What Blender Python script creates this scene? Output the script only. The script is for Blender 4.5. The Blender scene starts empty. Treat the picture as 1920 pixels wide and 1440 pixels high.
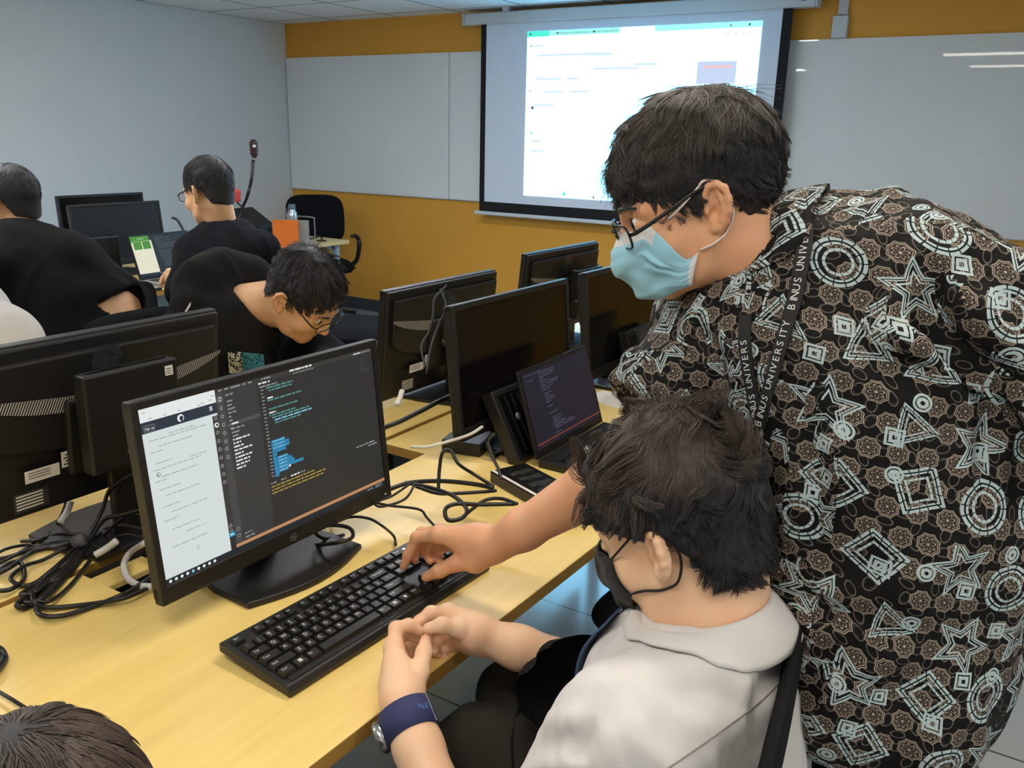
import bpy, bmesh, math, random
import numpy as np
from mathutils import Vector, Matrix, Euler

random.seed(7)
RNG = np.random.default_rng(11)
SC = bpy.context.scene
COL = SC.collection
PI = math.pi

# ------------------------------------------------------------------ camera
CAM_H = 1.4689
FOC, YAW, PITCH, ROLL = 1601.67, 0.55, 0.2836, 0.0237


def cam_axes():
    cy, sy = math.cos(YAW), math.sin(YAW)
    cp, sp = math.cos(PITCH), math.sin(PITCH)
    f = Vector((-sy * cp, cy * cp, -sp))
    r = Vector((cy, sy, 0))
    u = r.cross(f)
    cr, sr = math.cos(ROLL), math.sin(ROLL)
    return f, r * cr + u * sr, u * cr - r * sr


cam_data = bpy.data.cameras.new('camera')
cam = bpy.data.objects.new('camera', cam_data)
COL.objects.link(cam)
_f, _r, _u = cam_axes()
_m = Matrix((_r, _u, -_f)).transposed().to_4x4()
_m.translation = Vector((0, 0, CAM_H))
cam.matrix_world = _m
cam_data.sensor_fit = 'HORIZONTAL'
cam_data.sensor_width = 36
cam_data.lens = 36 * FOC / 1920
cam_data.clip_start = 0.05
SC.camera = cam
SC.view_settings.view_transform = 'Standard'
SC.view_settings.look = 'None'
SC.view_settings.gamma = 1
SC.view_settings.use_curve_mapping = False
SC.view_settings.exposure = 0.0


# ------------------------------------------------------------------ materials
def lin(c):
    return tuple(((x / 255) / 12.92 if x / 255 <= .04045 else ((x / 255 + .055) / 1.055) ** 2.4) for x in c)


class N:
    """Small expression builder that turns Python arithmetic into shader math nodes."""
    def __init__(s, nt, sock):
        s.nt, s.k = nt, sock

    @staticmethod
    def op(nt, o, *a):
        n = nt.nodes.new('ShaderNodeMath')
        n.operation = o
        for i, x in enumerate(a):
            if isinstance(x, N):
                nt.links.new(x.k, n.inputs[i])
            else:
                n.inputs[i].default_value = float(x)
        return N(nt, n.outputs[0])

    def __add__(s, o): return N.op(s.nt, 'ADD', s, o)
    __radd__ = __add__
    def __sub__(s, o): return N.op(s.nt, 'SUBTRACT', s, o)
    def __rsub__(s, o): return N.op(s.nt, 'SUBTRACT', o, s)
    def __mul__(s, o): return N.op(s.nt, 'MULTIPLY', s, o)
    __rmul__ = __mul__
    def __truediv__(s, o): return N.op(s.nt, 'DIVIDE', s, o)
    def __neg__(s): return N.op(s.nt, 'MULTIPLY', s, -1)
    def f(s, o, *a): return N.op(s.nt, o, s, *a)
    def abs(s): return s.f('ABSOLUTE')
    def floor(s): return s.f('FLOOR')
    def fract(s): return s.f('FRACT')
    def sqrt(s): return s.f('SQRT')
    def sin(s): return s.f('SINE')
    def cos(s): return s.f('COSINE')
    def min(s, o): return s.f('MINIMUM', o)
    def max(s, o): return s.f('MAXIMUM', o)
    def lt(s, o): return s.f('LESS_THAN', o)
    def gt(s, o): return s.f('GREATER_THAN', o)
    def mod(s, o): return s.f('FLOORED_MODULO', o)
    def atan2(s, o): return s.f('ARCTAN2', o)
    def band(s, c, w): return (s - c).abs().lt(w)


def new_mat(name):
    m = bpy.data.materials.new(name)
    m.use_nodes = True
    nt = m.node_tree
    b = nt.nodes['Principled BSDF']
    return m, nt, b


def mat(name, rgb, rough=.5, metal=0, spec=.5, bump=0, bscale=200, var=0, vscale=8, sss=0, emit=None, estr=0, coat=0,
        alpha=1, stretch=None, sheen=0, trans=0):
    m, nt, b = new_mat(name)
    c = lin(rgb)
    b.inputs['Base Color'].default_value = (*c, 1)
    b.inputs['Roughness'].default_value = rough
    b.inputs['Metallic'].default_value = metal
    b.inputs['Specular IOR Level'].default_value = spec
    if sss:
        b.inputs['Subsurface Weight'].default_value = sss
        b.inputs['Subsurface Radius'].default_value = (.6, .25, .12)
        b.inputs['Subsurface Scale'].default_value = .012
    if coat:
        b.inputs['Coat Weight'].default_value = coat
        b.inputs['Coat Roughness'].default_value = .08
    if sheen:
        b.inputs['Sheen Weight'].default_value = sheen
    if trans:
        b.inputs['Transmission Weight'].default_value = trans
    if alpha < 1:
        b.inputs['Alpha'].default_value = alpha
    if emit:
        b.inputs['Emission Color'].default_value = (*lin(emit), 1)
        b.inputs['Emission Strength'].default_value = estr
    tc = None
    if bump or var:
        tc = nt.nodes.new('ShaderNodeTexCoord')
        co = tc.outputs['Object']
        if stretch:
            mp = nt.nodes.new('ShaderNodeMapping')
            mp.inputs['Scale'].default_value = stretch
            nt.links.new(co, mp.inputs['Vector'])
            co = mp.outputs[0]
    if bump:
        nz = nt.nodes.new('ShaderNodeTexNoise')
        nz.inputs['Scale'].default_value = bscale
        nz.inputs['Detail'].default_value = 4
        nt.links.new(co, nz.inputs['Vector'])
        bp = nt.nodes.new('ShaderNodeBump')
        bp.inputs['Strength'].default_value = bump
        bp.inputs['Distance'].default_value = .002
        nt.links.new(nz.outputs['Fac'], bp.inputs['Height'])
        nt.links.new(bp.outputs[0], b.inputs['Normal'])
    if var:
        nz = nt.nodes.new('ShaderNodeTexNoise')
        nz.inputs['Scale'].default_value = vscale
        nz.inputs['Detail'].default_value = 5
        nt.links.new(co, nz.inputs['Vector'])
        rp = nt.nodes.new('ShaderNodeValToRGB')
        rp.color_ramp.elements[0].position = .3
        rp.color_ramp.elements[1].position = .7
        rp.color_ramp.elements[0].color = (*[x * (1 - var) for x in c], 1)
        rp.color_ramp.elements[1].color = (*[min(1, x * (1 + var)) for x in c], 1)
        nt.links.new(nz.outputs['Fac'], rp.inputs[0])
        nt.links.new(rp.outputs[0], b.inputs['Base Color'])
    return m


def glow(name, rgb, s=1.0):
    """an emissive surface: display pixels, lamp diffusers, and projector light put into the page"""
    m, nt, b = new_mat(name)
    b.inputs['Base Color'].default_value = (.01, .01, .01, 1)
    b.inputs['Roughness'].default_value = .35
    b.inputs['Specular IOR Level'].default_value = .3
    b.inputs['Emission Color'].default_value = (*lin(rgb), 1)
    b.inputs['Emission Strength'].default_value = s
    return m


# ------------------------------------------------------------------ mesh building
_text_cache = {}


def text_geo(s, size=1.0, align='CENTER'):
    key = (s, align)
    if key not in _text_cache:
        cu = bpy.data.curves.new('t', 'FONT')
        cu.body = s
        cu.size = 1
        cu.align_x = align
        cu.align_y = 'CENTER'
        cu.resolution_u = 3
        o = bpy.data.objects.new('t', cu)
        COL.objects.link(o)
        dg = bpy.context.evaluated_depsgraph_get()
        me = bpy.data.meshes.new_from_object(o.evaluated_get(dg))
        V = [(v.co.x, v.co.y, 0) for v in me.vertices]
        F = [tuple(p.vertices) for p in me.polygons]
        bpy.data.objects.remove(o)
        bpy.data.curves.remove(cu)
        bpy.data.meshes.remove(me)
        _text_cache[key] = (V, F)
    V, F = _text_cache[key]
    return [(x * size, y * size, 0) for x, y, z in V], F


def basis(x, y, z, o=(0, 0, 0)):
    m = Matrix((Vector(x), Vector(y), Vector(z))).transposed().to_4x4()
    m.translation = Vector(o)
    return m


def rotz(a, o=(0, 0, 0)):
    m = Matrix.Rotation(a, 4, 'Z')
    m.translation = Vector(o)
    return m


class MB:
    def __init__(s):
        s.V, s.F, s.M, s.S = [], [], [], []

    def add(s, V, F, m=0, smooth=False, T=None):
        o = len(s.V)
        if T is not None:
            V = [tuple(T @ Vector(v)) for v in V]
        s.V += [tuple(v) for v in V]
        s.F += [tuple(i + o for i in f) for f in F]
        s.M += [m] * len(F)
        s.S += [smooth] * len(F)
        return s

    def box(s, c, d, m=0, b=0, T=None, seg=2):
        bm = bmesh.new()
        bmesh.ops.create_cube(bm, size=1)
        for v in bm.verts:
            v.co = Vector((v.co.x * d[0] + c[0], v.co.y * d[1] + c[1], v.co.z * d[2] + c[2]))
        if b:
            bmesh.ops.bevel(bm, geom=bm.edges[:], offset=b, segments=seg, profile=.5, affect='EDGES')
        bm.verts.index_update()
        s.add([v.co[:] for v in bm.verts], [tuple(v.index for v in f.verts) for f in bm.faces], m, False, T)
        bm.free()
        return s

    def prism(s, poly, z0, z1, m=0, T=None, b=0):
        """polygon in xy extruded z0..z1, optionally bevelled along its rims"""
        bm = bmesh.new()
        vs = [bm.verts.new((x, y, z0)) for x, y in poly]
        f = bm.faces.new(vs)
        r = bmesh.ops.extrude_face_region(bm, geom=[f])
        for v in r['geom']:
            if isinstance(v, bmesh.types.BMVert):
                v.co.z = z1
        bmesh.ops.recalc_face_normals(bm, faces=bm.faces[:])
        if b:
            es = [e for e in bm.edges if abs(e.verts[0].co.z - e.verts[1].co.z) < 1e-6]
            bmesh.ops.bevel(bm, geom=es, offset=b, segments=2, profile=.5, affect='EDGES')
        bm.verts.index_update()
        s.add([v.co[:] for v in bm.verts], [tuple(v.index for v in f.verts) for f in bm.faces], m, False, T)
        bm.free()
        return s

    def quad(s, a, b, c, d, m=0, T=None):
        return s.add([a, b, c, d], [(0, 1, 2, 3)], m, False, T)

    def rect(s, x0, y0, x1, y1, z=0, m=0, T=None):
        return s.add([(x0, y0, z), (x1, y0, z), (x1, y1, z), (x0, y1, z)], [(0, 1, 2, 3)], m, False, T)

    def disc(s, c, r, n=24, m=0, T=None, r0=0):
        a = [2 * PI * i / n for i in range(n)]
        if r0:
            V = [(c[0] + r * math.cos(t), c[1] + r * math.sin(t), c[2]) for t in a] + \
                [(c[0] + r0 * math.cos(t), c[1] + r0 * math.sin(t), c[2]) for t in a]
            return s.add(V, [(i, (i + 1) % n, n + (i + 1) % n, n + i) for i in range(n)], m, False, T)
        return s.add([(c[0] + r * math.cos(t), c[1] + r * math.sin(t), c[2]) for t in a], [tuple(range(n))], m, False, T)

    def lathe(s, prof, n=24, m=0, T=None, smooth=True):
        V, F = [], []
        for r, z in prof:
            for i in range(n):
                t = 2 * PI * i / n
                V.append((r * math.cos(t), r * math.sin(t), z))
        for j in range(len(prof) - 1):
            for i in range(n):
                k = (i + 1) % n
                F.append((j * n + i, j * n + k, (j + 1) * n + k, (j + 1) * n + i))
        s.add(V, F, m, smooth, T)
        if prof[0][0] > 1e-5:
            s.add(V[:n], [tuple(range(n - 1, -1, -1))], m, False, T)
        if prof[-1][0] > 1e-5:
            s.add(V[-n:], [tuple(range(n))], m, False, T)
        return s

    def tube(s, pts, r, n=8, m=0, closed=False, T=None, sub=0, flat=None, up=None):
        """round tube (r number or list) along pts; sub resamples a smooth curve; flat=(w,h) makes a strap"""
        pts = [Vector(p) for p in pts]
        if sub:
            pts = spline(pts, sub, closed)
        k = len(pts)
        rr = r if isinstance(r, (list, tuple)) else None
        V, F = [], []
        prev = None
        for i, p in enumerate(pts):
            if closed:
                t = pts[(i + 1) % k] - pts[i - 1]
            else:
                t = pts[min(i + 1, k - 1)] - pts[max(i - 1, 0)]
            t = t.normalized() if t.length > 1e-9 else Vector((0, 0, 1))
            if up is not None:
                a = Vector(up[i] if isinstance(up, list) else up)
                a = (a - t * a.dot(t)).normalized()
            elif prev is None:
                a = Vector((0, 0, 1)) if abs(t.z) < .9 else Vector((1, 0, 0))
                a = (a - t * a.dot(t)).normalized()
            else:
                a = (prev - t * prev.dot(t)).normalized()
            prev = a
            b = t.cross(a)
            R = r if rr is None else rr[min(len(rr) - 1, int(round(i * (len(rr) - 1) / max(1, k - 1))))] if len(rr) != k else rr[i]
            for j in range(n):
                th = 2 * PI * j / n
                if flat:
                    if n == 4:
                        ca, sa = [(1, 1), (-1, 1), (-1, -1), (1, -1)][j]
                    else:
                        ca, sa = math.cos(th), math.sin(th)
                    V.append(p + a * ca * flat[1] + b * sa * flat[0])
                else:
                    V.append(p + a * math.cos(th) * R + b * math.sin(th) * R)
        for i in range(k if closed else k - 1):
            i2 = (i + 1) % k
            for j in range(n):
                j2 = (j + 1) % n
                F.append((i * n + j, i * n + j2, i2 * n + j2, i2 * n + j))
        if not closed:
            F.append(tuple(range(n - 1, -1, -1)))
            F.append(tuple((k - 1) * n + j for j in range(n)))
        return s.add([v[:] for v in V], F, m, not (flat and n == 4), T)

    def text(s, st, size, T, m=0, align='CENTER'):
        V, F = text_geo(st, size, align)
        return s.add(V, F, m, False, T)


def spline(P, sub, closed=False):
    out = []
    k = len(P)
    rng = range(k) if closed else range(k - 1)
    for i in rng:
        p1, p2 = P[i], P[(i + 1) % k]
        p0 = P[i - 1] if (closed or i) else p1 * 2 - p2
        p3 = P[(i + 2) % k] if (closed or i + 2 < k) else p2 * 2 - p1
        for j in range(sub):
            t = j / sub
            out.append(.5 * ((2 * p1) + (p2 - p0) * t + (2 * p0 - 5 * p1 + 4 * p2 - p3) * t * t + (3 * p1 - p0 - 3 * p2 + p3) * t ** 3))
    if not closed:
        out.append(P[-1])
    return out


def world_of(o):
    m = o.matrix_parent_inverse @ o.matrix_basis if o.parent else o.matrix_basis
    return world_of(o.parent) @ m if o.parent else m


def link(o, parent=None, world=False):
    COL.objects.link(o)
    if parent is not None:
        o.parent = parent
        o.matrix_parent_inverse = world_of(parent).inverted() if world else Matrix()
    return o


def obj(name, mb, mats, parent=None, M=None, world=False):
    me = bpy.data.meshes.new(name)
    me.from_pydata(mb.V, [], mb.F)
    for m in (mats if isinstance(mats, (list, tuple)) else [mats]):
        me.materials.append(m)
    me.polygons.foreach_set('material_index', mb.M)
    me.polygons.foreach_set('use_smooth', mb.S)
    me.update()
    o = bpy.data.objects.new(name, me)
    link(o, parent, world)
    if M is not None:
        o.matrix_basis = M
    return o


def tag(o, label, cat, group=None):
    o['label'] = label
    o['category'] = cat
    if group:
        o['group'] = group
    return o


def thing(name, label, cat, M=None, group=None):
    o = bpy.data.objects.new(name, None)
    o.empty_display_size = .05
    COL.objects.link(o)
    if M is not None:
        o.matrix_basis = M
    return tag(o, label, cat, group)


def structure(o):
    o['kind'] = 'structure'
    return o


def copy_tree(o, parent=None):
    c = o.copy()
    COL.objects.link(c)
    if parent is not None:
        c.parent = parent
        c.matrix_parent_inverse = o.matrix_parent_inverse
    for ch in [x for x in o.children]:
        copy_tree(ch, c)
    return c


# ------------------------------------------------------------------ the room
ROOM_X0, ROOM_X1, ROOM_Y0, ROOM_Y1, ROOM_Z = -5.654, 2.4, -3.2, 5.48, 2.309
ZB0, ZB1 = .979, 2.043

M_wall = mat('painted plaster cool grey', (220, 227, 230), .75, bump=.05, bscale=300, var=.02, vscale=1.5)
M_orange = mat('painted plaster ochre', (226, 164, 58), .6, bump=.04, bscale=300, var=.04, vscale=2)
M_skirt = mat('dark vinyl skirting', (58, 62, 66), .5)
M_board = mat('glossy whiteboard enamel', (230, 234, 234), .018, spec=.3, var=.03, vscale=1.3)


def tile_mat(name, rgb, size, gap, gapc, rough, spec, off=(0, 0), rot=0, var=.04, coat=0):
    m, nt, b = new_mat(name)
    tc = nt.nodes.new('ShaderNodeTexCoord')
    mp = nt.nodes.new('ShaderNodeMapping')
    mp.inputs['Location'].default_value = (off[0], off[1], 0)
    nt.links.new(tc.outputs['Object'], mp.inputs['Vector'])
    br = nt.nodes.new('ShaderNodeTexBrick')
    br.offset = 0
    br.inputs['Scale'].default_value = 1
    br.inputs['Mortar Size'].default_value = gap
    br.inputs['Mortar Smooth'].default_value = .2
    br.inputs['Brick Width'].default_value = size
    br.inputs['Row Height'].default_value = size
    c = lin(rgb)
    br.inputs['Color1'].default_value = (*c, 1)
    br.inputs['Color2'].default_value = (*[x * (1 - var) for x in c], 1)
    br.inputs['Mortar'].default_value = (*lin(gapc), 1)
    nt.links.new(mp.outputs[0], br.inputs['Vector'])
    nt.links.new(br.outputs['Color'], b.inputs['Base Color'])
    b.inputs['Roughness'].default_value = rough
    b.inputs['Specular IOR Level'].default_value = spec
    if coat:
        b.inputs['Coat Weight'].default_value = coat
        b.inputs['Coat Roughness'].default_value = .12
    bp = nt.nodes.new('ShaderNodeBump')
    bp.inputs['Strength'].default_value = .4
    bp.inputs['Distance'].default_value = .003
    bp.invert = True
    nt.links.new(br.outputs['Fac'], bp.inputs['Height'])
    nt.links.new(bp.outputs[0], b.inputs['Normal'])
    return m


M_floor = tile_mat('glazed light grey floor tile', (186, 191, 191), .6, .004, (92, 94, 94), .2, .7, off=(.12, .2), coat=1.0)
M_ceil = tile_mat('mineral fibre ceiling tile', (236, 239, 240), .6, .012, (150, 154, 156), .85, .2, off=(.25, .1))

mb = MB().rect(ROOM_X0, ROOM_Y0, ROOM_X1, ROOM_Y1, 0)
structure(obj('floor', mb, M_floor))
mb = MB().add([(ROOM_X0, ROOM_Y0, ROOM_Z), (ROOM_X1, ROOM_Y0, ROOM_Z), (ROOM_X1, ROOM_Y1, ROOM_Z), (ROOM_X0, ROOM_Y1, ROOM_Z)], [(3, 2, 1, 0)])
structure(obj('ceiling', mb, M_ceil))
mb = MB().box(((ROOM_X0 + ROOM_X1) / 2, ROOM_Y1 + .06, ROOM_Z / 2), (ROOM_X1 - ROOM_X0 + .2, .12, ROOM_Z))
structure(obj('wall_front', mb, M_orange))
mb = MB().box((ROOM_X0 - .06, (ROOM_Y0 + ROOM_Y1) / 2, ROOM_Z / 2), (.12, ROOM_Y1 - ROOM_Y0, ROOM_Z))
structure(obj('wall_left', mb, M_wall))
mb = MB().box((ROOM_X1 + .06, (ROOM_Y0 + ROOM_Y1) / 2, ROOM_Z / 2), (.12, ROOM_Y1 - ROOM_Y0, ROOM_Z))
structure(obj('wall_right', mb, M_wall))
mb = MB().box(((ROOM_X0 + ROOM_X1) / 2, ROOM_Y0 - .06, ROOM_Z / 2), (ROOM_X1 - ROOM_X0 + .2, .12, ROOM_Z))
structure(obj('wall_back', mb, M_wall))
mb = MB().box(((ROOM_X0 + ROOM_X1) / 2, ROOM_Y1 - .006, .05), (ROOM_X1 - ROOM_X0, .012, .1), b=.003)
structure(obj('baseboard_front', mb, M_skirt))
mb = MB().box((ROOM_X0 + .006, (ROOM_Y0 + ROOM_Y1) / 2, .05), (.012, ROOM_Y1 - ROOM_Y0 - .03, .1), b=.003)
structure(obj('baseboard_left', mb, M_skirt))

# whiteboards along the front wall
M_alu = mat('brushed aluminium trim', (190, 192, 194), .35, metal=.8)
for x0, x1, lab in ((ROOM_X0 + .01, -3.965, 'long plain whiteboard panel between the room corner and the thin vertical seam'),
                    (-3.957, -2.52, 'whiteboard panel mostly hidden behind the projection screen, its edge at the seam'),
                    (-2.51, 1.6, 'smudged glossy whiteboard panel behind the man in the patterned shirt')):
    t = thing('whiteboard', lab, 'whiteboard', Matrix.Translation((0, 0, 0)), 'whiteboards on the front wall')
    cx, w = (x0 + x1) / 2, x1 - x0
    obj('writing_surface', MB().box((cx, ROOM_Y1 - .0085, (ZB0 + ZB1) / 2), (w, .016, ZB1 - ZB0), b=.001), M_board, t)
    obj('lower_trim', MB().box((cx, ROOM_Y1 - .011, ZB0 + .002), (w, .02, .006)), M_alu, t)

# projection screen hung in front of the board
M_white_metal = mat('white powder coated metal', (205, 212, 216), .4)
M_fabric = mat('projection screen fabric', (220, 230, 244), .8)  # bluish base colour carries the projector's spill light
M_black = mat('matt black cloth border', (14, 15, 17), .8)
SY = 5.36
scr = thing('projection_screen', 'pull-down projection screen with black border showing a bright web page', 'projection screen',
            Matrix.Translation((-2.53, SY, 2.24)))
L = lambda x, y, z: (x + 2.53, y - SY, z - 2.24)
c0, c1 = -3.745, -1.322
obj('roller_case', MB().box(L((c0 + c1) / 2, SY + .02, 2.244), (c1 - c0, .09, .076), b=.012, seg=3), M_white_metal, scr)
obj('end_cap', MB().box(L(c0 - .006, SY + .02, 2.244), (.014, .094, .08), b=.006), M_white_metal, scr)
obj('end_cap', MB().box(L(c1 + .006, SY + .02, 2.244), (.014, .094, .08), b=.006), M_white_metal, scr)
for bx in (-3.4, -1.6):
    obj('bracket', MB().box(L(bx, SY + .02, 2.295), (.05, .07, .028)), M_white_metal, scr)
obj('border', MB().box(L(-2.53, SY + .004, 1.56), (2.16, .003, 1.30)), M_black, scr)
obj('fabric', MB().box(L(-2.535, SY, 1.604), (2.056, .003, 1.22)), M_fabric, scr)
obj('bottom_bar', MB().box(L(-2.53, SY + .004, .91), (2.24, .03, .026), b=.008), M_white_metal, scr)
G_page = glow('projected page as emission', (132, 210, 255), 4.7)  # projector light put in as glow; its blue feeds the floor reflection
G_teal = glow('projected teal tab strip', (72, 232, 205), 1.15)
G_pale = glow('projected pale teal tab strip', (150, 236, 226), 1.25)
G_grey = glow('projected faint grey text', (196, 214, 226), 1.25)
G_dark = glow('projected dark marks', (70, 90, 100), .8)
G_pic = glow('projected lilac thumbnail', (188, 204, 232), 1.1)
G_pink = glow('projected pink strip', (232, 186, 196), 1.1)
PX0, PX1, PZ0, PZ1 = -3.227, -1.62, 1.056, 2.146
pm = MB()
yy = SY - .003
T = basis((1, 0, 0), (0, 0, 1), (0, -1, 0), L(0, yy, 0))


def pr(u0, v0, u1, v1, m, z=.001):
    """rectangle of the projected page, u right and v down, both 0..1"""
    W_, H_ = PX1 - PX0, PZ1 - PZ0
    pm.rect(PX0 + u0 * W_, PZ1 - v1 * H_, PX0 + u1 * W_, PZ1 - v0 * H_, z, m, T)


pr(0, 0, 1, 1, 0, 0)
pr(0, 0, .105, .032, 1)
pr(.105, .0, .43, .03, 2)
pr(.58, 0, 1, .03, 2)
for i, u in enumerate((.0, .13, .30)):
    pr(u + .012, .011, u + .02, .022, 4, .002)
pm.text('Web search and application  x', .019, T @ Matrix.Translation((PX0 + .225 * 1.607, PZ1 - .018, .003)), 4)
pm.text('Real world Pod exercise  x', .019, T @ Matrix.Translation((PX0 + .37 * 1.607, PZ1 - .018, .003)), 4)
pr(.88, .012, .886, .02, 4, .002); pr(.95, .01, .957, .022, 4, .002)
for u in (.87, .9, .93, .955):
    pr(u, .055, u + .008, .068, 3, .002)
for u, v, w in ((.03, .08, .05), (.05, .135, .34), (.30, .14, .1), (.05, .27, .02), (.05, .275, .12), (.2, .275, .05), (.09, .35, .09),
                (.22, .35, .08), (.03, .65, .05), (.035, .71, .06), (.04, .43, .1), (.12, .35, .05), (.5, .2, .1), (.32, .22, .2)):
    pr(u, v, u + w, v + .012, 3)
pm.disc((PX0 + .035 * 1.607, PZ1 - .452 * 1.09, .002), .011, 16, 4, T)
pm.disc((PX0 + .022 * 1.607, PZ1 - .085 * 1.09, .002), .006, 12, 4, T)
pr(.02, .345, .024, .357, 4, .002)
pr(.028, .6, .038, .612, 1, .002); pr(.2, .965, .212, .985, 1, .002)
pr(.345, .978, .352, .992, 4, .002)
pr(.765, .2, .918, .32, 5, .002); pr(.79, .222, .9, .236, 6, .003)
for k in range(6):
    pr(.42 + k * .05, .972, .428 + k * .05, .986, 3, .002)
obj('emissive_page', pm, [G_page, G_teal, G_pale, G_grey, G_dark, G_pic, G_pink], scr)
mark = MB().rect(-.02, -.006, -.012, .006, 0, 0, basis((1, 0, 0), (0, 0, 1), (0, -1, 0), L(c1 - .06, SY - .0262, 2.244))).rect(-.008, -.006, .004, .006, 0, 0, basis((1, 0, 0), (0, 0, 1), (0, -1, 0), L(c1 - .06, SY - .0262, 2.244)))
obj('maker_mark', mark, mat('dark print', (40, 44, 50), .6), scr)

# cable trunking with outlet box on the ochre wall
t = thing('cable_trunking', 'white vertical cable trunking ending in a small outlet box above the whiteboard', 'cable trunking',
          Matrix.Translation((-1.2, ROOM_Y1, 2.1)))
obj('trunk', MB().box((0.005, -.012, .135), (.055, .024, .13), b=.004), M_white_metal, t)
obj('outlet_box', MB().box((0, -.02, .005), (.086, .04, .12), b=.005), M_white_metal, t)
t = tag(obj('screen_cable', MB().tube([(-1.3, 5.40, 2.255), (-1.26, 5.42, 2.25), (-1.22, 5.43, 2.262), (-1.19, 5.44, 2.29)], .005, 6, sub=6),
            mat('white flex', (210, 205, 190), .5)), 'short pale cable from the screen roller case to the trunking', 'cable')

# ceiling strip lights (three give the streaks mirrored in the whiteboard, the others are added fill)
G_lamp = glow('fluorescent diffuser', (255, 247, 234), 1.0)
LAMP = G_lamp.node_tree.nodes['Principled BSDF'].inputs['Emission Strength']
LAMP.default_value = 19.5
G_lamp_far = glow('cool fluorescent diffuser', (248, 249, 255), 38)  # emission raised above the near lamps to brighten the far walls
first = None
for k, (x0, x1, y, lab) in enumerate((
        (-1.12, .1, 1.40, 'ceiling strip light above the man in the patterned shirt'),
        (-1.0, .2, -.05, 'ceiling strip light above the photographer'),
        (-4.0, -2.77, -.1, 'ceiling strip light near the grey side wall'),
        (.75, 1.95, -1.7, 'added fill strip light at the back of the room'),
        (-4.2, -3.0, 1.40, 'added fill strip light over the wall desks'),
        (-3.1, -1.9, 3.12, 'added fill strip light nearest the projection screen'),
        (.9, 2.1, .7, 'added fill strip light by the far side wall'))):
    if first is None:
        t = first = thing('strip_light', lab, 'ceiling light', None, 'ceiling strip lights')
        obj('housing', MB().box((0, 0, -.004), (1.26, .26, .012), b=.003), M_white_metal, t)
        obj('diffuser', MB().box((0, 0, -.012), (1.2, .2, .008)), G_lamp, t)
    else:
        t = copy_tree(first)
        t['label'] = lab
        if k in (2, 4, 5):
            for c_ in t.children:
                if c_.name.startswith('diffuser'):
                    c_.data = c_.data.copy()
                    c_.data.materials[0] = G_lamp_far
    t.matrix_basis = Matrix.Translation(((x0 + x1) / 2, y, ROOM_Z - .004))

wd = bpy.data.worlds.new('world')
SC.world = wd
wd.use_nodes = True
wd.node_tree.nodes['Background'].inputs[0].default_value = (.5, .55, .6, 1)
wd.node_tree.nodes['Background'].inputs[1].default_value = .05


# ------------------------------------------------------------------ desks
DZ = .74


def wood(name, rgb, rough=.35):
    m, nt, b = new_mat(name)
    tc = nt.nodes.new('ShaderNodeTexCoord')
    mp = nt.nodes.new('ShaderNodeMapping')
    mp.inputs['Scale'].default_value = (14, 1.2, 14)
    nz = nt.nodes.new('ShaderNodeTexNoise')
    nz.inputs['Scale'].default_value = 2.2
    nz.inputs['Detail'].default_value = 6
    nz.inputs['Distortion'].default_value = .6
    rp = nt.nodes.new('ShaderNodeValToRGB')
    c = lin(rgb)
    rp.color_ramp.elements[0].position = .3
    rp.color_ramp.elements[1].position = .72
    rp.color_ramp.elements[0].color = (c[0] * .9, c[1] * .87, c[2] * .8, 1)
    rp.color_ramp.elements[1].color = (*c, 1)
    nt.links.new(tc.outputs['Object'], mp.inputs[0])
    nt.links.new(mp.outputs[0], nz.inputs['Vector'])
    nt.links.new(nz.outputs['Fac'], rp.inputs[0])
    nt.links.new(rp.outputs[0], b.inputs['Base Color'])
    b.inputs['Roughness'].default_value = rough
    b.inputs['Specular IOR Level'].default_value = .4
    return m


M_wood = wood('maple laminate', (243, 212, 132))
M_edge = wood('shaded maple edge band', (188, 146, 72), .5)  # edge band tone, with the shade on the edge painted in
M_pale = wood('pale beech laminate', (226, 200, 146))
M_steel = mat('powder coated blue grey steel', (150, 170, 184), .45)
M_dark = mat('dark cable tray', (30, 28, 26), .7)
M_blk = mat('black textured plastic', (24, 23, 22), .42, bump=.15, bscale=900)
M_blk2 = mat('black satin plastic', (17, 17, 18), .3)
M_gloss = mat('black gloss plastic', (14, 14, 16), .12, coat=.4)
M_grey = mat('dark grey plastic', (58, 56, 53), .45)
M_key = mat('black keycap', (30, 29, 27), .42, bump=.06, bscale=1200)
M_leg = mat('white key legend', (222, 222, 218), .5)
M_paper = mat('white sticker paper', (226, 222, 210), .7)
M_ink = mat('dark printed ink', (70, 66, 60), .7)
M_cable = mat('black rubber cable', (22, 20, 18), .4)
M_wcable = mat('white rubber cable', (208, 204, 196), .4)
M_silver = mat('silver plastic', (186, 188, 190), .3, metal=.7)


def desk(label, topy, mats, legs, panel=None, group='long computer desks'):
    t = thing('desk', label, 'desk', None, group)
    mb = MB()
    for poly in topy:
        mb.prism(poly, DZ - .025, DZ, 0, None, .0015)
    mb.M = [1 if abs(sum(mb.V[i][2] for i in f) / len(f) - (DZ - .0125)) < .004 else 0 for f in mb.F]
    obj('desktop', mb, mats, t)
    for x0, x1, y in legs:
        obj('leg_frame', MB().box((x0 + .03, y, DZ / 2 - .014), (.045, .03, DZ - .03), b=.004)
            .box((x1 - .03, y, DZ / 2 - .014), (.045, .03, DZ - .03), b=.004)
            .box(((x0 + x1) / 2, y, .03), (x1 - x0, .045, .03), b=.004)
            .box(((x0 + x1) / 2, y, DZ - .045), (x1 - x0 - .06, .03, .035), b=.004), M_steel, t)
    if panel:
        obj('modesty_panel', MB().box(*panel), M_steel, t)
    return t


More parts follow.
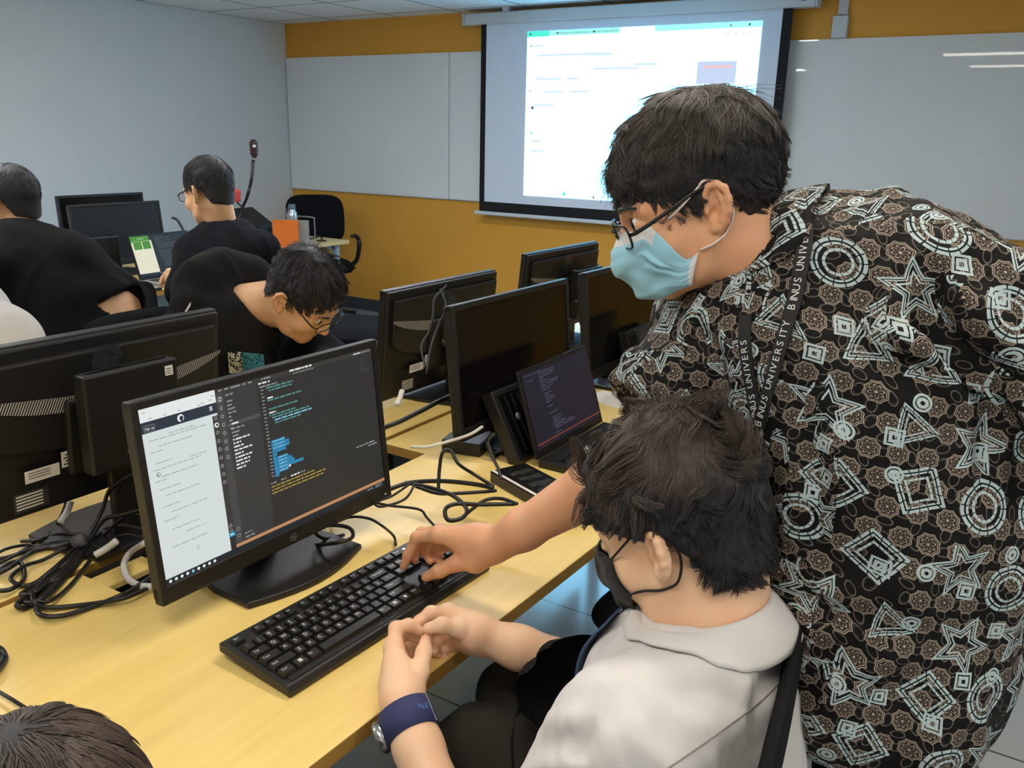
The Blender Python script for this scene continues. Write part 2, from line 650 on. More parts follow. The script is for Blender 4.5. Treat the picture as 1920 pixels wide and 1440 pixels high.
fx = lambda y: -.634 + .036 * (y - .8)
desk('maple desk with the keyboard and the bright monitor on it',
     [[(-1.293, -.7), (fx(-.7), -.7), (fx(3.1), 3.1), (-1.293, 3.1), (-1.293, 1.51), (-1.163, 1.51), (-1.163, .725), (-1.293, .725)]], [M_wood, M_edge],
     [(-1.25, -.72, -.5), (-1.25, -.68, .35), (-1.25, -.62, 3.0)], ((-1.2, 1.2, .5), (.016, 3.3, .34)))
desk('maple desk along the far side of the cable gap, monitors with their backs turned',
     [[(-1.95, -.7), (-1.31, -.7), (-1.31, 3.1), (-1.95, 3.1)]], [M_wood, M_edge],
     [(-1.93, -1.33, -.5), (-1.93, -1.33, 1.2), (-1.93, -1.33, 2.9)], ((-1.40, 1.2, .5), (.016, 3.3, .34)))
t = thing('cable_tray', 'dark cable tray sunk between the two maple desks', 'cable tray')
obj('trough', MB().box((-1.24, 1.13, .64), (.12, .84, .006)).box((-1.296, 1.13, .685), (.006, .84, .09)).box((-1.176, 1.13, .678), (.006, .84, .07)), M_dark, t)
obj('flap', MB().box((-1.266, .785, .718), (.05, .11, .012), b=.002), M_wood, t)
desk('maple desk row by the grey wall with the two dark monitors',
     [[(-4.05, .9), (-3.45, .9), (-3.45, 3.22), (-4.05, 3.22)]], [M_wood, M_edge],
     [(-4.03, -3.47, 1.1), (-4.03, -3.47, 3.1)], ((-3.56, 2.1, .52), (.016, 2.1, .36)))
desk('narrow maple desk behind the dark monitors, against the grey wall side',
     [[(-4.66, .9), (-4.06, .9), (-4.06, 3.22), (-4.66, 3.22)]], [M_wood, M_edge],
     [(-4.64, -4.08, 1.1), (-4.64, -4.08, 3.1)], None)
desk('pale end table near the room corner carrying a steel bottle and books',
     [[(-4.72, 3.32), (-4.12, 3.32), (-4.12, 4.5), (-4.72, 4.5)]], [M_pale, M_pale],
     [(-4.70, -4.14, 3.42), (-4.70, -4.14, 4.42)], None)


# ------------------------------------------------------------------ screens
PAL = {}


def gl(name, rgb, s=1.0):
    if name not in PAL:
        PAL[name] = glow(name, rgb, s)
    return PAL[name]


class Screen:
    """flat picture of a display, drawn in a 0..1 page with u right and v down"""
    def __init__(s, w, h, seed=1):
        s.w, s.h = w, h
        s.mb, s.mats, s.z = MB(), [], 0
        s.r = random.Random(seed)

    def mi(s, m):
        if m not in s.mats:
            s.mats.append(m)
        return s.mats.index(m)

    def rect(s, u0, v0, u1, v1, m, layer=1):
        X = lambda u: (u - .5) * s.w
        Y = lambda v: (.5 - v) * s.h
        y = -.0003 * layer
        s.mb.add([(X(u0), y, Y(v1)), (X(u1), y, Y(v1)), (X(u1), y, Y(v0)), (X(u0), y, Y(v0))], [(0, 1, 2, 3)], s.mi(m))

    def words(s, u, v, length, m, hgt=.009, layer=2):
        """a run of unreadably small words"""
        e = u + length
        while u < e - .004:
            w = min(s.r.uniform(.006, .03), e - u)
            s.rect(u, v, u + w, v + hgt, m, layer)
            u += w + .004

    def text(s, st, u, v, size, m, align='LEFT', layer=3):
        T = Matrix.Translation(((u - .5) * s.w, -.0003 * layer, (.5 - v) * s.h)) @ Matrix.Rotation(PI / 2, 4, 'X')
        s.mb.text(st, size * s.h, T, s.mi(m), align)

    def disc(s, u, v, r, m, layer=3, r0=0, n=18):
        T = Matrix.Translation(((u - .5) * s.w, -.0003 * layer, (.5 - v) * s.h)) @ Matrix.Rotation(PI / 2, 4, 'X')
        s.mb.disc((0, 0, 0), r * s.h, n, s.mi(m), T, r0 * s.h)

    def code(s, u0, v0, u1, v1, mats, dv=.022, hgt=.009, fill=.7):
        v, ind = v0, 0
        while v < v1:
            if s.r.random() < .86:
                ind = max(0, min(4, ind + s.r.choice((-1, 0, 0, 1))))
                u = u0 + ind * .014
                end = u + s.r.uniform(.15, fill) * (u1 - u)
                while u < end:
                    w = s.r.uniform(.008, .04)
                    s.rect(u, v, min(u + w, end), v + hgt, s.r.choice(mats), 2)
                    u += w + .005
            v += dv


G = dict(
    page=gl('display white page', (214, 224, 222), .95), pagetop=gl('display white browser bar', (226, 231, 230), 1.0),
    faint=gl('display faint grey text', (176, 188, 190), .85), navy=gl('display navy header', (42, 52, 66), .9),
    white=gl('display white text', (232, 234, 232), 1.0), mid=gl('display grey text', (150, 150, 148), .9),
    editor=gl('display charcoal editor', (47, 46, 44), .9), side=gl('display grey sidebar', (58, 58, 57), .9),
    bar=gl('display grey activity bar', (70, 71, 71), .9), sel=gl('display selected row', (82, 83, 83), .9),
    teal=gl('display teal code', (86, 150, 142), .9), blue=gl('display blue selection', (44, 128, 172), 1.0),
    lblue=gl('display light blue text', (130, 190, 214), 1.0), yellow=gl('display yellow text', (176, 152, 62), .9),
    peach=gl('display peach status bar', (192, 138, 96), .95), task=gl('display dark taskbar', (36, 44, 50), .8),
    cyan=gl('display cyan block', (40, 150, 196), 1.0), green=gl('display green block', (74, 140, 52), 1.0),
    cream=gl('display cream page', (226, 222, 198), 1.0), dnavy=gl('display dark navy editor', (24, 24, 44), .7),
    violet=gl('display dim violet code', (92, 88, 120), .7), orange=gl('display dim orange bar', (150, 74, 52), .7),
    slate=gl('display slate editor', (40, 46, 54), .7), slatetext=gl('display slate text', (110, 116, 122), .7))


def main_screen(w, h):
    s = Screen(w, h, 5)
    R_ = s.rect
    R_(0, 0, 1, 1, G['editor'], 0)
    # editor window in front
    R_(.272, 0, 1, .03, G['side'])
    R_(.272, .03, .303, .955, G['bar'])
    R_(.303, .03, .437, .955, G['side'])
    R_(.437, .03, .475, .66, G['editor'])
    for i, l in enumerate((.018, .02, .03, .02, .016, .018, .035, .02)):
        s.words(.285 + .024 * i + (.03 if i > 5 else 0), .01, l * .8, G['mid'])
    s.words(.585, .006, .11, G['white'], .01)
    for i in range(9):
        s.words(.60 + i * .011, .028, .006, G['mid'])
    for i in range(9):
        s.words(.90 + i * .01, .012, .007, G['white'] if i < 4 else G['mid'])
    s.text('Z', .287, .065, .028, G['white'], 'CENTER'); s.disc(.287, .065, .017, G['mid'], 2, .013)
    for v in (.115, .165, .215, .265, .315, .36, .41):
        s.disc(.288, v, .011, G['mid'], 2, .006)
        s.rect(.2855, v + .005, .2905, v + .013, G['mid'], 3)
    for v in (.86, .9):
        s.disc(.288, v, .012, G['mid'], 2, .008)
    s.words(.31, .046, .03, G['mid'])
    for k in range(8):
        s.words(.312, .085 + k * .023, .035 * (.4 + .6 * s.r.random()), G['mid'])
    R_(.303, .216, .437, .236, G['sel'], 2)
    s.words(.32, .222, .03, G['white'], layer=3)
    for k in range(12):
        s.words(.316, .252 + k * .022, .03 + .045 * s.r.random(), G['white'] if k > 2 else G['mid'])
    s.words(.312, .90, .03, G['mid']); s.words(.312, .925, .04, G['mid'])
    s.words(.445, .034, .04, G['white']); s.disc(.49, .038, .006, G['white'])
    s.words(.448, .056, .085, G['mid'])
    for k in range(26):
        s.words(.452, .078 + k * .0218, .012, G['mid'], .007)
    for v, u, l, m in ((.072, .475, .12, 'teal'), (.09, .485, .105, 'teal'), (.135, .475, .03, 'white'), (.15, .475, .155, 'teal'),
                       (.205, .475, .13, 'teal'), (.228, .475, .03, 'white'), (.245, .475, .115, 'teal'), (.262, .485, .17, 'teal'),
                       (.28, .495, .17, 'lblue'), (.298, .495, .12, 'teal')):
        s.words(u, v, l, G[m])
    for k in range(4):
        R_(.47 + .003 * (k > 0), .405 + k * .021, .52 + .035 * (1 - abs(k - 1.5) / 2), .425 + k * .021, G['blue'], 2)
    R_(.468, .405, .476, .6, G['blue'], 2); R_(.468, .49, .486, .51, G['blue'], 2)
    for k in range(5):
        R_(.468, .515 + k * .021, (.535, .55, .56, .6, .53)[k], .535 + k * .021, G['blue'], 2)
        s.words(.49, .52 + k * .021, .035, G['lblue'], .007, 3)
    R_(.468, .615, .486, .64, G['blue'], 2)
    for k in range(3):
        s.words(.475, .411 + k * .021, .05, G['lblue'], .007, 3)
    s.disc(.535, .6, .008, G['white'])
    for k, l in enumerate((.03, .03, .05, .03)):
        s.words(.445 + k * .045, .665, l * .8, G['mid'] if k != 2 else G['white'])
    for k, l in enumerate((.2, .26, .24)):
        s.words(.445, .688 + k * .021, l, G['yellow'], .008)
    for k in range(6):
        s.words(.932, .06 + k * .014, .022, G['bar'], .006)
    R_(.925, .13, .975, .15, G['side'], 2)
    s.words(.865, .65, .1, G['mid']); s.words(.93, .67, .055, G['mid'])
    R_(.69, .05, .692, .55, G['side'], 1)
    R_(.272, .948, 1, .968, G['peach'], 2)
    # browser window
    R_(0, 0, .272, .075, G['pagetop'], 2)
    R_(0, .075, .27, .136, G['navy'], 3)
    R_(0, .136, .25, .968, G['page'], 2)
    R_(.25, .136, .27, .15, G['page'], 2)
    for u, v in ((.012, .02), (.03, .058), (.08, .06), (.13, .058), (.255, .03), (.245, .05), (.215, .055), (.2, .06)):
        s.words(u, v, .012, G['faint'], .006, 4)
    R_(.011, .095, .047, .129, G['mid'], 4); R_(.0122, .0972, .0458, .1268, G['navy'], 5)
    s.text('Sign up', .029, .112, .019, G['white'], 'CENTER', 7)
    s.disc(.137, .105, .021, G['white'], 5)
    s.disc(.139, .106, .0125, G['navy'], 6); R_(.1355, .108, .1425, .127, G['navy'], 6)
    for k in range(3):
        R_(.243, .09 + k * .009, .254, .095 + k * .009, G['white'], 5)
    for v, u, l in ((.165, .09, .09), (.18, .02, .2), (.22, .05, .12), (.245, .02, .04), (.31, .03, .06), (.345, .02, .17), (.33, .15, .06),
                    (.39, .045, .13), (.41, .02, .04), (.46, .03, .08), (.5, .05, .12), (.56, .03, .06), (.6, .06, .13), (.64, .03, .05),
                    (.7, .05, .1), (.74, .1, .07), (.8, .04, .13)):
        s.words(u, v, l, G['faint'], .006, 3)
    s.disc(.035, .375, .013, G['mid'], 4); s.disc(.036, .374, .007, G['page'], 5)
    s.disc(.13, .86, .012, G['faint'], 4, .008)
    # strip of icons of a second editor window behind
    R_(.25, .15, .273, .885, G['side'], 2)
    s.disc(.262, .205, .015, G['white'], 4); s.disc(.263, .204, .008, G['side'], 5)
    for v in (.165, .25, .3, .35, .4, .45, .5, .55):
        s.disc(.261, v, .011, G['mid'], 4, .006)
    R_(.25, .862, .273, .888, G['cyan'], 4); s.words(.254, .87, .014, G['white'], .008, 5)
    s.disc(.26, .82, .011, G['mid'], 4, .006); s.disc(.26, .85, .01, G['mid'], 4, .006)
    R_(0, .968, 1, 1, G['task'], 3)
    for k in range(9):
        if k == 4:
            R_(.087, .97, .104, .998, G['navy'], 4)
        s.disc(.017 + .0205 * k, .985, .009, G['white'] if k != 4 else G['lblue'], 5)
    s.words(.945, .974, .035, G['mid'], .006, 4); s.words(.945, .986, .035, G['mid'], .006, 4)
    s.words(.90, .98, .03, G['mid'], .008, 4)
    return s


def editor_screen(w, h, back, inks, seed, left=None):
    s = Screen(w, h, seed)
    s.rect(0, 0, 1, 1, back, 0)
    s.words(.02, .02, .3, inks[0], .008)
    s.code(.05, .07, .5, .4, inks, .03, .01)
    s.code(.3, .35, .9, .9, inks, .03, .01)
    return s


# ------------------------------------------------------------------ monitors
SW, SH = .477, .268


def vent_mat():
    m, nt, b = new_mat('perforated grey vent strip')
    tc = nt.nodes.new('ShaderNodeTexCoord')
    sp = nt.nodes.new('ShaderNodeSeparateXYZ')
    nt.links.new(tc.outputs['Object'], sp.inputs[0])
    x, z = N(nt, sp.outputs[0]), N(nt, sp.outputs[2])
    d = ((x * 1.0 + z * .45) * 210).fract()
    k = d.lt(.42)
    rp = nt.nodes.new('ShaderNodeMix')
    rp.data_type = 'RGBA'
    rp.inputs[6].default_value = (*lin((34, 33, 31)), 1)
    rp.inputs[7].default_value = (*lin((176, 172, 162)), 1)
    nt.links.new(k.k, rp.inputs[0])
    nt.links.new(rp.outputs[2], b.inputs['Base Color'])
    b.inputs['Roughness'].default_value = .5
    return m


M_vent = vent_mat()
M_disc = mat('smoky gloss disc', (44, 46, 50), .25, spec=.6, var=.5, vscale=60)
M_off = mat('switched-off display glass', (15, 13, 12), .16, spec=.35)
M_off2 = mat('switched-off display matt', (30, 33, 37), .3, spec=.5)
M_emblem = mat('grey maker emblem', (150, 150, 150), .35, metal=.5)
M_led = glow('white standby light', (255, 255, 255), 2)


def monitor(label, M, hc, tilt=.1, screen=None, off=M_off, logo=True, stickers=True, group=None, slab=False, base=True):
    t = thing('monitor', label, 'monitor', M, group)
    T = Matrix.Translation((0, 0, hc)) @ Matrix.Rotation(-tilt, 4, 'X')
    bs, bt, bb = .012, .0135, .0285
    x0, x1, z0, z1 = -SW / 2 - bs, SW / 2 + bs, -SH / 2 - bb, SH / 2 + bt
    w, h = x1 - x0, z1 - z0
    cz = (z0 + z1) / 2
    mb = MB()
    mb.box(((x0 + x1) / 2, .005, z1 - bt / 2), (w, .02, bt), 0, .0022, T)
    mb.box(((x0 + x1) / 2, .005, z0 + bb / 2), (w, .02, bb), 0, .0022, T)
    mb.box((x0 + bs / 2, .005, cz), (bs, .0195, h - .006), 0, .002, T)
    mb.box((x1 - bs / 2, .005, cz), (bs, .0195, h - .006), 0, .002, T)
    obj('bezel', mb, M_blk, t)
    if screen is None:
        mb = MB().box((0, .001, 0), (SW + .002, .004, SH + .002), 0, 0, T)
        obj('display', mb, off, t)
    else:
        mb = MB()
        mb.add(screen.mb.V, screen.mb.F, 0, False, T)
        mb.M = list(screen.mb.M)
        obj('display', mb, screen.mats, t)
    # back cover: a shallow shell with a deeper, rounded middle
    mb = MB().box((0, .0175, cz), (w - .006, .014, h - .006), 0, .004, T)
    poly = [(-w * .46, .115), (w * .46, .115), (w * .46, .0)] + [(w * .46 * math.cos(a), -.06 * math.sin(a)) for a in np.linspace(.2, PI - .2, 13)] + [(-w * .46, .0)]
    T2 = T @ Matrix.Translation((0, .022, cz + .015)) @ Matrix.Rotation(PI / 2, 4, 'X')
    mb.prism(poly, -.016, 0, 0, T2, .004)
    mb.box((0, .04, cz - .02), (.17, .018, .14), 0, .005, T)
    bk = obj('back_cover', mb, M_blk, t)
    # vent strip: a smile-shaped band across the back
    V, F = [], []
    n = 40
    for i in range(n + 1):
        x = (i / n - .5) * w * .96
        c = (2 * x / w) ** 2
        zc_ = cz + .038 + .04 * c
        hw = .0145 * (1 - c ** 2 * .95)
        V += [(x, .0392, zc_ - hw), (x, .0392, zc_ + hw)]
    for i in range(n):
        F.append((2 * i, 2 * i + 1, 2 * i + 3, 2 * i + 2))
    obj('vent_strip', MB().add(V, F, 0, False, T), M_vent, bk)
    mb = MB().disc((0, 0, 0), .031, 32, 0, T @ Matrix.Translation((0, .0388, cz + .104)) @ Matrix.Rotation(-PI / 2, 4, 'X'))
    obj('round_emblem', mb, M_disc, bk)
    if stickers:
        Tb = T @ Matrix.Translation((0, .0392, cz)) @ basis((-1, 0, 0), (0, 0, 1), (0, 1, 0))
        mb = MB().rect(-.160, -.084, -.100, -.061, .0003, 0, Tb).rect(-.096, -.074, -.080, -.044, .0003, 0, Tb)
        for k in range(3):
            mb.rect(-.154, -.067 - k * .005, -.116, -.0655 - k * .005, .0005, 1, Tb)
        for k in range(4):
            mb.rect(-.092 + .003 * (k % 2), -.070 + k * .006, -.084, -.067 + k * .006, .0005, 1, Tb)
        Tc = T @ Matrix.Translation((0, .0495, cz)) @ basis((-1, 0, 0), (0, 0, 1), (0, 1, 0))
        Tc = T @ Matrix.Translation((0, .0248, cz)) @ basis((-1, 0, 0), (0, 0, 1), (0, 1, 0))
        mb.rect(-.175, -.142, -.115, -.106, .0003, 2, Tc)
        for k in range(5):
            mb.rect(-.171, -.113 - k * .006, -.125, -.110 - k * .006, .0005, 0, Tc)
        obj('sticker', mb, [M_paper, M_ink, M_grey], bk)
    if logo:
        Tf = T @ Matrix.Translation((.0015, -.0056, -SH / 2 - .0155)) @ Matrix.Rotation(PI / 2, 4, 'X')
        mb = MB().disc((0, 0, 0), .0068, 28, 0, Tf, .0059)
        mb.text('hp', .0105, Tf @ Matrix.Shear('XZ', 4, (.0, 0)) @ Matrix.Translation((0, .0004, .0001)), 0)
        obj('emblem', mb, M_emblem, t)
        obj('power_light', MB().disc((SW / 2 - .006, 0, 0), .0012, 10, 0, T @ Matrix.Translation((0, -.0056, -SH / 2 - .0165)) @ Matrix.Rotation(PI / 2, 4, 'X')), M_led, t)
    if base:
        nk = MB().box((0, .062, hc * .55), (.062, .02, hc * 1.05), 0, .006)
        nk.box((0, .05, hc - .0), (.09, .03, .08), 0, .006)
        obj('neck', nk, M_blk, t)
        poly = [(-.105, .13), (.105, .13), (.128, .03)] + [(.128 - .256 * i / 10, -.055 - .03 * math.sin(PI * i / 10)) for i in range(11)] + [(-.128, .03)]
        obj('base', MB().prism(poly, .0, .011, 0, None, .003), M_blk, t)
    return t


YAW_D = 1.5357


def face_us(x, y):
    return rotz(YAW_D, (x, y, DZ))


def face_away(x, y):
    return rotz(YAW_D + PI, (x, y, DZ))


monitor('bright black monitor with code editor and white web page, on the near desk', face_us(-1.0210, .9326), .2126, .101,
        main_screen(SW, SH))
monitor('back of a black monitor with curved vent strip, behind the bright monitor', face_away(-1.425, .873), .235, .1, logo=False)
monitor('back of a black monitor with tangled cables, just beyond the stooping boy in the hoodie', face_away(-1.455, 1.95), .185, .1, logo=False)
monitor('large dark switched-off monitor standing behind the open black laptop', face_us(-1.05, 1.735), .222, .1)
monitor('back of the furthest black monitor, in front of the ochre wall', face_away(-1.49, 2.72), .2, .1, logo=False)
monitor('dark switched-off monitor beside the blue face mask', face_us(-1.05, 2.372), .218, .1)
monitor('wide dark grey monitor behind the laptop with green blocks', rotz(1.56, (-3.99, 2.67, DZ)), .21, .1, off=M_off2, logo=False)
monitor('black monitor standing nearest the grey wall, half covered by another', rotz(1.56, (-4.37, 2.84, DZ)), .225, .05, off=M_off, logo=False)


# ------------------------------------------------------------------ mini computers
def mini_pc(label, M, mats=None, ribs=False, stickers=(), group='black mini computers'):
    """box 177 wide (x), 34 thick (y), 175 tall (z), origin at the middle of its lower edge"""
    t = thing('mini_computer', label, 'computer', M, group)
    c = MB().box((0, 0, .0875), (.177, .034, .175), 0, .004)
    c.box((0, 0, .176), (.15, .006, .003), 1)
    obj('casing', c, [M_blk, M_gloss], t)
    if ribs:
        r = MB()
        r.box((0, -.0178, .0875), (.15, .002, .15), 0, .0008)
        for k in range(5):
            r.box((-.05 + .025 * k, -.0195, .0875), (.004, .004, .135), 1, .001)
        obj('grille', r, [M_gloss, M_blk], t)
        p = MB().tube([(-.03, -.021, .1), (-.03, -.019, .1)], .009, 16)
        obj('power_button', p, M_silver, t)
        obj('red_port', MB().box((.045, -.0205, .075), (.011, .003, .008), 0, .001), mat('red plastic', (176, 70, 76), .4), t)
    if stickers:
        s_ = MB()
        for x, z, w, h in stickers:
            s_.rect(x - w / 2, z - h / 2, x + w / 2, z + h / 2, .0176, 0, basis((1, 0, 0), (0, 0, 1), (0, -1, 0)))
            for k in range(3):
                s_.rect(x - w * .35, z - h * .3 + k * h * .22, x + w * .3, z - h * .22 + k * h * .22, .0179, 1, basis((1, 0, 0), (0, 0, 1), (0, -1, 0)))
        obj('sticker', s_, [M_paper, M_ink], t)
    return t


mini_pc('black mini computer with a small sticker hung between two monitors', rotz(YAW_D, (-1.315, .865, .895)), stickers=((.07, .155, .016, .018),))
mini_pc('black mini computer with two labels mounted on the furthest monitor', rotz(YAW_D, (-1.40, 2.79, .835)),
        stickers=((-.03, .14, .016, .03), (.03, .12, .035, .012), (.03, .085, .035, .03)))
mini_pc('ribbed black mini computer leaning beside the open laptop', rotz(YAW_D, (-.945, 1.655, DZ)) @ Matrix.Rotation(-.5, 4, 'X') @ Matrix.Translation((0, 0, .002)), ribs=True)
mini_pc('ribbed black mini computer leaning in front of the monitor beside the mask', rotz(YAW_D, (-.975, 2.39, DZ)) @ Matrix.Rotation(-.3, 4, 'X'), ribs=True)
mini_pc('black mini computer upright beneath the wide dark grey monitor', rotz(1.56, (-3.83, 2.43, DZ)) @ Matrix.Scale(1.25, 4), stickers=((.03, .07, .05, .012),))


# ------------------------------------------------------------------ keyboards
def key_rows():
    U = 1
    rows = []
    f = [('Esc', 0, 1)] + [('F%d' % (i + 1), x, 1) for i, x in enumerate((2, 3, 4, 5, 6.5, 7.5, 8.5, 9.5, 11, 12, 13, 14))]
    f += [('PrtSc', 15.25, 1), ('ScrLk', 16.25, 1), ('Pause', 17.25, 1)]
    rows.append((0, f))
    r1 = [(c, i, 1) for i, c in enumerate('`1234567890-=')] + [('< Backspace', 13, 2)]
    r1 += [('Insert', 15.25, 1), ('Home', 16.25, 1), ('PgUp', 17.25, 1), ('Num', 18.5, 1), ('/', 19.5, 1), ('*', 20.5, 1), ('-', 21.5, 1)]
    rows.append((-1.3, r1))
    r2 = [('Tab', 0, 1.5)] + [(c, 1.5 + i, 1) for i, c in enumerate('QWERTYUIOP[]')] + [('\\', 13.5, 1.5)]
    r2 += [('Delete', 15.25, 1), ('End', 16.25, 1), ('PgDn', 17.25, 1), ('7', 18.5, 1), ('8', 19.5, 1), ('9', 20.5, 1)]
    rows.append((-2.3, r2))
    r3 = [('Caps', 0, 1.75)] + [(c, 1.75 + i, 1) for i, c in enumerate("ASDFGHJKL;'")] + [('< Enter', 12.75, 2.25)]
    r3 += [('4', 18.5, 1), ('5', 19.5, 1), ('6', 20.5, 1)]
    rows.append((-3.3, r3))
    r4 = [('Shift', 0, 2.25)] + [(c, 2.25 + i, 1) for i, c in enumerate('ZXCVBNM,./')] + [('Shift', 12.25, 2.75), ('^', 16.25, 1)]
    r4 += [('1', 18.5, 1), ('2', 19.5, 1), ('3', 20.5, 1)]
    rows.append((-4.3, r4))
    r5 = [('Ctrl', 0, 1.25), ('win', 1.25, 1.25), ('Alt', 2.5, 1.25), ('', 3.75, 6.25), ('Alt', 10, 1.25), ('win', 11.25, 1.25), ('menu', 12.5, 1.25), ('Ctrl', 13.75, 1.25)]
    r5 += [('<', 15.25, 1), ('v', 16.25, 1), ('>', 17.25, 1), ('0', 18.5, 2), ('.', 20.5, 1)]
    rows.append((-5.3, r5))
    return rows


def keycap(mb, w, d, h, T, legend=None, lm=1):
    b, tp = .0008, .0022
    V = []
    for z, ins in ((0, 0), (h * .85, tp * .8), (h, tp)):
        x, y = w / 2 - ins, d / 2 - ins * .9
        V += [(-x, -y, z), (x, -y, z), (x, y, z), (-x, y, z)]
    F = [(8, 9, 10, 11)]
    for k in (0, 4):
        for i in range(4):
            j = (i + 1) % 4
            F.append((k + i, k + j, k + 4 + j, k + 4 + i))
    mb.add(V, F, 0, False, T)
    if legend:
        Tt = T @ Matrix.Translation((0, 0, h + .0003))
        if legend == 'win':
            for i in (0, 1):
                for j in (0, 1):
                    mb.rect(-.003 + i * .0032, -.003 + j * .0032, -.0002 + i * .0032, -.0002 + j * .0032, 0, lm, Tt)
        elif legend == 'menu':
            mb.rect(-.0025, -.003, .0025, .003, 0, lm, Tt)
        elif len(legend) == 1 and not legend.isalpha() and legend in '`1234567890-=':
            mb.text(legend, .0062, Tt @ Matrix.Translation((-.0015, -.0022, 0)), lm)
            mb.text('~!@#$%^&*()_+'['`1234567890-='.index(legend)], .0062, Tt @ Matrix.Translation((-.0015, .003, 0)), lm)
        elif len(legend) == 1:
            mb.text(legend, .0088, Tt @ Matrix.Translation((-.001, .0008, 0)), lm)
        else:
            mb.text(legend, .0056, Tt @ Matrix.Translation((-w / 2 + .0032, .001, 0)), lm, 'LEFT')


def keyboard(label, M, individual, group='computer keyboards'):
    t = thing('keyboard', label, 'keyboard', M, group)
    u = .01905
    x0, x1, y0, y1 = -.0165, .4285, -.128, .0205
    zt = lambda y: .0165 + (y - y0) / (y1 - y0) * .0125
    zb = lambda y: .0015 + (y - y0) / (y1 - y0) * .0115
    poly = [(y0, zb(y0)), (y0 - .001, zb(y0) + .007), (y0 + .004, zt(y0) - .001), (y0 + .008, zt(y0)), (y1 - .004, zt(y1)), (y1, zt(y1) - .003), (y1, zb(y1))]
    obj('case', MB().prism(poly, 0, x1 - x0, 0, basis((0, 1, 0), (0, 0, 1), (1, 0, 0), (x0, 0, 0)), .0015), M_blk, t)
    if individual:
        obj('key_well', MB().box((.206, -.055, zt(-.055) + .0002), (.42, .128, .0006), 0, 0).add([], []), M_blk, t,
            Matrix.Translation((0, 0, 0)))
        t.children[-1].matrix_basis = Matrix.Translation((.206, -.055, zt(-.055))) @ Matrix.Rotation(.084, 4, 'X') @ Matrix.Translation((-.206, .055, -zt(-.055)))
        for x in (.02, .39):
            obj('foot', MB().box((x, .012, .0058), (.02, .005, .0115), 0, .001), M_blk, t)
        obj('status_light', MB().rect(.352, .004, .358, .0075, zt(.006) + .0006).rect(.372, .004, .376, .0075, zt(.006) + .0006), M_led, t)
    n = 0
    rest = MB()
    for ry, keys in key_rows():
        for lab, kx, kw in keys:
            y = ry * u
            h = .0082 if ry != 0 else .0072
            T = Matrix.Translation(((kx - .5 + kw / 2) * u, y, zt(y) - .0008)) @ Matrix.Rotation(.084, 4, 'X')
            T2 = T
            if individual and n < 97:
                mb = MB()
                keycap(mb, kw * u - .0016, u - .0018, h, T, lab)
                obj('key', mb, [M_key, M_leg], t)
            else:
                keycap(rest, kw * u - .0016, u - .0018, h, T, lab if individual else None)
            n += 1
    for yy_, lab in ((-2.8, '+'), (-4.8, 'Enter')):
        keycap(rest, u - .0016, 2 * u - .0018, .008, Matrix.Translation((21.5 * u, yy_ * u, zt(yy_ * u) - .0008)) @ Matrix.Rotation(.084, 4, 'X'), lab if individual else None)
    o = obj('number_keys' if individual else 'keys', rest, [M_key, M_leg], t)
    return t


keyboard('black full-size keyboard under the reaching hand', rotz(1.5111, (-.8799, .7051, DZ)), True)
keyboard('black keyboard lying behind the cabled monitor near the hoodie', rotz(YAW_D + PI, (-1.62, 2.2, DZ)), False)


# ------------------------------------------------------------------ laptops
def laptop(label, M, w, d, ang, scr, body=M_blk, lidm=M_blk2, group=None, tk=.018):
    """origin at the hinge middle on the desk; x right, y away from the user, z up"""
    t = thing('laptop', label, 'laptop', M, group)
    obj('base', MB().box((0, -d / 2, tk / 2 + .001), (w, d, tk), 0, .003), body, t)
    kb = MB().box((0, -d * .36, tk + .0012), (w * .88, d * .44, .001), 0)
    for r in range(5):
        for c in range(14):
            kb.box((-w * .41 + c * w * .063, -d * .17 - r * d * .095, tk + .0028), (w * .054, d * .078, .0025), 1)
    obj('keyboard_deck', kb, [M_blk2, M_key], t)
    obj('touchpad', MB().box((0, -d * .8, tk + .0012), (w * .32, d * .26, .001), 0), M_grey, t)
    h = w * .62
    T = Matrix.Translation((0, 0, tk)) @ Matrix.Rotation(-ang, 4, 'X')
    lid = obj('lid', MB().box((0, .0045, h / 2), (w, .008, h), 0, .003, T), lidm, t)
    s = scr
    mb = MB()
    mb.add(s.mb.V, s.mb.F, 0, False, T @ Matrix.Translation((0, -.0004, h / 2 + .004)))
    mb.M = list(s.mb.M)
    obj('display', mb, s.mats, t)
    return t


inks = [G['violet'], G['violet'], G['slatetext']]
s1 = Screen(.315, .178, 3)
s1.rect(0, 0, 1, 1, G['dnavy'], 0)
s1.words(.03, .03, .25, G['violet'], .01); s1.words(.06, .1, .08, G['violet'], .012)
s1.code(.22, .05, .6, .3, inks, .03, .011); s1.code(.25, .34, .7, .62, inks, .03, .011, .5); s1.code(.28, .68, .9, .9, inks, .03, .011)
s1.rect(0, .93, 1, .945, G['orange'], 2)
for k in range(9):
    s1.disc(.06 + k * .03, .972, .008, G['orange'], 2)
laptop('open black laptop showing dim code, in front of the large dark monitor', rotz(YAW_D + .03, (-.898, 1.755, DZ)), .335, .23, .3, s1)
s2 = Screen(.315, .178, 8)
s2.rect(0, 0, 1, 1, gl('display nearly black editor', (30, 26, 30), .6), 0)
s2.code(.1, .1, .4, .4, [G['slate']], .035, .011)
laptop('open dark laptop half hidden by the patterned sleeve', rotz(YAW_D + .05, (-.87, 2.34, DZ)), .335, .23, .3, s2)
s3 = Screen(.335, .196, 4)
s3.rect(0, 0, 1, 1, G['slate'], 0)
s3.rect(.0, 0, .31, .15, G['green'], 1); s3.rect(.0, .12, .34, .93, G['cream'], 1)
s3.rect(.03, .14, .165, .33, G['green'], 2); s3.rect(.18, .14, .31, .33, G['green'], 2)
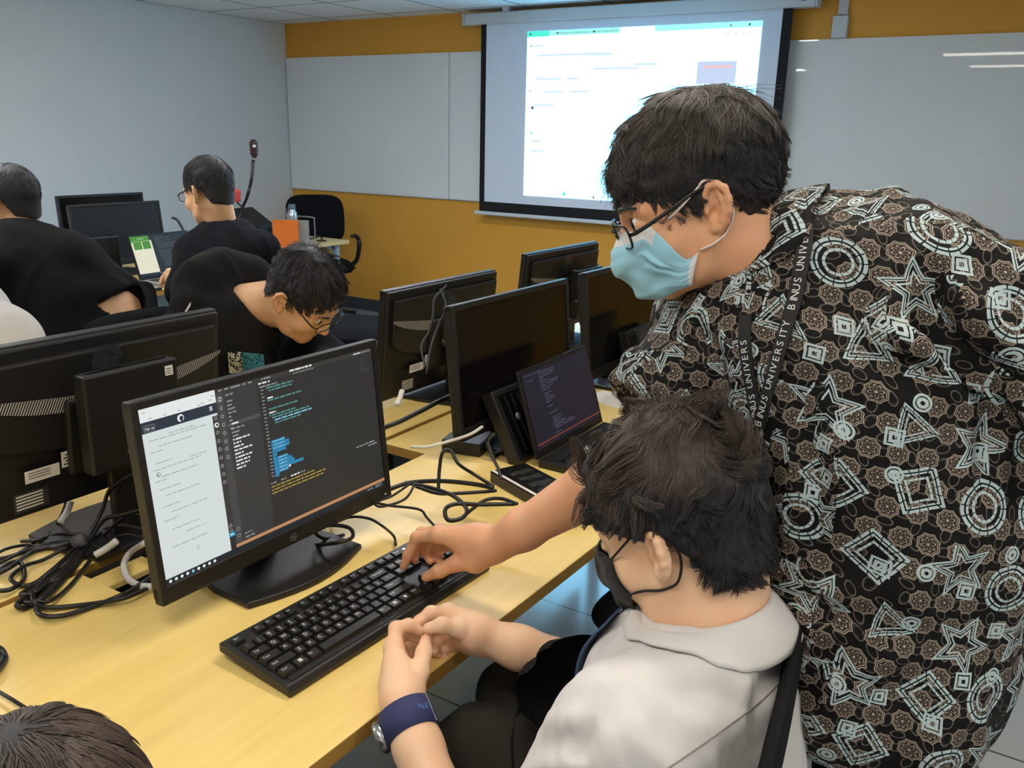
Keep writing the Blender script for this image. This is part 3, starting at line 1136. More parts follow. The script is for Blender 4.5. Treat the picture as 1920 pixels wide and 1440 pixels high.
s3.words(.12, .06, .1, G['cream'], .014, 3)
s3.code(.4, .05, .95, .85, [G['slatetext']], .035, .011)
for k in range(12):
    s3.disc(.34 + k * .03, .965, .01, G['cream'], 2)
laptop('open silver laptop with green and cream screen, being typed on', rotz(1.60, (-3.655, 2.7, DZ)), .352, .24, .32, s3, M_silver)
s4 = Screen(.315, .178, 9)
s4.rect(0, 0, 1, 1, gl('display deep blue editor', (26, 32, 58), .8), 0)
s4.code(.3, .05, .95, .5, [gl('display pale blue code', (96, 112, 150), .8)], .035, .011)
laptop('open laptop with deep blue screen by the person in the black t-shirt', rotz(1.5, (-3.72, 2.2, DZ)), .335, .23, .3, s4)


# ------------------------------------------------------------------ office chairs
M_cush = mat('black upholstery fabric', (15, 16, 19), .9, bump=.2, bscale=700, spec=.2)
M_navy = mat('dark navy mesh fabric', (26, 32, 44), .8, bump=.2, bscale=900)


def rounded_slab(w, d, th, r, bend=0, n=8):
    """cushion: rounded outline in xz, thickness along y, bent by a parabola"""
    bm = bmesh.new()
    bmesh.ops.create_grid(bm, x_segments=16, y_segments=16, size=.5)
    V = []
    for v in bm.verts:
        x, z = v.co.x * 2, v.co.y * 2
        k = 1 / max(1e-6, (abs(x) ** 4 + abs(z) ** 4) ** .25) * max(abs(x), abs(z)) if (x or z) else 1
        V.append((x * k, z * k))
    F = [tuple(v.index for v in f.verts) for f in bm.faces]
    bm.free()
    out, faces = [], []
    m = len(V)
    for sgn in (1, -1):
        for x, z in V:
            e = max(0, 1 - (x ** 4 + z ** 4)) ** .35
            out.append((x * w / 2, sgn * th / 2 * e + bend * (x * x), z * d / 2))
    faces = list(F) + [tuple(reversed([i + m for i in f])) for f in F]
    return out, faces


def office_chair(label, M, back=True, arms=True, backm=M_cush, seat_h=.47, back_h=.5, group='black office chairs', thick=.055, by=.25):
    """faces -y; origin on the floor under the seat"""
    t = thing('office_chair', label, 'chair', M, group)
    V, F = rounded_slab(.48, .47, .09, .1)
    obj('seat', MB().add(V, F, 0, True, Matrix.Translation((0, 0, seat_h)) @ Matrix.Rotation(PI / 2, 4, 'X')), M_cush, t)
    if back:
        V, F = rounded_slab(.45, back_h, thick, .1, -.06 if thick > .04 else -.004)
        obj('backrest', MB().add(V, F, 0, True, Matrix.Translation((0, by, seat_h + .14 + back_h / 2)) @ Matrix.Rotation(-.1, 4, 'X')), backm, t)
        obj('back_bracket', MB().tube([(0, .1, seat_h - .05), (0, by + .02, seat_h - .03), (0, by + .03, seat_h + .25)], .02, 8, sub=5), M_blk2, t)
    if arms:
        for s in (-1, 1):
            obj('armrest', MB().tube([(s * .22, .1, seat_h - .03), (s * .285, .06, seat_h + .03), (s * .29, -.02, seat_h + .17), (s * .285, .06, seat_h + .215), (s * .28, .18, seat_h + .20)],
                                     .018, 8, sub=6), M_blk2, t)
    obj('column', MB().lathe([(.035, .1), (.035, .28), (.02, .28), (.02, seat_h - .03)], 16), M_blk2, t)
    for k in range(5):
        a = 2 * PI * k / 5 + .3
        c, s = math.cos(a), math.sin(a)
        b = obj('spoke', MB().tube([(0, 0, .12), (c * .15, s * .15, .1), (c * .28, s * .28, .075)], [.025, .02, .014], 8), M_blk2, t)
        obj('caster', MB().tube([(c * .28 - s * .02, s * .28 + c * .02, .03), (c * .28 + s * .02, s * .28 - c * .02, .03)], .03, 14), M_blk2, b)
    return t


office_chair('black office chair standing empty in the far room corner', rotz(.95, (-4.68, 4.80, 0)), back_h=.38)
office_chair('black office chair tucked at the near desk, seen past the dark mask', rotz(-1.7, (-.43, 1.57, 0)), back=False, arms=False, seat_h=.53)
office_chair('black office chair under the boy in the white shirt, its back edge behind him', rotz(-1.41, (-.378, .82, 0)), arms=False, back_h=.34, thick=.022, by=.21)
office_chair('dark office chair seat between the end table and the boy in the hoodie', rotz(PI / 2 + .3, (-3.05, 3.3, 0)), back=False, arms=False)
office_chair('black office chair of the boy in the hoodie', rotz(PI / 2, (-2.15, 1.62, 0)), arms=False, back_h=.3)
office_chair('office chair of the person in the black t-shirt', rotz(-PI / 2, (-2.92, 1.72, 0)), arms=False, back_h=.34)
office_chair('office chair of the person in the black jumper', rotz(-PI / 2, (-2.84, 2.35, 0)), arms=False, back_h=.3)
office_chair('office chair under the person in the white top', rotz(PI / 2, (-2.12, .98, 0)), arms=False, back_h=.3)
office_chair('office chair under the dark-haired person bent over the near desk', rotz(-PI / 2, (-.26, .18, 0)), arms=False, back_h=.3)


# ------------------------------------------------------------------ small things on the near desk
t = thing('docking_station', 'flat black docking box with white stripe and printed label, beside the laptop', 'docking station',
          rotz(-.39, (-.80, 1.447, DZ)))
obj('casing', MB().box((0, 0, .013), (.27, .095, .026), 0, .003), M_blk2, t)
obj('white_stripe', MB().rect(-.133, -.0455, .133, -.038, .0264), M_paper, t)
lb = MB()
for k in range(9):
    for j in range(5):
        lb.rect(-.10 + j * .034, -.022 + k * .0065, -.10 + j * .034 + .012 + .014 * random.random(), -.019 + k * .0065, .0264)
obj('printed_label', lb, M_ink, t)

t = thing('power_adapter', 'black square power adapter on the desk by the leaning computer', 'power adapter', rotz(YAW_D + .25, (-1.10, 1.60, DZ)))
obj('body', MB().box((0, 0, .016), (.1, .1, .032), 0, .004), M_blk, t)
t = tag(obj('cable_coil', MB().tube([(.03 * math.cos(a), .006 * math.sin(3 * a), .034 + .03 * math.sin(a)) for a in np.linspace(0, 2 * PI * 2.8, 60)], .0065, 8),
            M_cable, M=rotz(YAW_D, (-1.01, 1.585, DZ))), 'thick black cable coil standing beside the power adapter', 'cable')
tag(obj('folded_paper', MB().box((0, 0, .002), (.1, .14, .004), 0, .001), M_paper, M=rotz(1.3, (-.99, 2.16, DZ))),
    'white folded paper on the desk beside the open laptop', 'paper')


# ------------------------------------------------------------------ smooth solid modeller (for bodies, clothes, hair)
class Field:
    """distance field on a grid; round shapes are blended into it and its zero surface becomes the mesh"""
    def __init__(s, lo, hi, h):
        s.lo = np.array(lo, float)
        s.h = h
        n = np.ceil((np.array(hi, float) - s.lo) / h).astype(int) + 1
        s.n = n
        s.f = np.full(n, 1.0, np.float32)
        s.ax = [(s.lo[i] + h * np.arange(n[i])).astype(np.float32) for i in range(3)]

    def _sub(s, lo, hi, m):
        i0 = np.clip(np.floor((np.array(lo) - m - s.lo) / s.h).astype(int), 0, s.n)
        i1 = np.clip(np.ceil((np.array(hi) + m - s.lo) / s.h).astype(int) + 1, 0, s.n)
        if (i1 <= i0).any():
            return None
        sl = tuple(slice(a, b) for a, b in zip(i0, i1))
        X = s.ax[0][sl[0]][:, None, None]
        Y = s.ax[1][sl[1]][None, :, None]
        Z = s.ax[2][sl[2]][None, None, :]
        return sl, X, Y, Z

    def _mix(s, sl, d, k, mode):
        a = s.f[sl]
        if mode == 'sub':
            d = -d
            hh = np.maximum(k - np.abs(a - d), 0) / k
            s.f[sl] = np.maximum(a, d) + hh * hh * (k * .25)
        else:
            hh = np.maximum(k - np.abs(a - d), 0) / k
            s.f[sl] = np.minimum(a, d) - hh * hh * (k * .25)

    def cone(s, a, b, ra, rb, k=.01, mode='add'):
        a, b = np.array(a, float), np.array(b, float)
        R = max(ra, rb)
        q = s._sub(np.minimum(a, b) - R, np.maximum(a, b) + R, k + 3 * s.h)
        if q is None:
            return s
        sl, X, Y, Z = q
        ab = b - a
        L2 = max(1e-12, ab @ ab)
        t = np.clip(((X - a[0]) * ab[0] + (Y - a[1]) * ab[1] + (Z - a[2]) * ab[2]) / L2, 0, 1)
        d = np.sqrt((X - a[0] - t * ab[0]) ** 2 + (Y - a[1] - t * ab[1]) ** 2 + (Z - a[2] - t * ab[2]) ** 2) - (ra + (rb - ra) * t)
        s._mix(sl, d, k, mode)
        return s

    def chain(s, P, R, k=.006, mode='add'):
        for i in range(len(P) - 1):
            s.cone(P[i], P[i + 1], R[i], R[i + 1], k, mode)
        return s

    def ball(s, c, r, k=.01, mode='add'):
        return s.cone(c, c, r, r, k, mode)

    def ell(s, c, r, A=None, k=.01, mode='add'):
        """ellipsoid, A columns are its axes"""
        c, r = np.array(c, float), np.array(r, float)
        A = np.eye(3) if A is None else np.array(A, float)
        ext = np.sqrt(((A * r[None, :]) ** 2).sum(1))
        q = s._sub(c - ext, c + ext, k + 3 * s.h)
        if q is None:
            return s
        sl, X, Y, Z = q
        x, y, z = X - c[0], Y - c[1], Z - c[2]
        k0 = k1 = 0
        for i in range(3):
            u = x * A[0, i] + y * A[1, i] + z * A[2, i]
            k0 = k0 + (u / r[i]) ** 2
            k1 = k1 + (u / r[i] ** 2) ** 2
        k0, k1 = np.sqrt(k0), np.sqrt(k1)
        d = k0 * (k0 - 1) / np.maximum(k1, 1e-6)
        s._mix(sl, d, k, mode)
        return s

    def plane(s, c, n, R, keep_below=True):
        """trim what lies beyond the plane through c, within R of c"""
        c, n = np.array(c, float), np.array(n, float)
        n = n / np.linalg.norm(n)
        q = s._sub(c - R, c + R, 0)
        if q is None:
            return s
        sl, X, Y, Z = q
        d = (X - c[0]) * n[0] + (Y - c[1]) * n[1] + (Z - c[2]) * n[2]
        m = ((X - c[0]) ** 2 + (Y - c[1]) ** 2 + (Z - c[2]) ** 2) < R * R
        s.f[sl] = np.where(m, np.maximum(s.f[sl], d), s.f[sl])
        return s

    def loft(s, st, k=.04, n=4):
        """stations (centre, lateral unit, half width, half depth, forward unit) joined by overlapping ellipsoids"""
        for i in range(len(st) - 1):
            c0, l0, w0, d0, f0 = [np.array(x, float) for x in st[i]]
            c1, l1, w1, d1, f1 = [np.array(x, float) for x in st[i + 1]]
            step = np.linalg.norm(c1 - c0) / n
            for j in range(n + (i == len(st) - 2)):
                t = j / n
                l = l0 + (l1 - l0) * t
                l /= np.linalg.norm(l)
                a = c1 - c0
                a = a - l * (a @ l)
                a /= np.linalg.norm(a)
                f = np.cross(a, l)
                s.ell(c0 + (c1 - c0) * t, (w0 + (w1 - w0) * t, d0 + (d1 - d0) * t, max(step * 2.2, .035)), np.stack([l, f, a], 1), k)
        return s

    def mesh(s, smooth=2):
        f = s.f
        ins = f < 0
        cnt = np.zeros(np.array(f.shape) - 1, np.int8)
        for dx in (0, 1):
            for dy in (0, 1):
                for dz in (0, 1):
                    cnt += ins[dx:f.shape[0] - 1 + dx, dy:f.shape[1] - 1 + dy, dz:f.shape[2] - 1 + dz]
        act = (cnt > 0) & (cnt < 8)
        I = np.argwhere(act)
        idx = np.full(act.shape, -1, np.int32)
        idx[act] = np.arange(len(I))
        pos = np.zeros((len(I), 3))
        num = np.zeros(len(I))
        C = [(a, b, c) for a in (0, 1) for b in (0, 1) for c in (0, 1)]
        val = {c: f[I[:, 0] + c[0], I[:, 1] + c[1], I[:, 2] + c[2]].astype(float) for c in C}
        for c in C:
            for ax in range(3):
                if c[ax]:
                    continue
                e = list(c)
                e[ax] = 1
                a, b = val[c], val[tuple(e)]
                m = (a < 0) != (b < 0)
                t = np.where(m, a / np.where(m, a - b, 1), 0)
                p = np.tile(np.array(c, float), (len(I), 1))
                p[:, ax] += t
                pos += p * m[:, None]
                num += m
        V = s.lo + (I + pos / num[:, None]) * s.h
        Q = []
        for ax in range(3):
            b, c = (ax + 1) % 3, (ax + 2) % 3
            a0 = np.take(ins, range(0, f.shape[ax] - 1), ax)
            a1 = np.take(ins, range(1, f.shape[ax]), ax)
            E = np.argwhere(a0 != a1)
            E = E[(E[:, b] > 0) & (E[:, c] > 0) & (E[:, b] < f.shape[b] - 1) & (E[:, c] < f.shape[c] - 1)]
            if not len(E):
                continue
            flip = a0[E[:, 0], E[:, 1], E[:, 2]]
            q = []
            for db, dc in ((-1, -1), (0, -1), (0, 0), (-1, 0)):
                g = E.copy()
                g[:, b] += db
                g[:, c] += dc
                q.append(idx[g[:, 0], g[:, 1], g[:, 2]])
            q = np.stack(q, 1)
            q[~flip] = q[~flip][:, ::-1]
            Q.append(q)
        Q = np.concatenate(Q) if Q else np.zeros((0, 4), np.int32)
        Q = Q[(Q >= 0).all(1)]
        V = relax(V, Q, smooth)
        return V, Q


def relax(V, Q, it):
    if not it:
        return V
    a = np.concatenate([Q[:, 0], Q[:, 1], Q[:, 2], Q[:, 3]])
    b = np.concatenate([Q[:, 1], Q[:, 2], Q[:, 3], Q[:, 0]])
    deg = np.maximum(np.bincount(a, minlength=len(V)) + np.bincount(b, minlength=len(V)), 1)
    for _ in range(it):
        S = np.stack([np.bincount(a, V[b, i], len(V)) + np.bincount(b, V[a, i], len(V)) for i in range(3)], 1)
        V = V * .5 + .5 * S / deg[:, None]
    return V


def normals(V, Q):
    n = np.cross(V[Q[:, 2]] - V[Q[:, 0]], V[Q[:, 3]] - V[Q[:, 1]])
    o = np.zeros_like(V)
    for i in range(4):
        for j in range(3):
            o[:, j] += np.bincount(Q[:, i], n[:, j], len(V))
    return o / np.maximum(np.linalg.norm(o, axis=1), 1e-12)[:, None]


def vnoise(P, seed=0):
    """smooth value noise, -1..1"""
    P = np.asarray(P, float)
    i = np.floor(P).astype(np.int64)
    f = P - i
    f = f * f * (3 - 2 * f)

    def hsh(x, y, z):
        h = (x * 374761393 + y * 668265263 + z * 2147483647 + seed * 144665) & 0xffffffff
        h = ((h ^ (h >> 13)) * 1274126177) & 0xffffffff
        return ((h ^ (h >> 16)) & 0xffff) / 32767.5 - 1
    r = 0
    for a in (0, 1):
        for b in (0, 1):
            for c in (0, 1):
                w = (f[:, 0] if a else 1 - f[:, 0]) * (f[:, 1] if b else 1 - f[:, 1]) * (f[:, 2] if c else 1 - f[:, 2])
                r = r + w * hsh(i[:, 0] + a, i[:, 1] + b, i[:, 2] + c)
    return r


def folds(V, Q, amp, freq, dirn=None, seed=1, mask=None):
    """cloth wrinkles: ridged noise pushed along the normals"""
    P = V.copy()
    if dirn is not None:
        d = np.array(dirn, float)
        d /= np.linalg.norm(d)
        P = P - np.outer(P @ d, d) * .72        # stretch folds along d
    w = vnoise(P * freq * .5, seed + 5)
    P = P + .35 / freq * np.stack([w, vnoise(P * freq * .5 + 9, seed + 6), vnoise(P * freq * .5 + 17, seed + 7)], 1)
    r = 1 - 2 * np.abs(vnoise(P * freq, seed)) + .5 * (1 - 2 * np.abs(vnoise(P * freq * 2.1, seed + 1)))
    r = r * amp
    if mask is not None:
        r = r * mask
    return V + normals(V, Q) * r[:, None]


def solid(name, parts, mats, parent, mat_ids=None, uv=None):
    """link one mesh from (V, Q) pieces given in world space"""
    Vs, Qs, Ms = [], [], []
    o = 0
    for i, (V, Q) in enumerate(parts):
        Vs.append(V)
        Qs.append(Q + o)
        Ms.append(np.full(len(Q), mat_ids[i] if mat_ids else 0, np.int32))
        o += len(V)
    V, Q, Mi = np.concatenate(Vs), np.concatenate(Qs), np.concatenate(Ms)
    me = bpy.data.meshes.new(name)
    me.vertices.add(len(V))
    me.vertices.foreach_set('co', V.astype(np.float32).ravel())
    me.loops.add(len(Q) * 4)
    me.loops.foreach_set('vertex_index', Q.astype(np.int32).ravel())
    me.polygons.add(len(Q))
    me.polygons.foreach_set('loop_start', np.arange(0, len(Q) * 4, 4, dtype=np.int32))
    for m in (mats if isinstance(mats, (list, tuple)) else [mats]):
        me.materials.append(m)
    me.polygons.foreach_set('material_index', Mi)
    me.polygons.foreach_set('use_smooth', np.ones(len(Q), bool))
    if uv is not None:
        l = me.uv_layers.new(name='UVMap')
        l.data.foreach_set('uv', uv.astype(np.float32).ravel())
    me.update(calc_edges=True)
    me.validate()
    ob = bpy.data.objects.new(name, me)
    link(ob, parent, True)
    return ob


def v3(*a):
    return np.array(a, float)


def unit(a):
    a = np.array(a, float)
    return a / np.linalg.norm(a)


def frame(pos, fwd, up=(0, 0, 1), s=1.0):
    """4x4 with x right, y forward, z up"""
    f = unit(fwd)
    r = unit(np.cross(f, up))
    u = np.cross(r, f)
    M = np.eye(4)
    M[:3, 0], M[:3, 1], M[:3, 2], M[:3, 3] = r * s, f * s, u * s, pos
    return M


def frame_ear(ear, side, fwd, up=(0, 0, 1), s=1.0):
    """head frame whose ear on the given side (-1 own left, +1 own right) sits at a world point"""
    M = frame((0, 0, 0), fwd, up, s)
    M[:3, 3] = np.array(ear) - M[:3, :3] @ np.array((side * .082, -.018, -.004))
    return M


def xf(M, V):
    V = np.asarray(V, float)
    return V @ M[:3, :3].T + M[:3, 3]


def inv(M, p):
    return (np.asarray(p, float) - M[:3, 3]) @ M[:3, :3] / (np.linalg.norm(M[:3, 0]) ** 2)


# ------------------------------------------------------------------ heads
EAR_TILT = 14


def head_mesh(M, neck, rn=.058, h=.0022, jaw=1.0, nose=1.0, es=1.0):
    """skin of head, ears and neck; local x right, y forward, z up, origin between the ears. neck: world point of the neck root"""
    nb = inv(M, neck)
    lo = np.minimum(np.array((-.105, -.125, -.15)), nb - rn - .02)
    hi = np.maximum(np.array((.105, .135, .135)), nb + rn + .02)
    F = Field(lo, hi, h)
    F.ell((0, -.012, .038), (.074, .094, .083), k=.02)
    F.ell((0, .02, .02), (.068, .07, .085), k=.02)
    F.ell((0, .026, -.038), (.058 * jaw, .058, .066), k=.03)
    F.ball((0, .068, -.088), .019, .03)
    for s in (-1, 1):
        F.cone((s * .056 * jaw, .0, -.045), (s * .04 * jaw, .03, -.078), .016, .016, .025)
        F.cone((s * .04 * jaw, .03, -.078), (s * .012, .066, -.094), .016, .014, .025)
        F.ball((s * .042, .058, -.03), .024, .025)
        F.cone((s * .012, .084, .026), (s * .046, .07, .024), .011, .009, .016)
    F.cone((0, .088, .015), (0, .106 + .006 * (nose - 1), -.03), .008, .0115 * nose, .014)
    for s in (-1, 1):
        F.ball((s * .0125, .094, -.034), .0085, .008)
        F.ell((s * .033, .094, .006), (.017, .013, .011), k=.012, mode='sub')
        F.ell((s * .033, .078, .006), (.0155, .0125, .0105), k=.004)
    F.cone((-.018, .084, -.062), (.018, .084, -.062), .0085, .0085, .008)
    F.cone((-.015, .083, -.07), (.015, .083, -.07), .0085, .0085, .006)
    F.cone((-.022, .092, -.0655), (.022, .092, -.0655), .0018, .0018, .003, 'sub')
    # neck
    F.cone((0, -.032, -.05), nb, rn, rn * 1.06, .03)
    F.cone((0, .0, -.07), nb + np.array((0, .02, 0)), rn * .7, rn * .8, .03)
    # ears
    for s in (-1, 1):
        a = math.radians(24)
        out = unit((s * math.cos(a), -math.sin(a), 0))     # outward
        back = unit((-s * 0 + s * math.sin(a), -math.cos(a), 0)) if s > 0 else unit((-math.sin(a), -math.cos(a), 0))
        c = np.array((s * .0755, -.013, -.004))
        t = math.radians(EAR_TILT)
        up = unit(np.array((0, 0, 1)) * math.cos(t) + back * math.sin(t))
        bk = unit(back - up * (back @ up))
        on = np.cross(up, bk)
        on = on if on[0] * s > 0 else -on
        P = lambda u, v, w: c + (bk * u + up * v + on * w) * es
        F.ell(P(.005, .0, .003), (.006, .017, .029), np.stack([on, bk, up], 1), .008)
        F.ell(P(.006, .004, .012), (.007, .010, .018), np.stack([on, bk, up], 1), .006, 'sub')
        hel = [(-.010, .006, .005), (-.011, .018, .006), (-.005, .029, .008), (.006, .032, .010), (.016, .026, .012), (.0205, .012, .013), (.0195, -.004, .012), (.014, -.018, .009), (.006, -.027, .006)]
        F.chain([P(*p) for p in hel], [.0035, .004, .0042, .0044, .0045, .0043, .004, .0042, .0055], .004)
        F.ball(P(.0, -.026, .005), .0075, .006)
        anti = [(.006, .022, .008), (.011, .011, .009), (.012, -.003, .009), (.007, -.014, .008), (-.001, -.017, .007)]
        F.chain([P(*p) for p in anti], [.0028, .0032, .0034, .0035, .0035], .004)
        F.ball(P(-.009, -.004, .006), .0048, .004)
        F.ell(P(.0, -.006, .009), (.008, .006, .008), np.stack([on, bk, up], 1), .004, 'sub')
    V, Q = F.mesh(2)
    return xf(M, V), Q


def hair_cap(M, cut, R=(.082, .103, .094), c=(0, -.013, .040), h=.003, extra=()):
    """closed cap of hair around the skull; cut(x, y, z) is negative where hair grows (head space)"""
    F = Field((-.13, -.16, -.14), (.13, .16, .19), h)
    F.ell(c, R, k=.01)
    F.ell((0, -.045, -.035), (.062, .05, .06), k=.03)
    for cc, rr in extra:
        F.ell(cc, rr, k=.03)
    X, Y, Z = np.meshgrid(*F.ax, indexing='ij')
    d = cut(X, Y, Z)
    F.f = np.maximum(F.f, d.astype(np.float32))
    V, Q = F.mesh(2)
    return V, Q


def strands(V, Q, n, length, flow, width=.0009, seg=5, lift=.3, grav=.1, curl=.2, clump=.4, seed=1, keep=None, shape=None, freq=60, lay=.75, locks=None):
    """tapered hair strands growing from a cap given in head space. flow(P, Nn) -> direction field"""
    r = np.random.default_rng(seed)
    A = np.linalg.norm(np.cross(V[Q[:, 2]] - V[Q[:, 0]], V[Q[:, 3]] - V[Q[:, 1]]), axis=1)
    Nn = normals(V, Q)
    fi = r.choice(len(Q), n * 2, p=A / A.sum())
    w = r.random((n * 2, 4)) ** 1.0
    w /= w.sum(1)[:, None]
    P = (V[Q[fi]] * w[:, :, None]).sum(1)
    Nv = Nn[Q[fi]].mean(1)
    if keep is not None:
        m = keep(P, Nv)
        P, Nv = P[m], Nv[m]
    P, Nv = P[:n], Nv[:n]
    n = len(P)
    L = (length(P) if callable(length) else np.full(n, length)) * (.75 + .5 * r.random(n))
    D = flow(P, Nv) + Nv * lift
    D /= np.linalg.norm(D, axis=1)[:, None]
    p = P - Nv * .004
    path = [p]
    cl = np.stack([vnoise(P * freq, seed + i) + .6 * vnoise(P * freq * .45, seed + 60 + i) for i in range(3)], 1)
    for k in range(seg):
        jit = np.stack([vnoise(p * 45 + 3 * k, seed + 30 + i) for i in range(3)], 1)
        D = D + cl * clump * .3 + jit * curl * .5 + (r.random((n, 3)) - .5) * curl * .25
        D[:, 2] -= grav * .25
        # lie down along the skull rather than stand off it
        o = (p - np.array((0, -.014, .040))) / np.array((.083, .104, .096)) ** 2
        o /= np.linalg.norm(o, axis=1)[:, None]
        out = (D * o).sum(1)
        D = D - o * (np.maximum(out, 0) * (lay if k else 0) * np.clip((p[:, 2] + .01) / .05, 0, 1))[:, None]
        D /= np.linalg.norm(D, axis=1)[:, None]
        p = p + D * (L / seg)[:, None]
        if shape is not None:
            p = shape(p)
        path.append(p)
    path = np.stack(path, 1)
    if locks:
        K, amt = locks
        g = r.choice(n, min(K, n), replace=False)
        near = np.empty(n, int)
        for a in range(0, n, 2000):
            q = P[a:a + 2000]
            near[a:a + 2000] = g[np.argmin(((q[:, None, :] - P[g][None, :, :]) ** 2).sum(2), 1)]
        wt = (amt * (np.arange(seg + 1) / seg) ** 1.1)[None, :, None]
        path = path * (1 - wt) + path[near] * wt
    T = np.gradient(path, axis=1)
    T /= np.maximum(np.linalg.norm(T, axis=2), 1e-9)[:, :, None]
    a = np.cross(T, np.array((.3, .5, .8)))
    a /= np.maximum(np.linalg.norm(a, axis=2), 1e-9)[:, :, None]
    b = np.cross(T, a)
    W = width * (.7 + .6 * r.random(n))[:, None] * np.linspace(1, .18, seg + 1)[None, :] ** .8
    ring = []
    for j in range(3):
        t = 2 * PI * j / 3
        ring.append(path + (a * math.cos(t) + b * math.sin(t)) * W[:, :, None])
    ring = np.stack(ring, 2)                      # n, seg+1, 3, 3
    Vs = ring.reshape(-1, 3)
    base = (np.arange(n) * (seg + 1) * 3)[:, None, None]
    kk = np.arange(seg)[None, :, None] * 3
    j = np.arange(3)[None, None, :]
    j2 = (j + 1) % 3
    Qs = np.stack([base + kk + j, base + kk + j2, base + kk + 3 + j2, base + kk + 3 + j], -1).reshape(-1, 4)
    return Vs, Qs


def push_out(c, R):
    c, R = np.array(c), np.array(R)

    def fn(p):
        u = (p - c) / R
        d = np.linalg.norm(u, axis=1)
        m = d < 1
        p = p.copy()
        p[m] = c + (u[m] / d[m][:, None]) * R
        return p
    return fn


def radial_flow(whorl, fwd_bias=(0, 0, 0), side=(0, 0, 0)):
    """hair lies along the skull, away from the crown whorl"""
    wv = np.array(whorl, float)

    def fn(P, Nn):
        d = P - wv
        d = d - Nn * (d * Nn).sum(1)[:, None]
        d /= np.maximum(np.linalg.norm(d, axis=1), 1e-6)[:, None]
        return d + np.array(fwd_bias)
    return fn


# ------------------------------------------------------------------ hands and arms
def hand_arm(h, elbow, wrist, fingers, thumb, re=.043, rm=.041, rw=.027, upper=None, ru=.05, palm=None, kf=.006):
    """fingers: four chains of (knuckle, joint, joint, tip); thumb: (root, joint, joint, tip); all world points"""
    pts = [elbow, wrist] + [p for c in fingers for p in c] + list(thumb) + ([upper] if upper is not None else [])
    pts = np.array(pts)
    F = Field(pts.min(0) - .07, pts.max(0) + .07, h)
    e, w = np.array(elbow), np.array(wrist)
    m = e + (w - e) * .3
    m2 = e + (w - e) * .8
    F.chain([e, m, m2, w], [re, rm, rw * 1.08, rw], .02)
    if upper is not None:
        F.cone(upper, e, ru, re, .02)
    K = [np.array(c[0]) for c in fingers]
    for i, kp in enumerate(K):
        b = w + (kp - w) * .12
        F.cone(b, kp, rw * .72, .0125, .016)
    mid = (K[1] + K[2]) / 2
    F.ball(w + (mid - w) * .35, rw * .95, .02)
    th = [np.array(p) for p in thumb]
    F.cone(w + (th[0] - w) * .3, th[0], .017, .0165, .016)
    F.cone(th[0], w + (K[0] - w) * .7, .0145, .012, .016)
    F.chain(th, [.0155, .0125, .0108, .0078], .007)
    for i, c in enumerate(fingers):
        s = (1, 1.03, .98, .86)[i]
        c = [np.array(p) for p in c]
        F.chain(c, [.0115 * s, .0096 * s, .0086 * s, .0068 * s], kf)
        F.ball(c[1], .0100 * s, .004)
        F.ball(c[0], .0118 * s, .008)
    return F.mesh(2)


def nail(parent, M_nail, tip, prev, up, size=.0055):
    """thin curved plate on the back of a fingertip"""
    t, q = np.array(tip), np.array(prev)
    d = unit(t - q)
    u = np.array(up, float)
    u = unit(u - d * (u @ d))
    s = np.cross(d, u)
    mb = MB()
    V, F = [], []
    for i in range(6):
        for j in range(7):
            x = (j / 6 - .5) * 2
            y = i / 5
            wv = size * (.92 + .08 * y) * (1 if 0 < i < 5 else .8)
            p = t + d * (-.006 + .0105 * y) + s * x * wv + u * (.0072 - .0022 * x * x - .0016 * y * y)
            V.append(tuple(p))
    for i in range(5):
        for j in range(6):
            a = i * 7 + j
            F.append((a, a + 1, a + 8, a + 7))
    mb.add(V, F, 0, True)
    return obj('fingernail', mb, M_nail, parent, None, True)


def bvh_of(V, Q):
    from mathutils.bvhtree import BVHTree
    return BVHTree.FromPolygons([tuple(v) for v in V], [tuple(int(i) for i in q) for q in Q])


def drape(tree, p, off=.003, src=None):
    """nearest point on a garment, lifted a little"""
    loc, nrm, i, d = tree.find_nearest(Vector(p))
    return np.array(loc + nrm * off), np.array(nrm)


def drape_along(tree, p, src, off=.003):
    p, src = Vector(p), Vector(src)
    d = (p - src).normalized()
    loc, nrm, i, t = tree.ray_cast(src, d)
    if loc is None:
        return drape(tree, p, off)
    return np.array(loc - d * off), np.array(nrm)


def strap_on(pts, nrms, w, th, sub=5):
    mb = MB()
    P = spline([Vector(p) for p in pts], sub)
    Nn = spline([Vector(n) for n in nrms], sub)
    mb.tube(P, 0, 4, 0, False, None, 0, (w, th), [n.normalized() for n in Nn])
    return mb, P, Nn


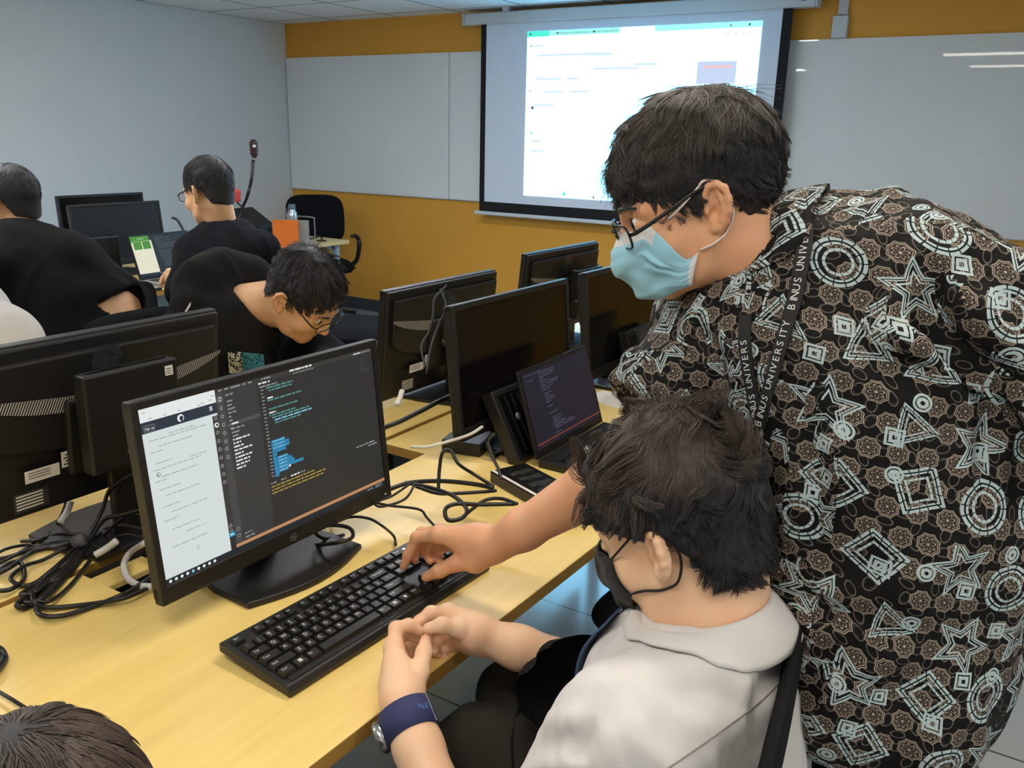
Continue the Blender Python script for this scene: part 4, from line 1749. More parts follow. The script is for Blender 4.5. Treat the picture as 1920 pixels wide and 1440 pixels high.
def collar(name, tree, c0, ax, fwd, r0, hgt, leaf, span, m, parent, front_low=.03, uvf=None, n=72):
    """shirt collar: a stand round the neck with a leaf folded over it that lies on the shirt"""
    ax = unit(ax)
    f = unit(np.array(fwd) - ax * (np.array(fwd) @ ax))
    s = np.cross(ax, f)

    def surf(p):
        loc, nrm, i, d = tree.ray_cast(Vector(p + ax * .12), Vector(-ax))
        return None if loc is None else (np.array(loc) - c0) @ ax
    rows = []
    for i in range(n + 1):
        a = PI + span * PI * (2 * i / n - 1)
        d = f * math.cos(a) + s * math.sin(a)
        fr = max(0., math.cos(a)) ** 2
        drop = front_low * fr
        ht = hgt * (1 - .35 * fr) - drop
        R = [r0, r0 + .005, r0 + .013]
        hs = [-.015 - drop, ht, ht - .010]
        r, z, run, stp = R[2], hs[2], 0, .004
        tot = leaf * (1 + .25 * fr)
        while run < tot:
            r2, z2 = r + stp * .45, z - stp * .89
            s_ = surf(c0 + d * r2)
            if s_ is not None and s_ + .0045 > z2 and s_ < ht + .03:
                r2 = r + stp * .9
                s_ = surf(c0 + d * r2)
                z2 = z - stp * .89 if s_ is None else max(s_ + .0045, z - stp * .89)
            run += math.hypot(r2 - r, z2 - z)
            if len(R) == 3 and run > tot * .45:
                R.append(r2)
                hs.append(z2 + .0025)
            r, z = r2, z2
        R.append(r)
        hs.append(z)
        rows.append([c0 + d * r + ax * h for r, h in zip(R, hs)])
    V = np.array([p for r_ in rows for p in r_])
    Q = np.array([(i * 5 + j, i * 5 + 5 + j, i * 5 + 6 + j, i * 5 + 1 + j) for i in range(n) for j in range(4)])
    co = solid(name, [(V, Q)], m, parent, None, uvf(V, Q) if uvf else None)
    k = co.modifiers.new('smooth', 'SUBSURF'); k.levels = k.render_levels = 2
    k = co.modifiers.new('thickness', 'SOLIDIFY'); k.thickness = .003; k.offset = 0
    return co


def crease(V, Q, pts, depth, width, src, lip=.5):
    """press a fold into a garment along a line of points laid on it"""
    tree = bvh_of(V, Q)
    P = [Vector(drape_along(tree, p, src, 0)[0]) for p in pts]
    P = np.array([p[:] for p in spline(P, 8)])
    lo, hi = P.min(0) - width * 4, P.max(0) + width * 4
    m = np.where(((V > lo) & (V < hi)).all(1))[0]
    d = np.full(len(m), 9.)
    e = np.zeros(len(m))
    for i, p in enumerate(P):
        q = np.linalg.norm(V[m] - p, axis=1)
        k = q < d
        d[k] = q[k]
        e[k] = i / (len(P) - 1)
    taper = np.sin(np.clip(e, .02, .98) * PI) ** .5
    amt = (-depth * np.exp(-(d / width) ** 2) + depth * lip * np.exp(-((d - width * 1.9) / width) ** 2)) * taper
    V = V.copy()
    V[m] += normals(V, Q)[m] * amt[:, None]
    return V


# ------------------------------------------------------------------ people: materials
def skin_mat(name, rgb, red=.06):
    m, nt, b = new_mat(name)
    tc = nt.nodes.new('ShaderNodeTexCoord')
    nz = nt.nodes.new('ShaderNodeTexNoise')
    nz.inputs['Scale'].default_value = 22
    nz.inputs['Detail'].default_value = 6
    nt.links.new(tc.outputs['Object'], nz.inputs['Vector'])
    c = lin(rgb)
    rp = nt.nodes.new('ShaderNodeValToRGB')
    rp.color_ramp.elements[0].position = .32
    rp.color_ramp.elements[1].position = .7
    rp.color_ramp.elements[0].color = (c[0], c[1] * (1 - red * 2), c[2] * (1 - red * 2.2), 1)
    rp.color_ramp.elements[1].color = (c[0], c[1], c[2], 1)
    nt.links.new(nz.outputs['Fac'], rp.inputs[0])
    nt.links.new(rp.outputs[0], b.inputs['Base Color'])
    b.inputs['Roughness'].default_value = .48
    b.inputs['Specular IOR Level'].default_value = .4
    b.inputs['Subsurface Weight'].default_value = .25
    b.inputs['Subsurface Radius'].default_value = (.9, .35, .18)
    b.inputs['Subsurface Scale'].default_value = .008
    n2 = nt.nodes.new('ShaderNodeTexNoise')
    n2.inputs['Scale'].default_value = 700
    nt.links.new(tc.outputs['Object'], n2.inputs['Vector'])
    bp = nt.nodes.new('ShaderNodeBump')
    bp.inputs['Strength'].default_value = .12
    bp.inputs['Distance'].default_value = .001
    nt.links.new(n2.outputs['Fac'], bp.inputs['Height'])
    nt.links.new(bp.outputs[0], b.inputs['Normal'])
    return m


def hair_mat(name, rgb, rough=.38):
    m, nt, b = new_mat(name)
    b.inputs['Base Color'].default_value = (*lin(rgb), 1)
    b.inputs['Roughness'].default_value = rough
    b.inputs['Specular IOR Level'].default_value = .55
    b.inputs['Sheen Weight'].default_value = .12
    return m


M_skin_boy = skin_mat('fair warm skin', (241, 203, 166))
M_skin_man = skin_mat('tan skin', (229, 178, 139), .07)
M_skin_kid = skin_mat('olive skin', (226, 182, 138))
M_nail = mat('fingernail', (232, 190, 168), .3)
M_hair_brown = hair_mat('dark brown hair', (68, 52, 41), .45)
M_hair_black = hair_mat('black hair', (30, 27, 26))
M_hair_man = hair_mat('black hair with painted brown highlight', (66, 57, 50), .48)  # brown tone paints the light catching the top of black hair
M_hair_deep = hair_mat('deep black hair', (24, 21, 20), .6)
M_eye = mat('eye white', (225, 220, 214), .2)
M_iris = mat('dark iris', (24, 16, 12), .1)


def cloth_mat(name, rgb, rough=.85, bump=.25, bscale=900, sheen=.15):
    return mat(name, rgb, rough, bump=bump, bscale=bscale, sheen=sheen, spec=.25)


M_white_shirt = cloth_mat('white cotton shirt', (212, 208, 206), .8, .15)
M_olive = cloth_mat('charcoal olive trousers', (42, 40, 35), .9, sheen=0)
M_black_cloth = cloth_mat('black cotton', (13, 12, 13), .95, sheen=0)
M_navy_cloth = cloth_mat('navy black cotton', (13, 14, 19), .95, sheen=0)
M_hoodie = cloth_mat('black fleece', (19, 18, 17), .95, sheen=0)
M_tie = cloth_mat('steel blue tie', (62, 88, 120), .6)
M_mask_blue = cloth_mat('light blue face mask fabric', (164, 218, 240), .8, .1)
M_mask_white = cloth_mat('white mask band', (226, 226, 230), .8, .1)
M_mask_black = cloth_mat('black face mask fabric', (25, 23, 24), .85, .2)
M_loop = mat('white elastic ear loop', (236, 214, 204), .7)
M_bloop = mat('black elastic ear loop', (20, 16, 16), .7)
M_frame = mat('black glasses frame', (14, 14, 16), .25)
M_lens = mat('clear lens', (240, 245, 250), .02, alpha=.12)


def batik_mat():
    """black cotton printed with beige rosettes and pale teal stars, rings, triangles and lozenges"""
    m, nt, b = new_mat('printed batik cotton')
    uvn = nt.nodes.new('ShaderNodeUVMap')
    sp = nt.nodes.new('ShaderNodeSeparateXYZ')
    # slight weave of the coordinates, like a hand print
    nz = nt.nodes.new('ShaderNodeTexNoise')
    nz.inputs['Scale'].default_value = 60
    nt.links.new(uvn.outputs[0], nz.inputs['Vector'])
    va = nt.nodes.new('ShaderNodeVectorMath')
    va.operation = 'MULTIPLY_ADD'
    va.inputs[1].default_value = (.0016, .0016, 0)
    nt.links.new(nz.outputs['Color'], va.inputs[0])
    nt.links.new(uvn.outputs[0], va.inputs[2])
    nt.links.new(va.outputs[0], sp.inputs[0])
    U, V = N(nt, sp.outputs[0]), N(nt, sp.outputs[1])

    def rnd(a, c, s):
        return ((a * 12.9898 + c * 78.233 + s).sin() * 43758.5453).fract()

    def cell(U, V, size, stag):
        v = V / size
        row = v.floor()
        u = U / size + row.mod(2) * stag
        col = u.floor()
        return u - col - .5, v - row - .5, col, row

    # rosettes: scalloped medallion with an eight-petal flower
    S1 = .0280
    x, y, cx, cy = cell(U, V, S1, .5)
    x = x + (rnd(cx, cy, 1.) - .5) * .12
    y = y + (rnd(cx, cy, 2.) - .5) * .12
    r = (x * x + y * y).sqrt()
    th = y.atan2(x)
    sc = (th * 4).cos().abs()
    edge = .40 + sc * -.055
    on1 = rnd(cx, cy, 3.).lt(.86)
    ring = (r - edge).abs().lt(.015).max((r - edge * .84).abs().lt(.010))
    fill = r.lt(edge)
    pet = (th * 4 + .4).sin().abs().sqrt() * .235
    petal = (r - pet).abs().lt(.018) * r.gt(.05)
    core = r.lt(.045)
    line1 = ring.max(petal).max(core) * on1
    fill1 = fill * on1
    # leaf outlines between
    x2, y2, ax, ay = cell(U + S1 * .5, V + S1 * .08, S1, .5)
    rot = rnd(ax, ay, 5.) * 6.28
    c_, s_ = rot.cos(), rot.sin()
    lx = (x2 * c_ + y2 * s_).abs()
    ly = (y2 * c_ - x2 * s_)
    leaf = (lx * 1.5 + ly * ly * 2.4 + (lx * lx)).sqrt() if False else ((lx * lx * 2.6) + ly * ly).sqrt() + lx * .12
    x5, y5, dx5, dy5 = cell(U + S1 * .02, V + S1 * .52, S1, .5)
    rot5 = rnd(dx5, dy5, 6.) * 6.28
    c5, s5 = rot5.cos(), rot5.sin()
    lx5 = (x5 * c5 + y5 * s5).abs()
    ly5 = (y5 * c5 - x5 * s5)
    leaf5 = ((lx5 * lx5 * 2.6) + ly5 * ly5).sqrt() + lx5 * .12
    line2 = (leaf - .27).abs().lt(.028).max((leaf5 - .25).abs().lt(.026))
    dots = (leaf - .19).abs().lt(.02) * ((ly * 26).sin().gt(.2))
    # large motifs
    S2 = .069
    X, Y, bx, by = cell(U, V, S2, .37)
    X = X + (rnd(bx, by, 11.) - .5) * .3
    Y = Y + (rnd(bx, by, 12.) - .5) * .3
    ro = (rnd(bx, by, 13.) - .5) * 1.0
    c2, s2 = ro.cos(), ro.sin()
    Xr = X * c2 - Y * s2
    Yr = X * s2 + Y * c2
    R = (Xr * Xr + Yr * Yr).sqrt()
    T = Xr.atan2(Yr)
    k = rnd(bx, by, 14.)

    def poly(n, off=0.):
        w = 2 * PI / n
        a = (T + off).mod(w) - w / 2
        return R * a.cos() / math.cos(PI / n)
    w5 = 2 * PI / 5
    a5 = (T.mod(w5) - w5 / 2).abs()
    star = R * (a5.cos() * -0.75 + a5.sin() * 1.0 + 1.62) * .82 if False else R * ((w5 / 2 - a5).cos() + (w5 / 2 - a5).sin() * 2.45)
    dist = [star * .78, R * 1.06, poly(3), poly(4) * .92]
    masks = [k.lt(.27), k.lt(.52) * k.gt(.27), k.lt(.77) * k.gt(.52), k.gt(.77)]
    D = sum((d * mm for d, mm in zip(dist[1:], masks[1:])), dist[0] * masks[0])
    line3 = (D - .37).abs().lt(.026).max((D - .30).abs().lt(.016)).max((D - .20).abs().lt(.022)) * k.lt(.985)
    tick = ((T * 14).sin().gt(-.93)).max(masks[0])
    line3 = line3 * tick
    gap3 = (D - .335).abs().lt(.05) * k.lt(.985)
    # small ring dots
    S3 = .047
    X3, Y3, ex, ey = cell(U + .013, V + .021, S3, .41)
    X3 = X3 + (rnd(ex, ey, 21.) - .5) * .5
    Y3 = Y3 + (rnd(ex, ey, 22.) - .5) * .5
    k3 = rnd(ex, ey, 23.)
    q3 = X3.abs().max(Y3.abs())
    R3 = (X3 * X3 + Y3 * Y3).sqrt() * k3.lt(.3) + q3 * k3.gt(.3)
    line4 = ((R3 - .17).abs().lt(.025)).max((R3 - .08).abs().lt(.035)) * k3.lt(.5)

    def mix(fac, a, c):
        n = nt.nodes.new('ShaderNodeMix')
        n.data_type = 'RGBA'
        nt.links.new(fac.k, n.inputs[0])
        for i, x in ((6, a), (7, c)):
            if isinstance(x, tuple):
                n.inputs[i].default_value = (*lin(x), 1)
            else:
                nt.links.new(x, n.inputs[i])
        return n.outputs[2]
    col = mix(line2 * (1 - fill1), (15, 14, 13), (104, 96, 88))
    col = mix(dots * (1 - fill1), col, (64, 60, 56))
    col = mix(fill1, col, (50, 44, 39))
    col = mix(line1, col, (178, 162, 146))
    col = mix(gap3, col, (14, 23, 24))
    col = mix(line3.max(line4), col, (180, 196, 198))
    nt.links.new(col, b.inputs['Base Color'])
    b.inputs['Roughness'].default_value = .75
    b.inputs['Specular IOR Level'].default_value = .2
    return m


M_batik = batik_mat()


def box_uv(V, Q, axis, scale=1.0, twist=0.0, smooth=6):
    """per-corner flat mapping chosen by the smoothed facing of each face; axis: 3 unit vectors (right, depth, up)"""
    A = np.array(axis, float)
    Nn = relax(normals(V, Q), Q, smooth)
    fn = Nn[Q].mean(1) @ A.T
    P = V @ A.T
    m = np.abs(fn)
    ch = np.argmax(m * np.array((1, 1.35, .8)), 1)
    out = np.zeros((len(Q), 4, 2))
    PQ = P[Q]
    for a, (i, j) in ((0, (1, 2)), (1, (0, 2)), (2, (0, 1))):
        k = ch == a
        out[k] = PQ[k][:, :, [i, j]] + a * .137
    c, s = math.cos(twist), math.sin(twist)
    out = out @ np.array(((c, s), (-s, c)))
    return (out * scale + 3.0).reshape(-1, 2)


def sleeve_cut(F, a, b, r):
    """open a sleeve end at b (coming from a)"""
    d = unit(np.array(b) - np.array(a))
    F.plane(b, d, r * 1.9)
    F.cone(np.array(b) - d * .03, np.array(b) + d * .05, r, r, .002, 'sub')


def eyes(parent, M):
    for s in (-1, 1):
        c = xf(M, (s * .033, .0795, .006))
        f = M[:3, 1]
        e = MB().lathe([(0, -.012)] + [(.0123 * math.sin(a), -.0123 * math.cos(a)) for a in np.linspace(.25, PI - .25, 12)] + [(0, .0123)], 16)
        e.M = [1 if sum(e.V[i][2] for i in q) / len(q) > .0095 else 0 for q in e.F]
        obj('eye', e, [M_eye, M_iris], parent, Matrix(((*M[:3, 0], 0), (*M[:3, 2], 0), (*f, 0), (0, 0, 0, 1))).transposed() if False else None, True)
        o = parent.children[-1]
        B = basis(M[:3, 0], -M[:3, 2], M[:3, 1], c)
        o.data.transform(B)


def glasses(parent, M, w=.066, drop=0.0, rim=True, mat_=None, hinge=(.0, .0), r=.0016):
    """frame with two rims, bridge and temples reaching over the ears (head space)"""
    g = bpy.data.objects.new('glasses', None)
    mb = MB()
    yv = .112
    for s in (-1, 1):
        c = (s * .034, yv - abs(.034) * .1, .004 - drop)
        P = []
        for i in range(28):
            a = 2 * PI * i / 28
            n_ = 3.2
            x = math.copysign(abs(math.cos(a)) ** (2 / n_), math.cos(a)) * .026
            z = math.copysign(abs(math.sin(a)) ** (2 / n_), math.sin(a)) * .0165
            P.append((c[0] + x, c[1] - .006 * (x * s + .01) / .03, c[2] + z))
        mb.tube([xf(M, p) for p in P], r, 6, 0, True)
        ln = MB().add([tuple(xf(M, p)) for p in P], [tuple(range(28))])
        obj('lens', ln, M_lens, parent, None, True)
        tp = [(s * .062, yv - .012, .008 - drop), (s * .073, yv - .022, .010 - drop), (s * .0785, .05, .017 - drop * .6), (s * .081, .0, .026), (s * .083, -.018, .020), (s * .082, -.034, -.002)]
        mb.tube([xf(M, p) for p in tp], .0018, 6, 0, False, None, 6, (.0011, .0026), M[:3, 2])
    mb.tube([xf(M, (-.010, yv, .010 - drop)), xf(M, (0, yv + .004, .013 - drop)), xf(M, (.010, yv, .010 - drop))], r, 6, 0, False, None, 4)
    bpy.data.objects.remove(g)
    return obj('glasses', mb, mat_ or M_frame, parent, None, True)


def face_mask(parent, M, mats, prof, side_top, side_bot, pleats=3, white_top=True, bulge=.0, name='face_mask', nu=44, nv=40, top=None, tree=None):
    """cloth over nose and mouth: prof = centre line (y, z) top to bottom, sides end at side_top / side_bot (x, y, z), mirrored"""
    pc = spline([Vector((0, y, z)) for y, z in prof], 8)
    V, F, Mi = [], [], []
    st, sb = np.array(side_top), np.array(side_bot)
    for j in range(nv + 1):
        v = j / nv
        c = np.array(pc[min(len(pc) - 1, int(round(v * (len(pc) - 1))))])
        e = st + (sb - st) * v
        for i in range(nu + 1):
            u = (i / nu - .5) * 2
            a = abs(u)
            # round wrap from the centre line to the side edge
            x = e[0] * math.sin(a * PI / 2 * .93) / math.sin(PI / 2 * .93)
            yk = (1 - math.cos(a * PI / 2)) ** .85
            y = c[1] + (e[1] - c[1]) * yk
            z = c[2] + (e[2] - c[2]) * a ** 1.4
            if top:
                zt = np.interp(a, *top)
                zb = prof[-1][1] + (sb[2] - prof[-1][1]) * a ** 1.5
                ze = zt + (zb - zt) * v
                z0 = prof[0][1] + (prof[-1][1] - prof[0][1]) * v
                z = ze + (c[2] - z0) * (1 - a)
            pl = 0
            if pleats and .2 < v < .9:
                pl = .0042 * (1 - ((v - .2 + .10 * a) / .7 * pleats) % 1)
            V.append((math.copysign(x + pl * a, u) if u else 0, y + pl * (1 - a * .6) + bulge * math.sin(PI * v) * (1 - a), z))
    for j in range(nv):
        for i in range(nu):
            k = j * (nu + 1) + i
            F.append((k, k + nu + 1, k + nu + 2, k + 1))
            a = abs((i + .5) / nu - .5) * 2
            Mi.append(1 if (white_top and ((j < nv * .17 and a < .62) or a > .9)) else 0)
    W = [xf(M, p) for p in V]
    if tree is not None:
        for q, p in enumerate(W):
            j, i = divmod(q, nu + 1)
            a = abs((i / nu - .5) * 2)
            edge = min(j, nv - j) / nv
            lim = .0035 + .020 * (1 - a) * min(1, .25 + edge * 4)
            loc, nrm, k, dd = tree.find_nearest(Vector(p))
            sd = (Vector(p) - loc).dot(nrm)
            if sd > lim or sd < .0025:
                W[q] = np.array(loc + nrm * (lim if sd > 0 else .003))
    mb = MB().add([tuple(p) for p in W], F, 0, True)
    mb.V = [tuple(v) for v in relax(np.array(mb.V), np.array(F), 2)] if tree is not None else mb.V
    mb.M = Mi
    o = obj(name, mb, mats, parent, None, True)
    sm = o.modifiers.new('thickness', 'SOLIDIFY')
    sm.thickness = .0016
    sm.offset = 0
    return o


def ear_loops(parent, M, mat_, side_top, side_bot, r=.0013, tree=None):
    for s in (-1, 1):
        m = lambda p: xf(M, (p[0] * s, p[1], p[2]))
        st, sb = side_top, side_bot
        mid = (np.array(st) + np.array((.080, .004, .026))) / 2 + np.array((.004, 0, 0))
        P = [m(st), m(mid), m((.080, .004, .027)), m((.0835, -.010, .034)), m((.079, -.028, .022)), m((.0745, -.036, -.005)), m((.0735, -.028, -.030)), m((.0745, -.010, -.043)), m(sb)]
        P = spline([Vector(p) for p in P], 8)
        if tree is not None:
            for q, p in enumerate(P):
                loc, nrm, k, dd = tree.find_nearest(p)
                lift = r * 1.3 + (.0025 if 2 < q < 14 else 0)
                if (p - loc).dot(nrm) < lift or dd > .012:
                    P[q] = loc + nrm * lift
        obj('ear_loop', MB().tube(P, r, 6), mat_, parent, None, True)


def person(label, base, skin_parts, mskin, cat='person', name='person'):
    t = thing(name, label, cat, Matrix.Translation(base))
    b = solid('body', skin_parts, mskin, t)
    return t, b


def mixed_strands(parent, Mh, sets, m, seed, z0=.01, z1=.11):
    """strands in two tones: a painted highlight tone on top of the head, deep black low down"""
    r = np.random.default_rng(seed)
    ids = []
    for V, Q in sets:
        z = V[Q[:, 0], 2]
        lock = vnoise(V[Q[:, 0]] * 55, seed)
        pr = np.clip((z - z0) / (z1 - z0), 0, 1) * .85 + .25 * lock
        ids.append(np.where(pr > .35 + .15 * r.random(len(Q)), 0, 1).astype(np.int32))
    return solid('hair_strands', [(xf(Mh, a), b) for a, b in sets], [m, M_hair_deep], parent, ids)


# ------------------------------------------------------------------ the boy in the white shirt
def build_boy():
    Mh = frame_ear(v3(-0.2992, 0.8091, 1.0306), -1, (-.90, .09, -.45))
    neck = v3(-.245, .872, .925)
    shL, shR = v3(-.285, .705, .865), v3(-.275, 1.045, .865)
    elL, elR = v3(-.365, .60, .63), v3(-.36, 1.02, .70)
    wL, wR = v3(-0.6049, 0.7320, 0.7637), v3(-0.5855, 0.8915, 0.7844)
    fl = [[v3(-0.6618, 0.7868, 0.7937), v3(-0.6744, 0.8083, 0.8078), v3(-0.6664, 0.8254, 0.8076), v3(-0.6537, 0.8355, 0.7966)],
          [v3(-0.6726, 0.8041, 0.7743), v3(-0.6858, 0.8300, 0.7846), v3(-0.6722, 0.8432, 0.7807), v3(-0.6548, 0.8453, 0.7737)],
          [v3(-0.6762, 0.8199, 0.7555), v3(-0.6869, 0.8502, 0.7559), v3(-0.6675, 0.8617, 0.7550), v3(-0.6461, 0.8601, 0.7549)],
          [v3(-0.6750, 0.8325, 0.7366), v3(-0.6787, 0.8594, 0.7325), v3(-0.6632, 0.8685, 0.7314), v3(-0.6446, 0.8683, 0.7332)]]
    tl = [v3(-0.6072, 0.7503, 0.7677), v3(-0.6103, 0.7770, 0.7799), v3(-0.6228, 0.8038, 0.7913), v3(-0.6330, 0.8220, 0.7985)]
    fr = [[v3(-0.6328, 0.8728, 0.8145), v3(-0.6571, 0.8647, 0.8095), v3(-0.6660, 0.8489, 0.8007), v3(-0.6686, 0.8350, 0.7932)],
          [v3(-0.6356, 0.8845, 0.7929), v3(-0.6637, 0.8784, 0.7792), v3(-0.6696, 0.8645, 0.7668), v3(-0.6573, 0.8572, 0.7594)],
          [v3(-0.6360, 0.8931, 0.7725), v3(-0.6592, 0.8854, 0.7558), v3(-0.6600, 0.8708, 0.7501), v3(-0.6467, 0.8659, 0.7479)],
          [v3(-0.6309, 0.8968, 0.7563), v3(-0.6486, 0.8907, 0.7416), v3(-0.6503, 0.8786, 0.7378), v3(-0.6375, 0.8742, 0.7378)]]
    tr = [v3(-0.5906, 0.8733, 0.7939), v3(-0.6021, 0.8582, 0.8063), v3(-0.6191, 0.8413, 0.8158), v3(-0.6331, 0.8270, 0.8134)]
    aL = hand_arm(.0018, elL, wL, fl, tl, .040, .038, .026, shL, .045)
    aR = hand_arm(.0018, elR, wR, fr, tr, .040, .036, .026, shR, .045)
    hd = head_mesh(Mh, neck, .056, es=.84)
    l, f = v3(0, -1, 0), v3(-1, 0, 0)
    st = [(v3(-.22, .872, .49), l, .165, .105, f), (v3(-.23, .872, .60), l, .160, .10, f), (v3(-.26, .872, .74), l, .172, .10, f),
          (v3(-.272, .872, .83), l, .165, .086, f), (v3(-.272, .872, .895), l, .10, .058, f)]
    T = Field((-.42, .6, .36), (.12, 1.16, 1.0), .008)
    T.loft([(c, a, w * .9, d * .85, g) for c, a, w, d, g in st], .04)
    T.cone(shL, shR, .045, .045, .03)
    hipL, hipR, knL, knR = v3(-.22, .80, .55), v3(-.22, .955, .54), v3(-.545, .835, .632), v3(-.57, 1.0, .62)
    t, body = person('boy seated at the keyboard in a white shirt and black face mask', (-.1, .87, 0), [hd, aL, aR, T.mesh(1)], M_skin_boy)
    nail(body, M_nail, tr[3], tr[2], -unit(tr[3] - np.array((0, 0, 1.469))) + v3(0, 0, .6))
    nail(body, M_nail, tl[3], tl[2], v3(.7, -.5, .4))
    # shirt
    F = Field((-.50, .50, .40), (.16, 1.26, 1.02), .004)
    F.loft([(c, a, w + .012, d + .014, g) for c, a, w, d, g in st], .05)
    for s, e in ((shL, elL), (shR, elR)):
        q = s + (e - s) * .72
        F.cone(v3(-.245, s[1] * .45 + .872 * .55, .905), s, .052, .062, .05)
        F.cone(s, q + (q - s) * .2, .066, .072, .045)
        sleeve_cut(F, s, q, .066)
    F.cone(neck + v3(-.01, 0, .0), neck + v3(-.05, 0, .14), .060, .066, .01, 'sub')
    V, Q = F.mesh(3)
    V = folds(V, Q, .0060, 10, (-.3, -.3, 1), 3)
    V = folds(V, Q, .0016, 30, (-.5, .3, .6), 8)
    for pts, dp, wd in (((v3(-0.2433, 0.7100, 0.9443), v3(-0.2111, 0.7384, 0.9339), v3(-0.1786, 0.7634, 0.9129)), .008, .016), ((v3(-0.2821, 0.6270, 0.9497), v3(-0.2906, 0.6134, 0.9254), v3(-0.2907, 0.6051, 0.9013)), .006, .012),
                        ((v3(-0.3280, 0.5885, 0.9195), v3(-0.3076, 0.6029, 0.9249), v3(-0.2813, 0.6176, 0.9208)), .006, .012), ((v3(-0.1741, 0.8130, 0.9428), v3(-0.1756, 0.8010, 0.9102), v3(-0.1705, 0.7893, 0.8670)), .007, .012),
                        ((v3(-0.2789, 0.6914, 0.9536), v3(-0.2768, 0.6638, 0.9406), v3(-0.2735, 0.6473, 0.9223)), .004, .014)):
        V = crease(V, Q, pts, dp, wd, (0, 0, 1.469))
    sh = solid('shirt', [(V, Q)], M_white_shirt, t)
    tree = bvh_of(V, Q)
    collar('collar', tree, neck + v3(-.008, 0, .004), v3(-.30, 0, 1), v3(-1, 0, 0), .062, .034, .046, .93, M_white_shirt, sh)
    # shoulder yoke seam
    sp = [drape_along(tree, q_, (0, 0, 1.469), .0009) for q_ in spline([Vector(w_) for w_ in (v3(-0.2428, 0.6912, 0.8528), v3(-0.2176, 0.7251, 0.8710), v3(-0.1921, 0.7600, 0.8914), v3(-0.1702, 0.7920, 0.9101), v3(-0.1539, 0.8215, 0.9314))], 8)]
    obj('yoke_seam', MB().tube([p for p, _ in sp], .0009, 5), mat('seam thread', (150, 143, 136), .9), sh, None, True)
    # tie at the open neck
    tp = [drape_along(tree, p, v3(-1.2, .55, 1.5), .006) for p in (v3(-.31, .872, .885), v3(-.34, .872, .82), v3(-.345, .872, .74), v3(-.335, .872, .66))]
    mb, _, _ = strap_on([p for p, _ in tp], [v3(-1, 0, .3)] * 4, .030, .0012)
    obj('tie', mb, M_tie, t, None, True)
    # trousers
    F = Field((-.72, .62, .0), (.10, 1.20, .78), .005)
    F.loft([(v3(-.20, .872, .46), l, .17, .11, f), (v3(-.21, .872, .56), l, .168, .11, f), (v3(-.22, .872, .62), l, .15, .10, f)], .05)
    for hp, kn, ft in ((hipL, knL, v3(-.52, .83, .10)), (hipR, knR, v3(-.56, 1.02, .10))):
        F.cone(hp, kn, .088, .068, .04)
        F.cone(kn, ft, .066, .05, .03)
    V, Q = F.mesh(2)
    V = folds(V, Q, .006, 12, (-.6, .3, .5), 21)
    tr_ = solid('trousers', [(V, Q)], M_olive, t)
    tree2 = bvh_of(V, Q)
    s_ = [drape_along(tree2, p, (0, 0, 1.469), .001) for p in (v3(-0.5111, 0.8610, 0.6154), v3(-0.5186, 0.8687, 0.6514), v3(-0.5285, 0.8950, 0.6744), v3(-0.5354, 0.9311, 0.6852))]
    obj('side_seam', MB().tube([p for p, _ in s_], .0016, 5, sub=4), M_black_cloth, tr_, None, True)
    for ft in (v3(-.55, .83, .05), v3(-.59, 1.02, .05)):
        F = Field(ft - .2, ft + .2, .006)
        F.ell(ft + v3(-.05, 0, 0), (.13, .048, .045), k=.02)
        F.cone(ft + v3(.03, 0, 0), ft + v3(.03, 0, .06), .042, .045, .02)
        F.plane(ft - v3(0, 0, .046), (0, 0, -1), .3)
        solid('shoe', [F.mesh(1)], M_black_cloth, t)
    # jacket bunched over the far thigh
    F = Field((-.72, .84, .50), (-.16, 1.24, .84), .005)
    F.chain([v3(-.555, .985, .63), v3(-.47, .96, .665), v3(-.38, .93, .70), v3(-.30, .90, .70)], [.045, .055, .06, .06], .04)
    F.chain([v3(-0.4570, 0.8584, 0.7611), v3(-0.4090, 0.8535, 0.8034), v3(-0.3606, 0.8429, 0.8288), v3(-0.3337, 0.8177, 0.8137)], [.035, .042, .045, .05], .04)
    V, Q = F.mesh(2)
    V = folds(V, Q, .010, 13, (-.8, -.2, .3), 31)
    j = solid('folded_jacket', [(V, Q)], M_black_cloth, None)
    tag(j, 'black jacket bunched on the lap of the boy in the white shirt', 'jacket')
    # mask with loops
    st_, sb_ = (.0655, .060, -.003), (.0625, .048, -.046)
    mo = face_mask(t, Mh, [M_mask_black, M_mask_black], [(.114, .012), (.127, -.012), (.132, -.040), (.120, -.072), (.094, -.103)], st_, sb_, 0, False, 0, tree=bvh_of(*hd))
    ear_loops(mo, Mh, M_bloop, st_, sb_, .0016, bvh_of(*hd))
    # hair
    cut = lambda x, y, z: np.maximum.reduce([
        (y - .078) * .9 + (.052 - z) * .75,                 # forehead and temples
        np.where(np.abs(x) > .02, (.012 + .30 * np.maximum(y + .0, 0) - z) * .8 - np.maximum(0, -.028 - y) * 1.5, -.2),
        (-.062 - z) * .8 + 0 * x + 0 * y]) * .8
    V, Q = hair_cap(Mh, cut, (.085, .104, .106), (0, -.014, .042))
    A = solid('hair', [(xf(Mh, V), Q)], M_hair_deep, t)
    top = lambda P: np.clip((P[:, 2] - .02) / .07, 0, 1)
    po = push_out((0, -.014, .042), (.086, .106, .107))
    side_ = lambda P: (P[:, 2] < .045) & (P[:, 1] > -.035)
    fl_ = radial_flow((.012, -.068, .125), (0, .25, 0))
    S1 = strands(V, Q, 27000, lambda P: .022 + .028 * top(P), fl_, .00055, 6, .30, .2, .5, 1.3, 5, lambda P, n_: ~side_(P), po, 60, .7, (1100, .6))
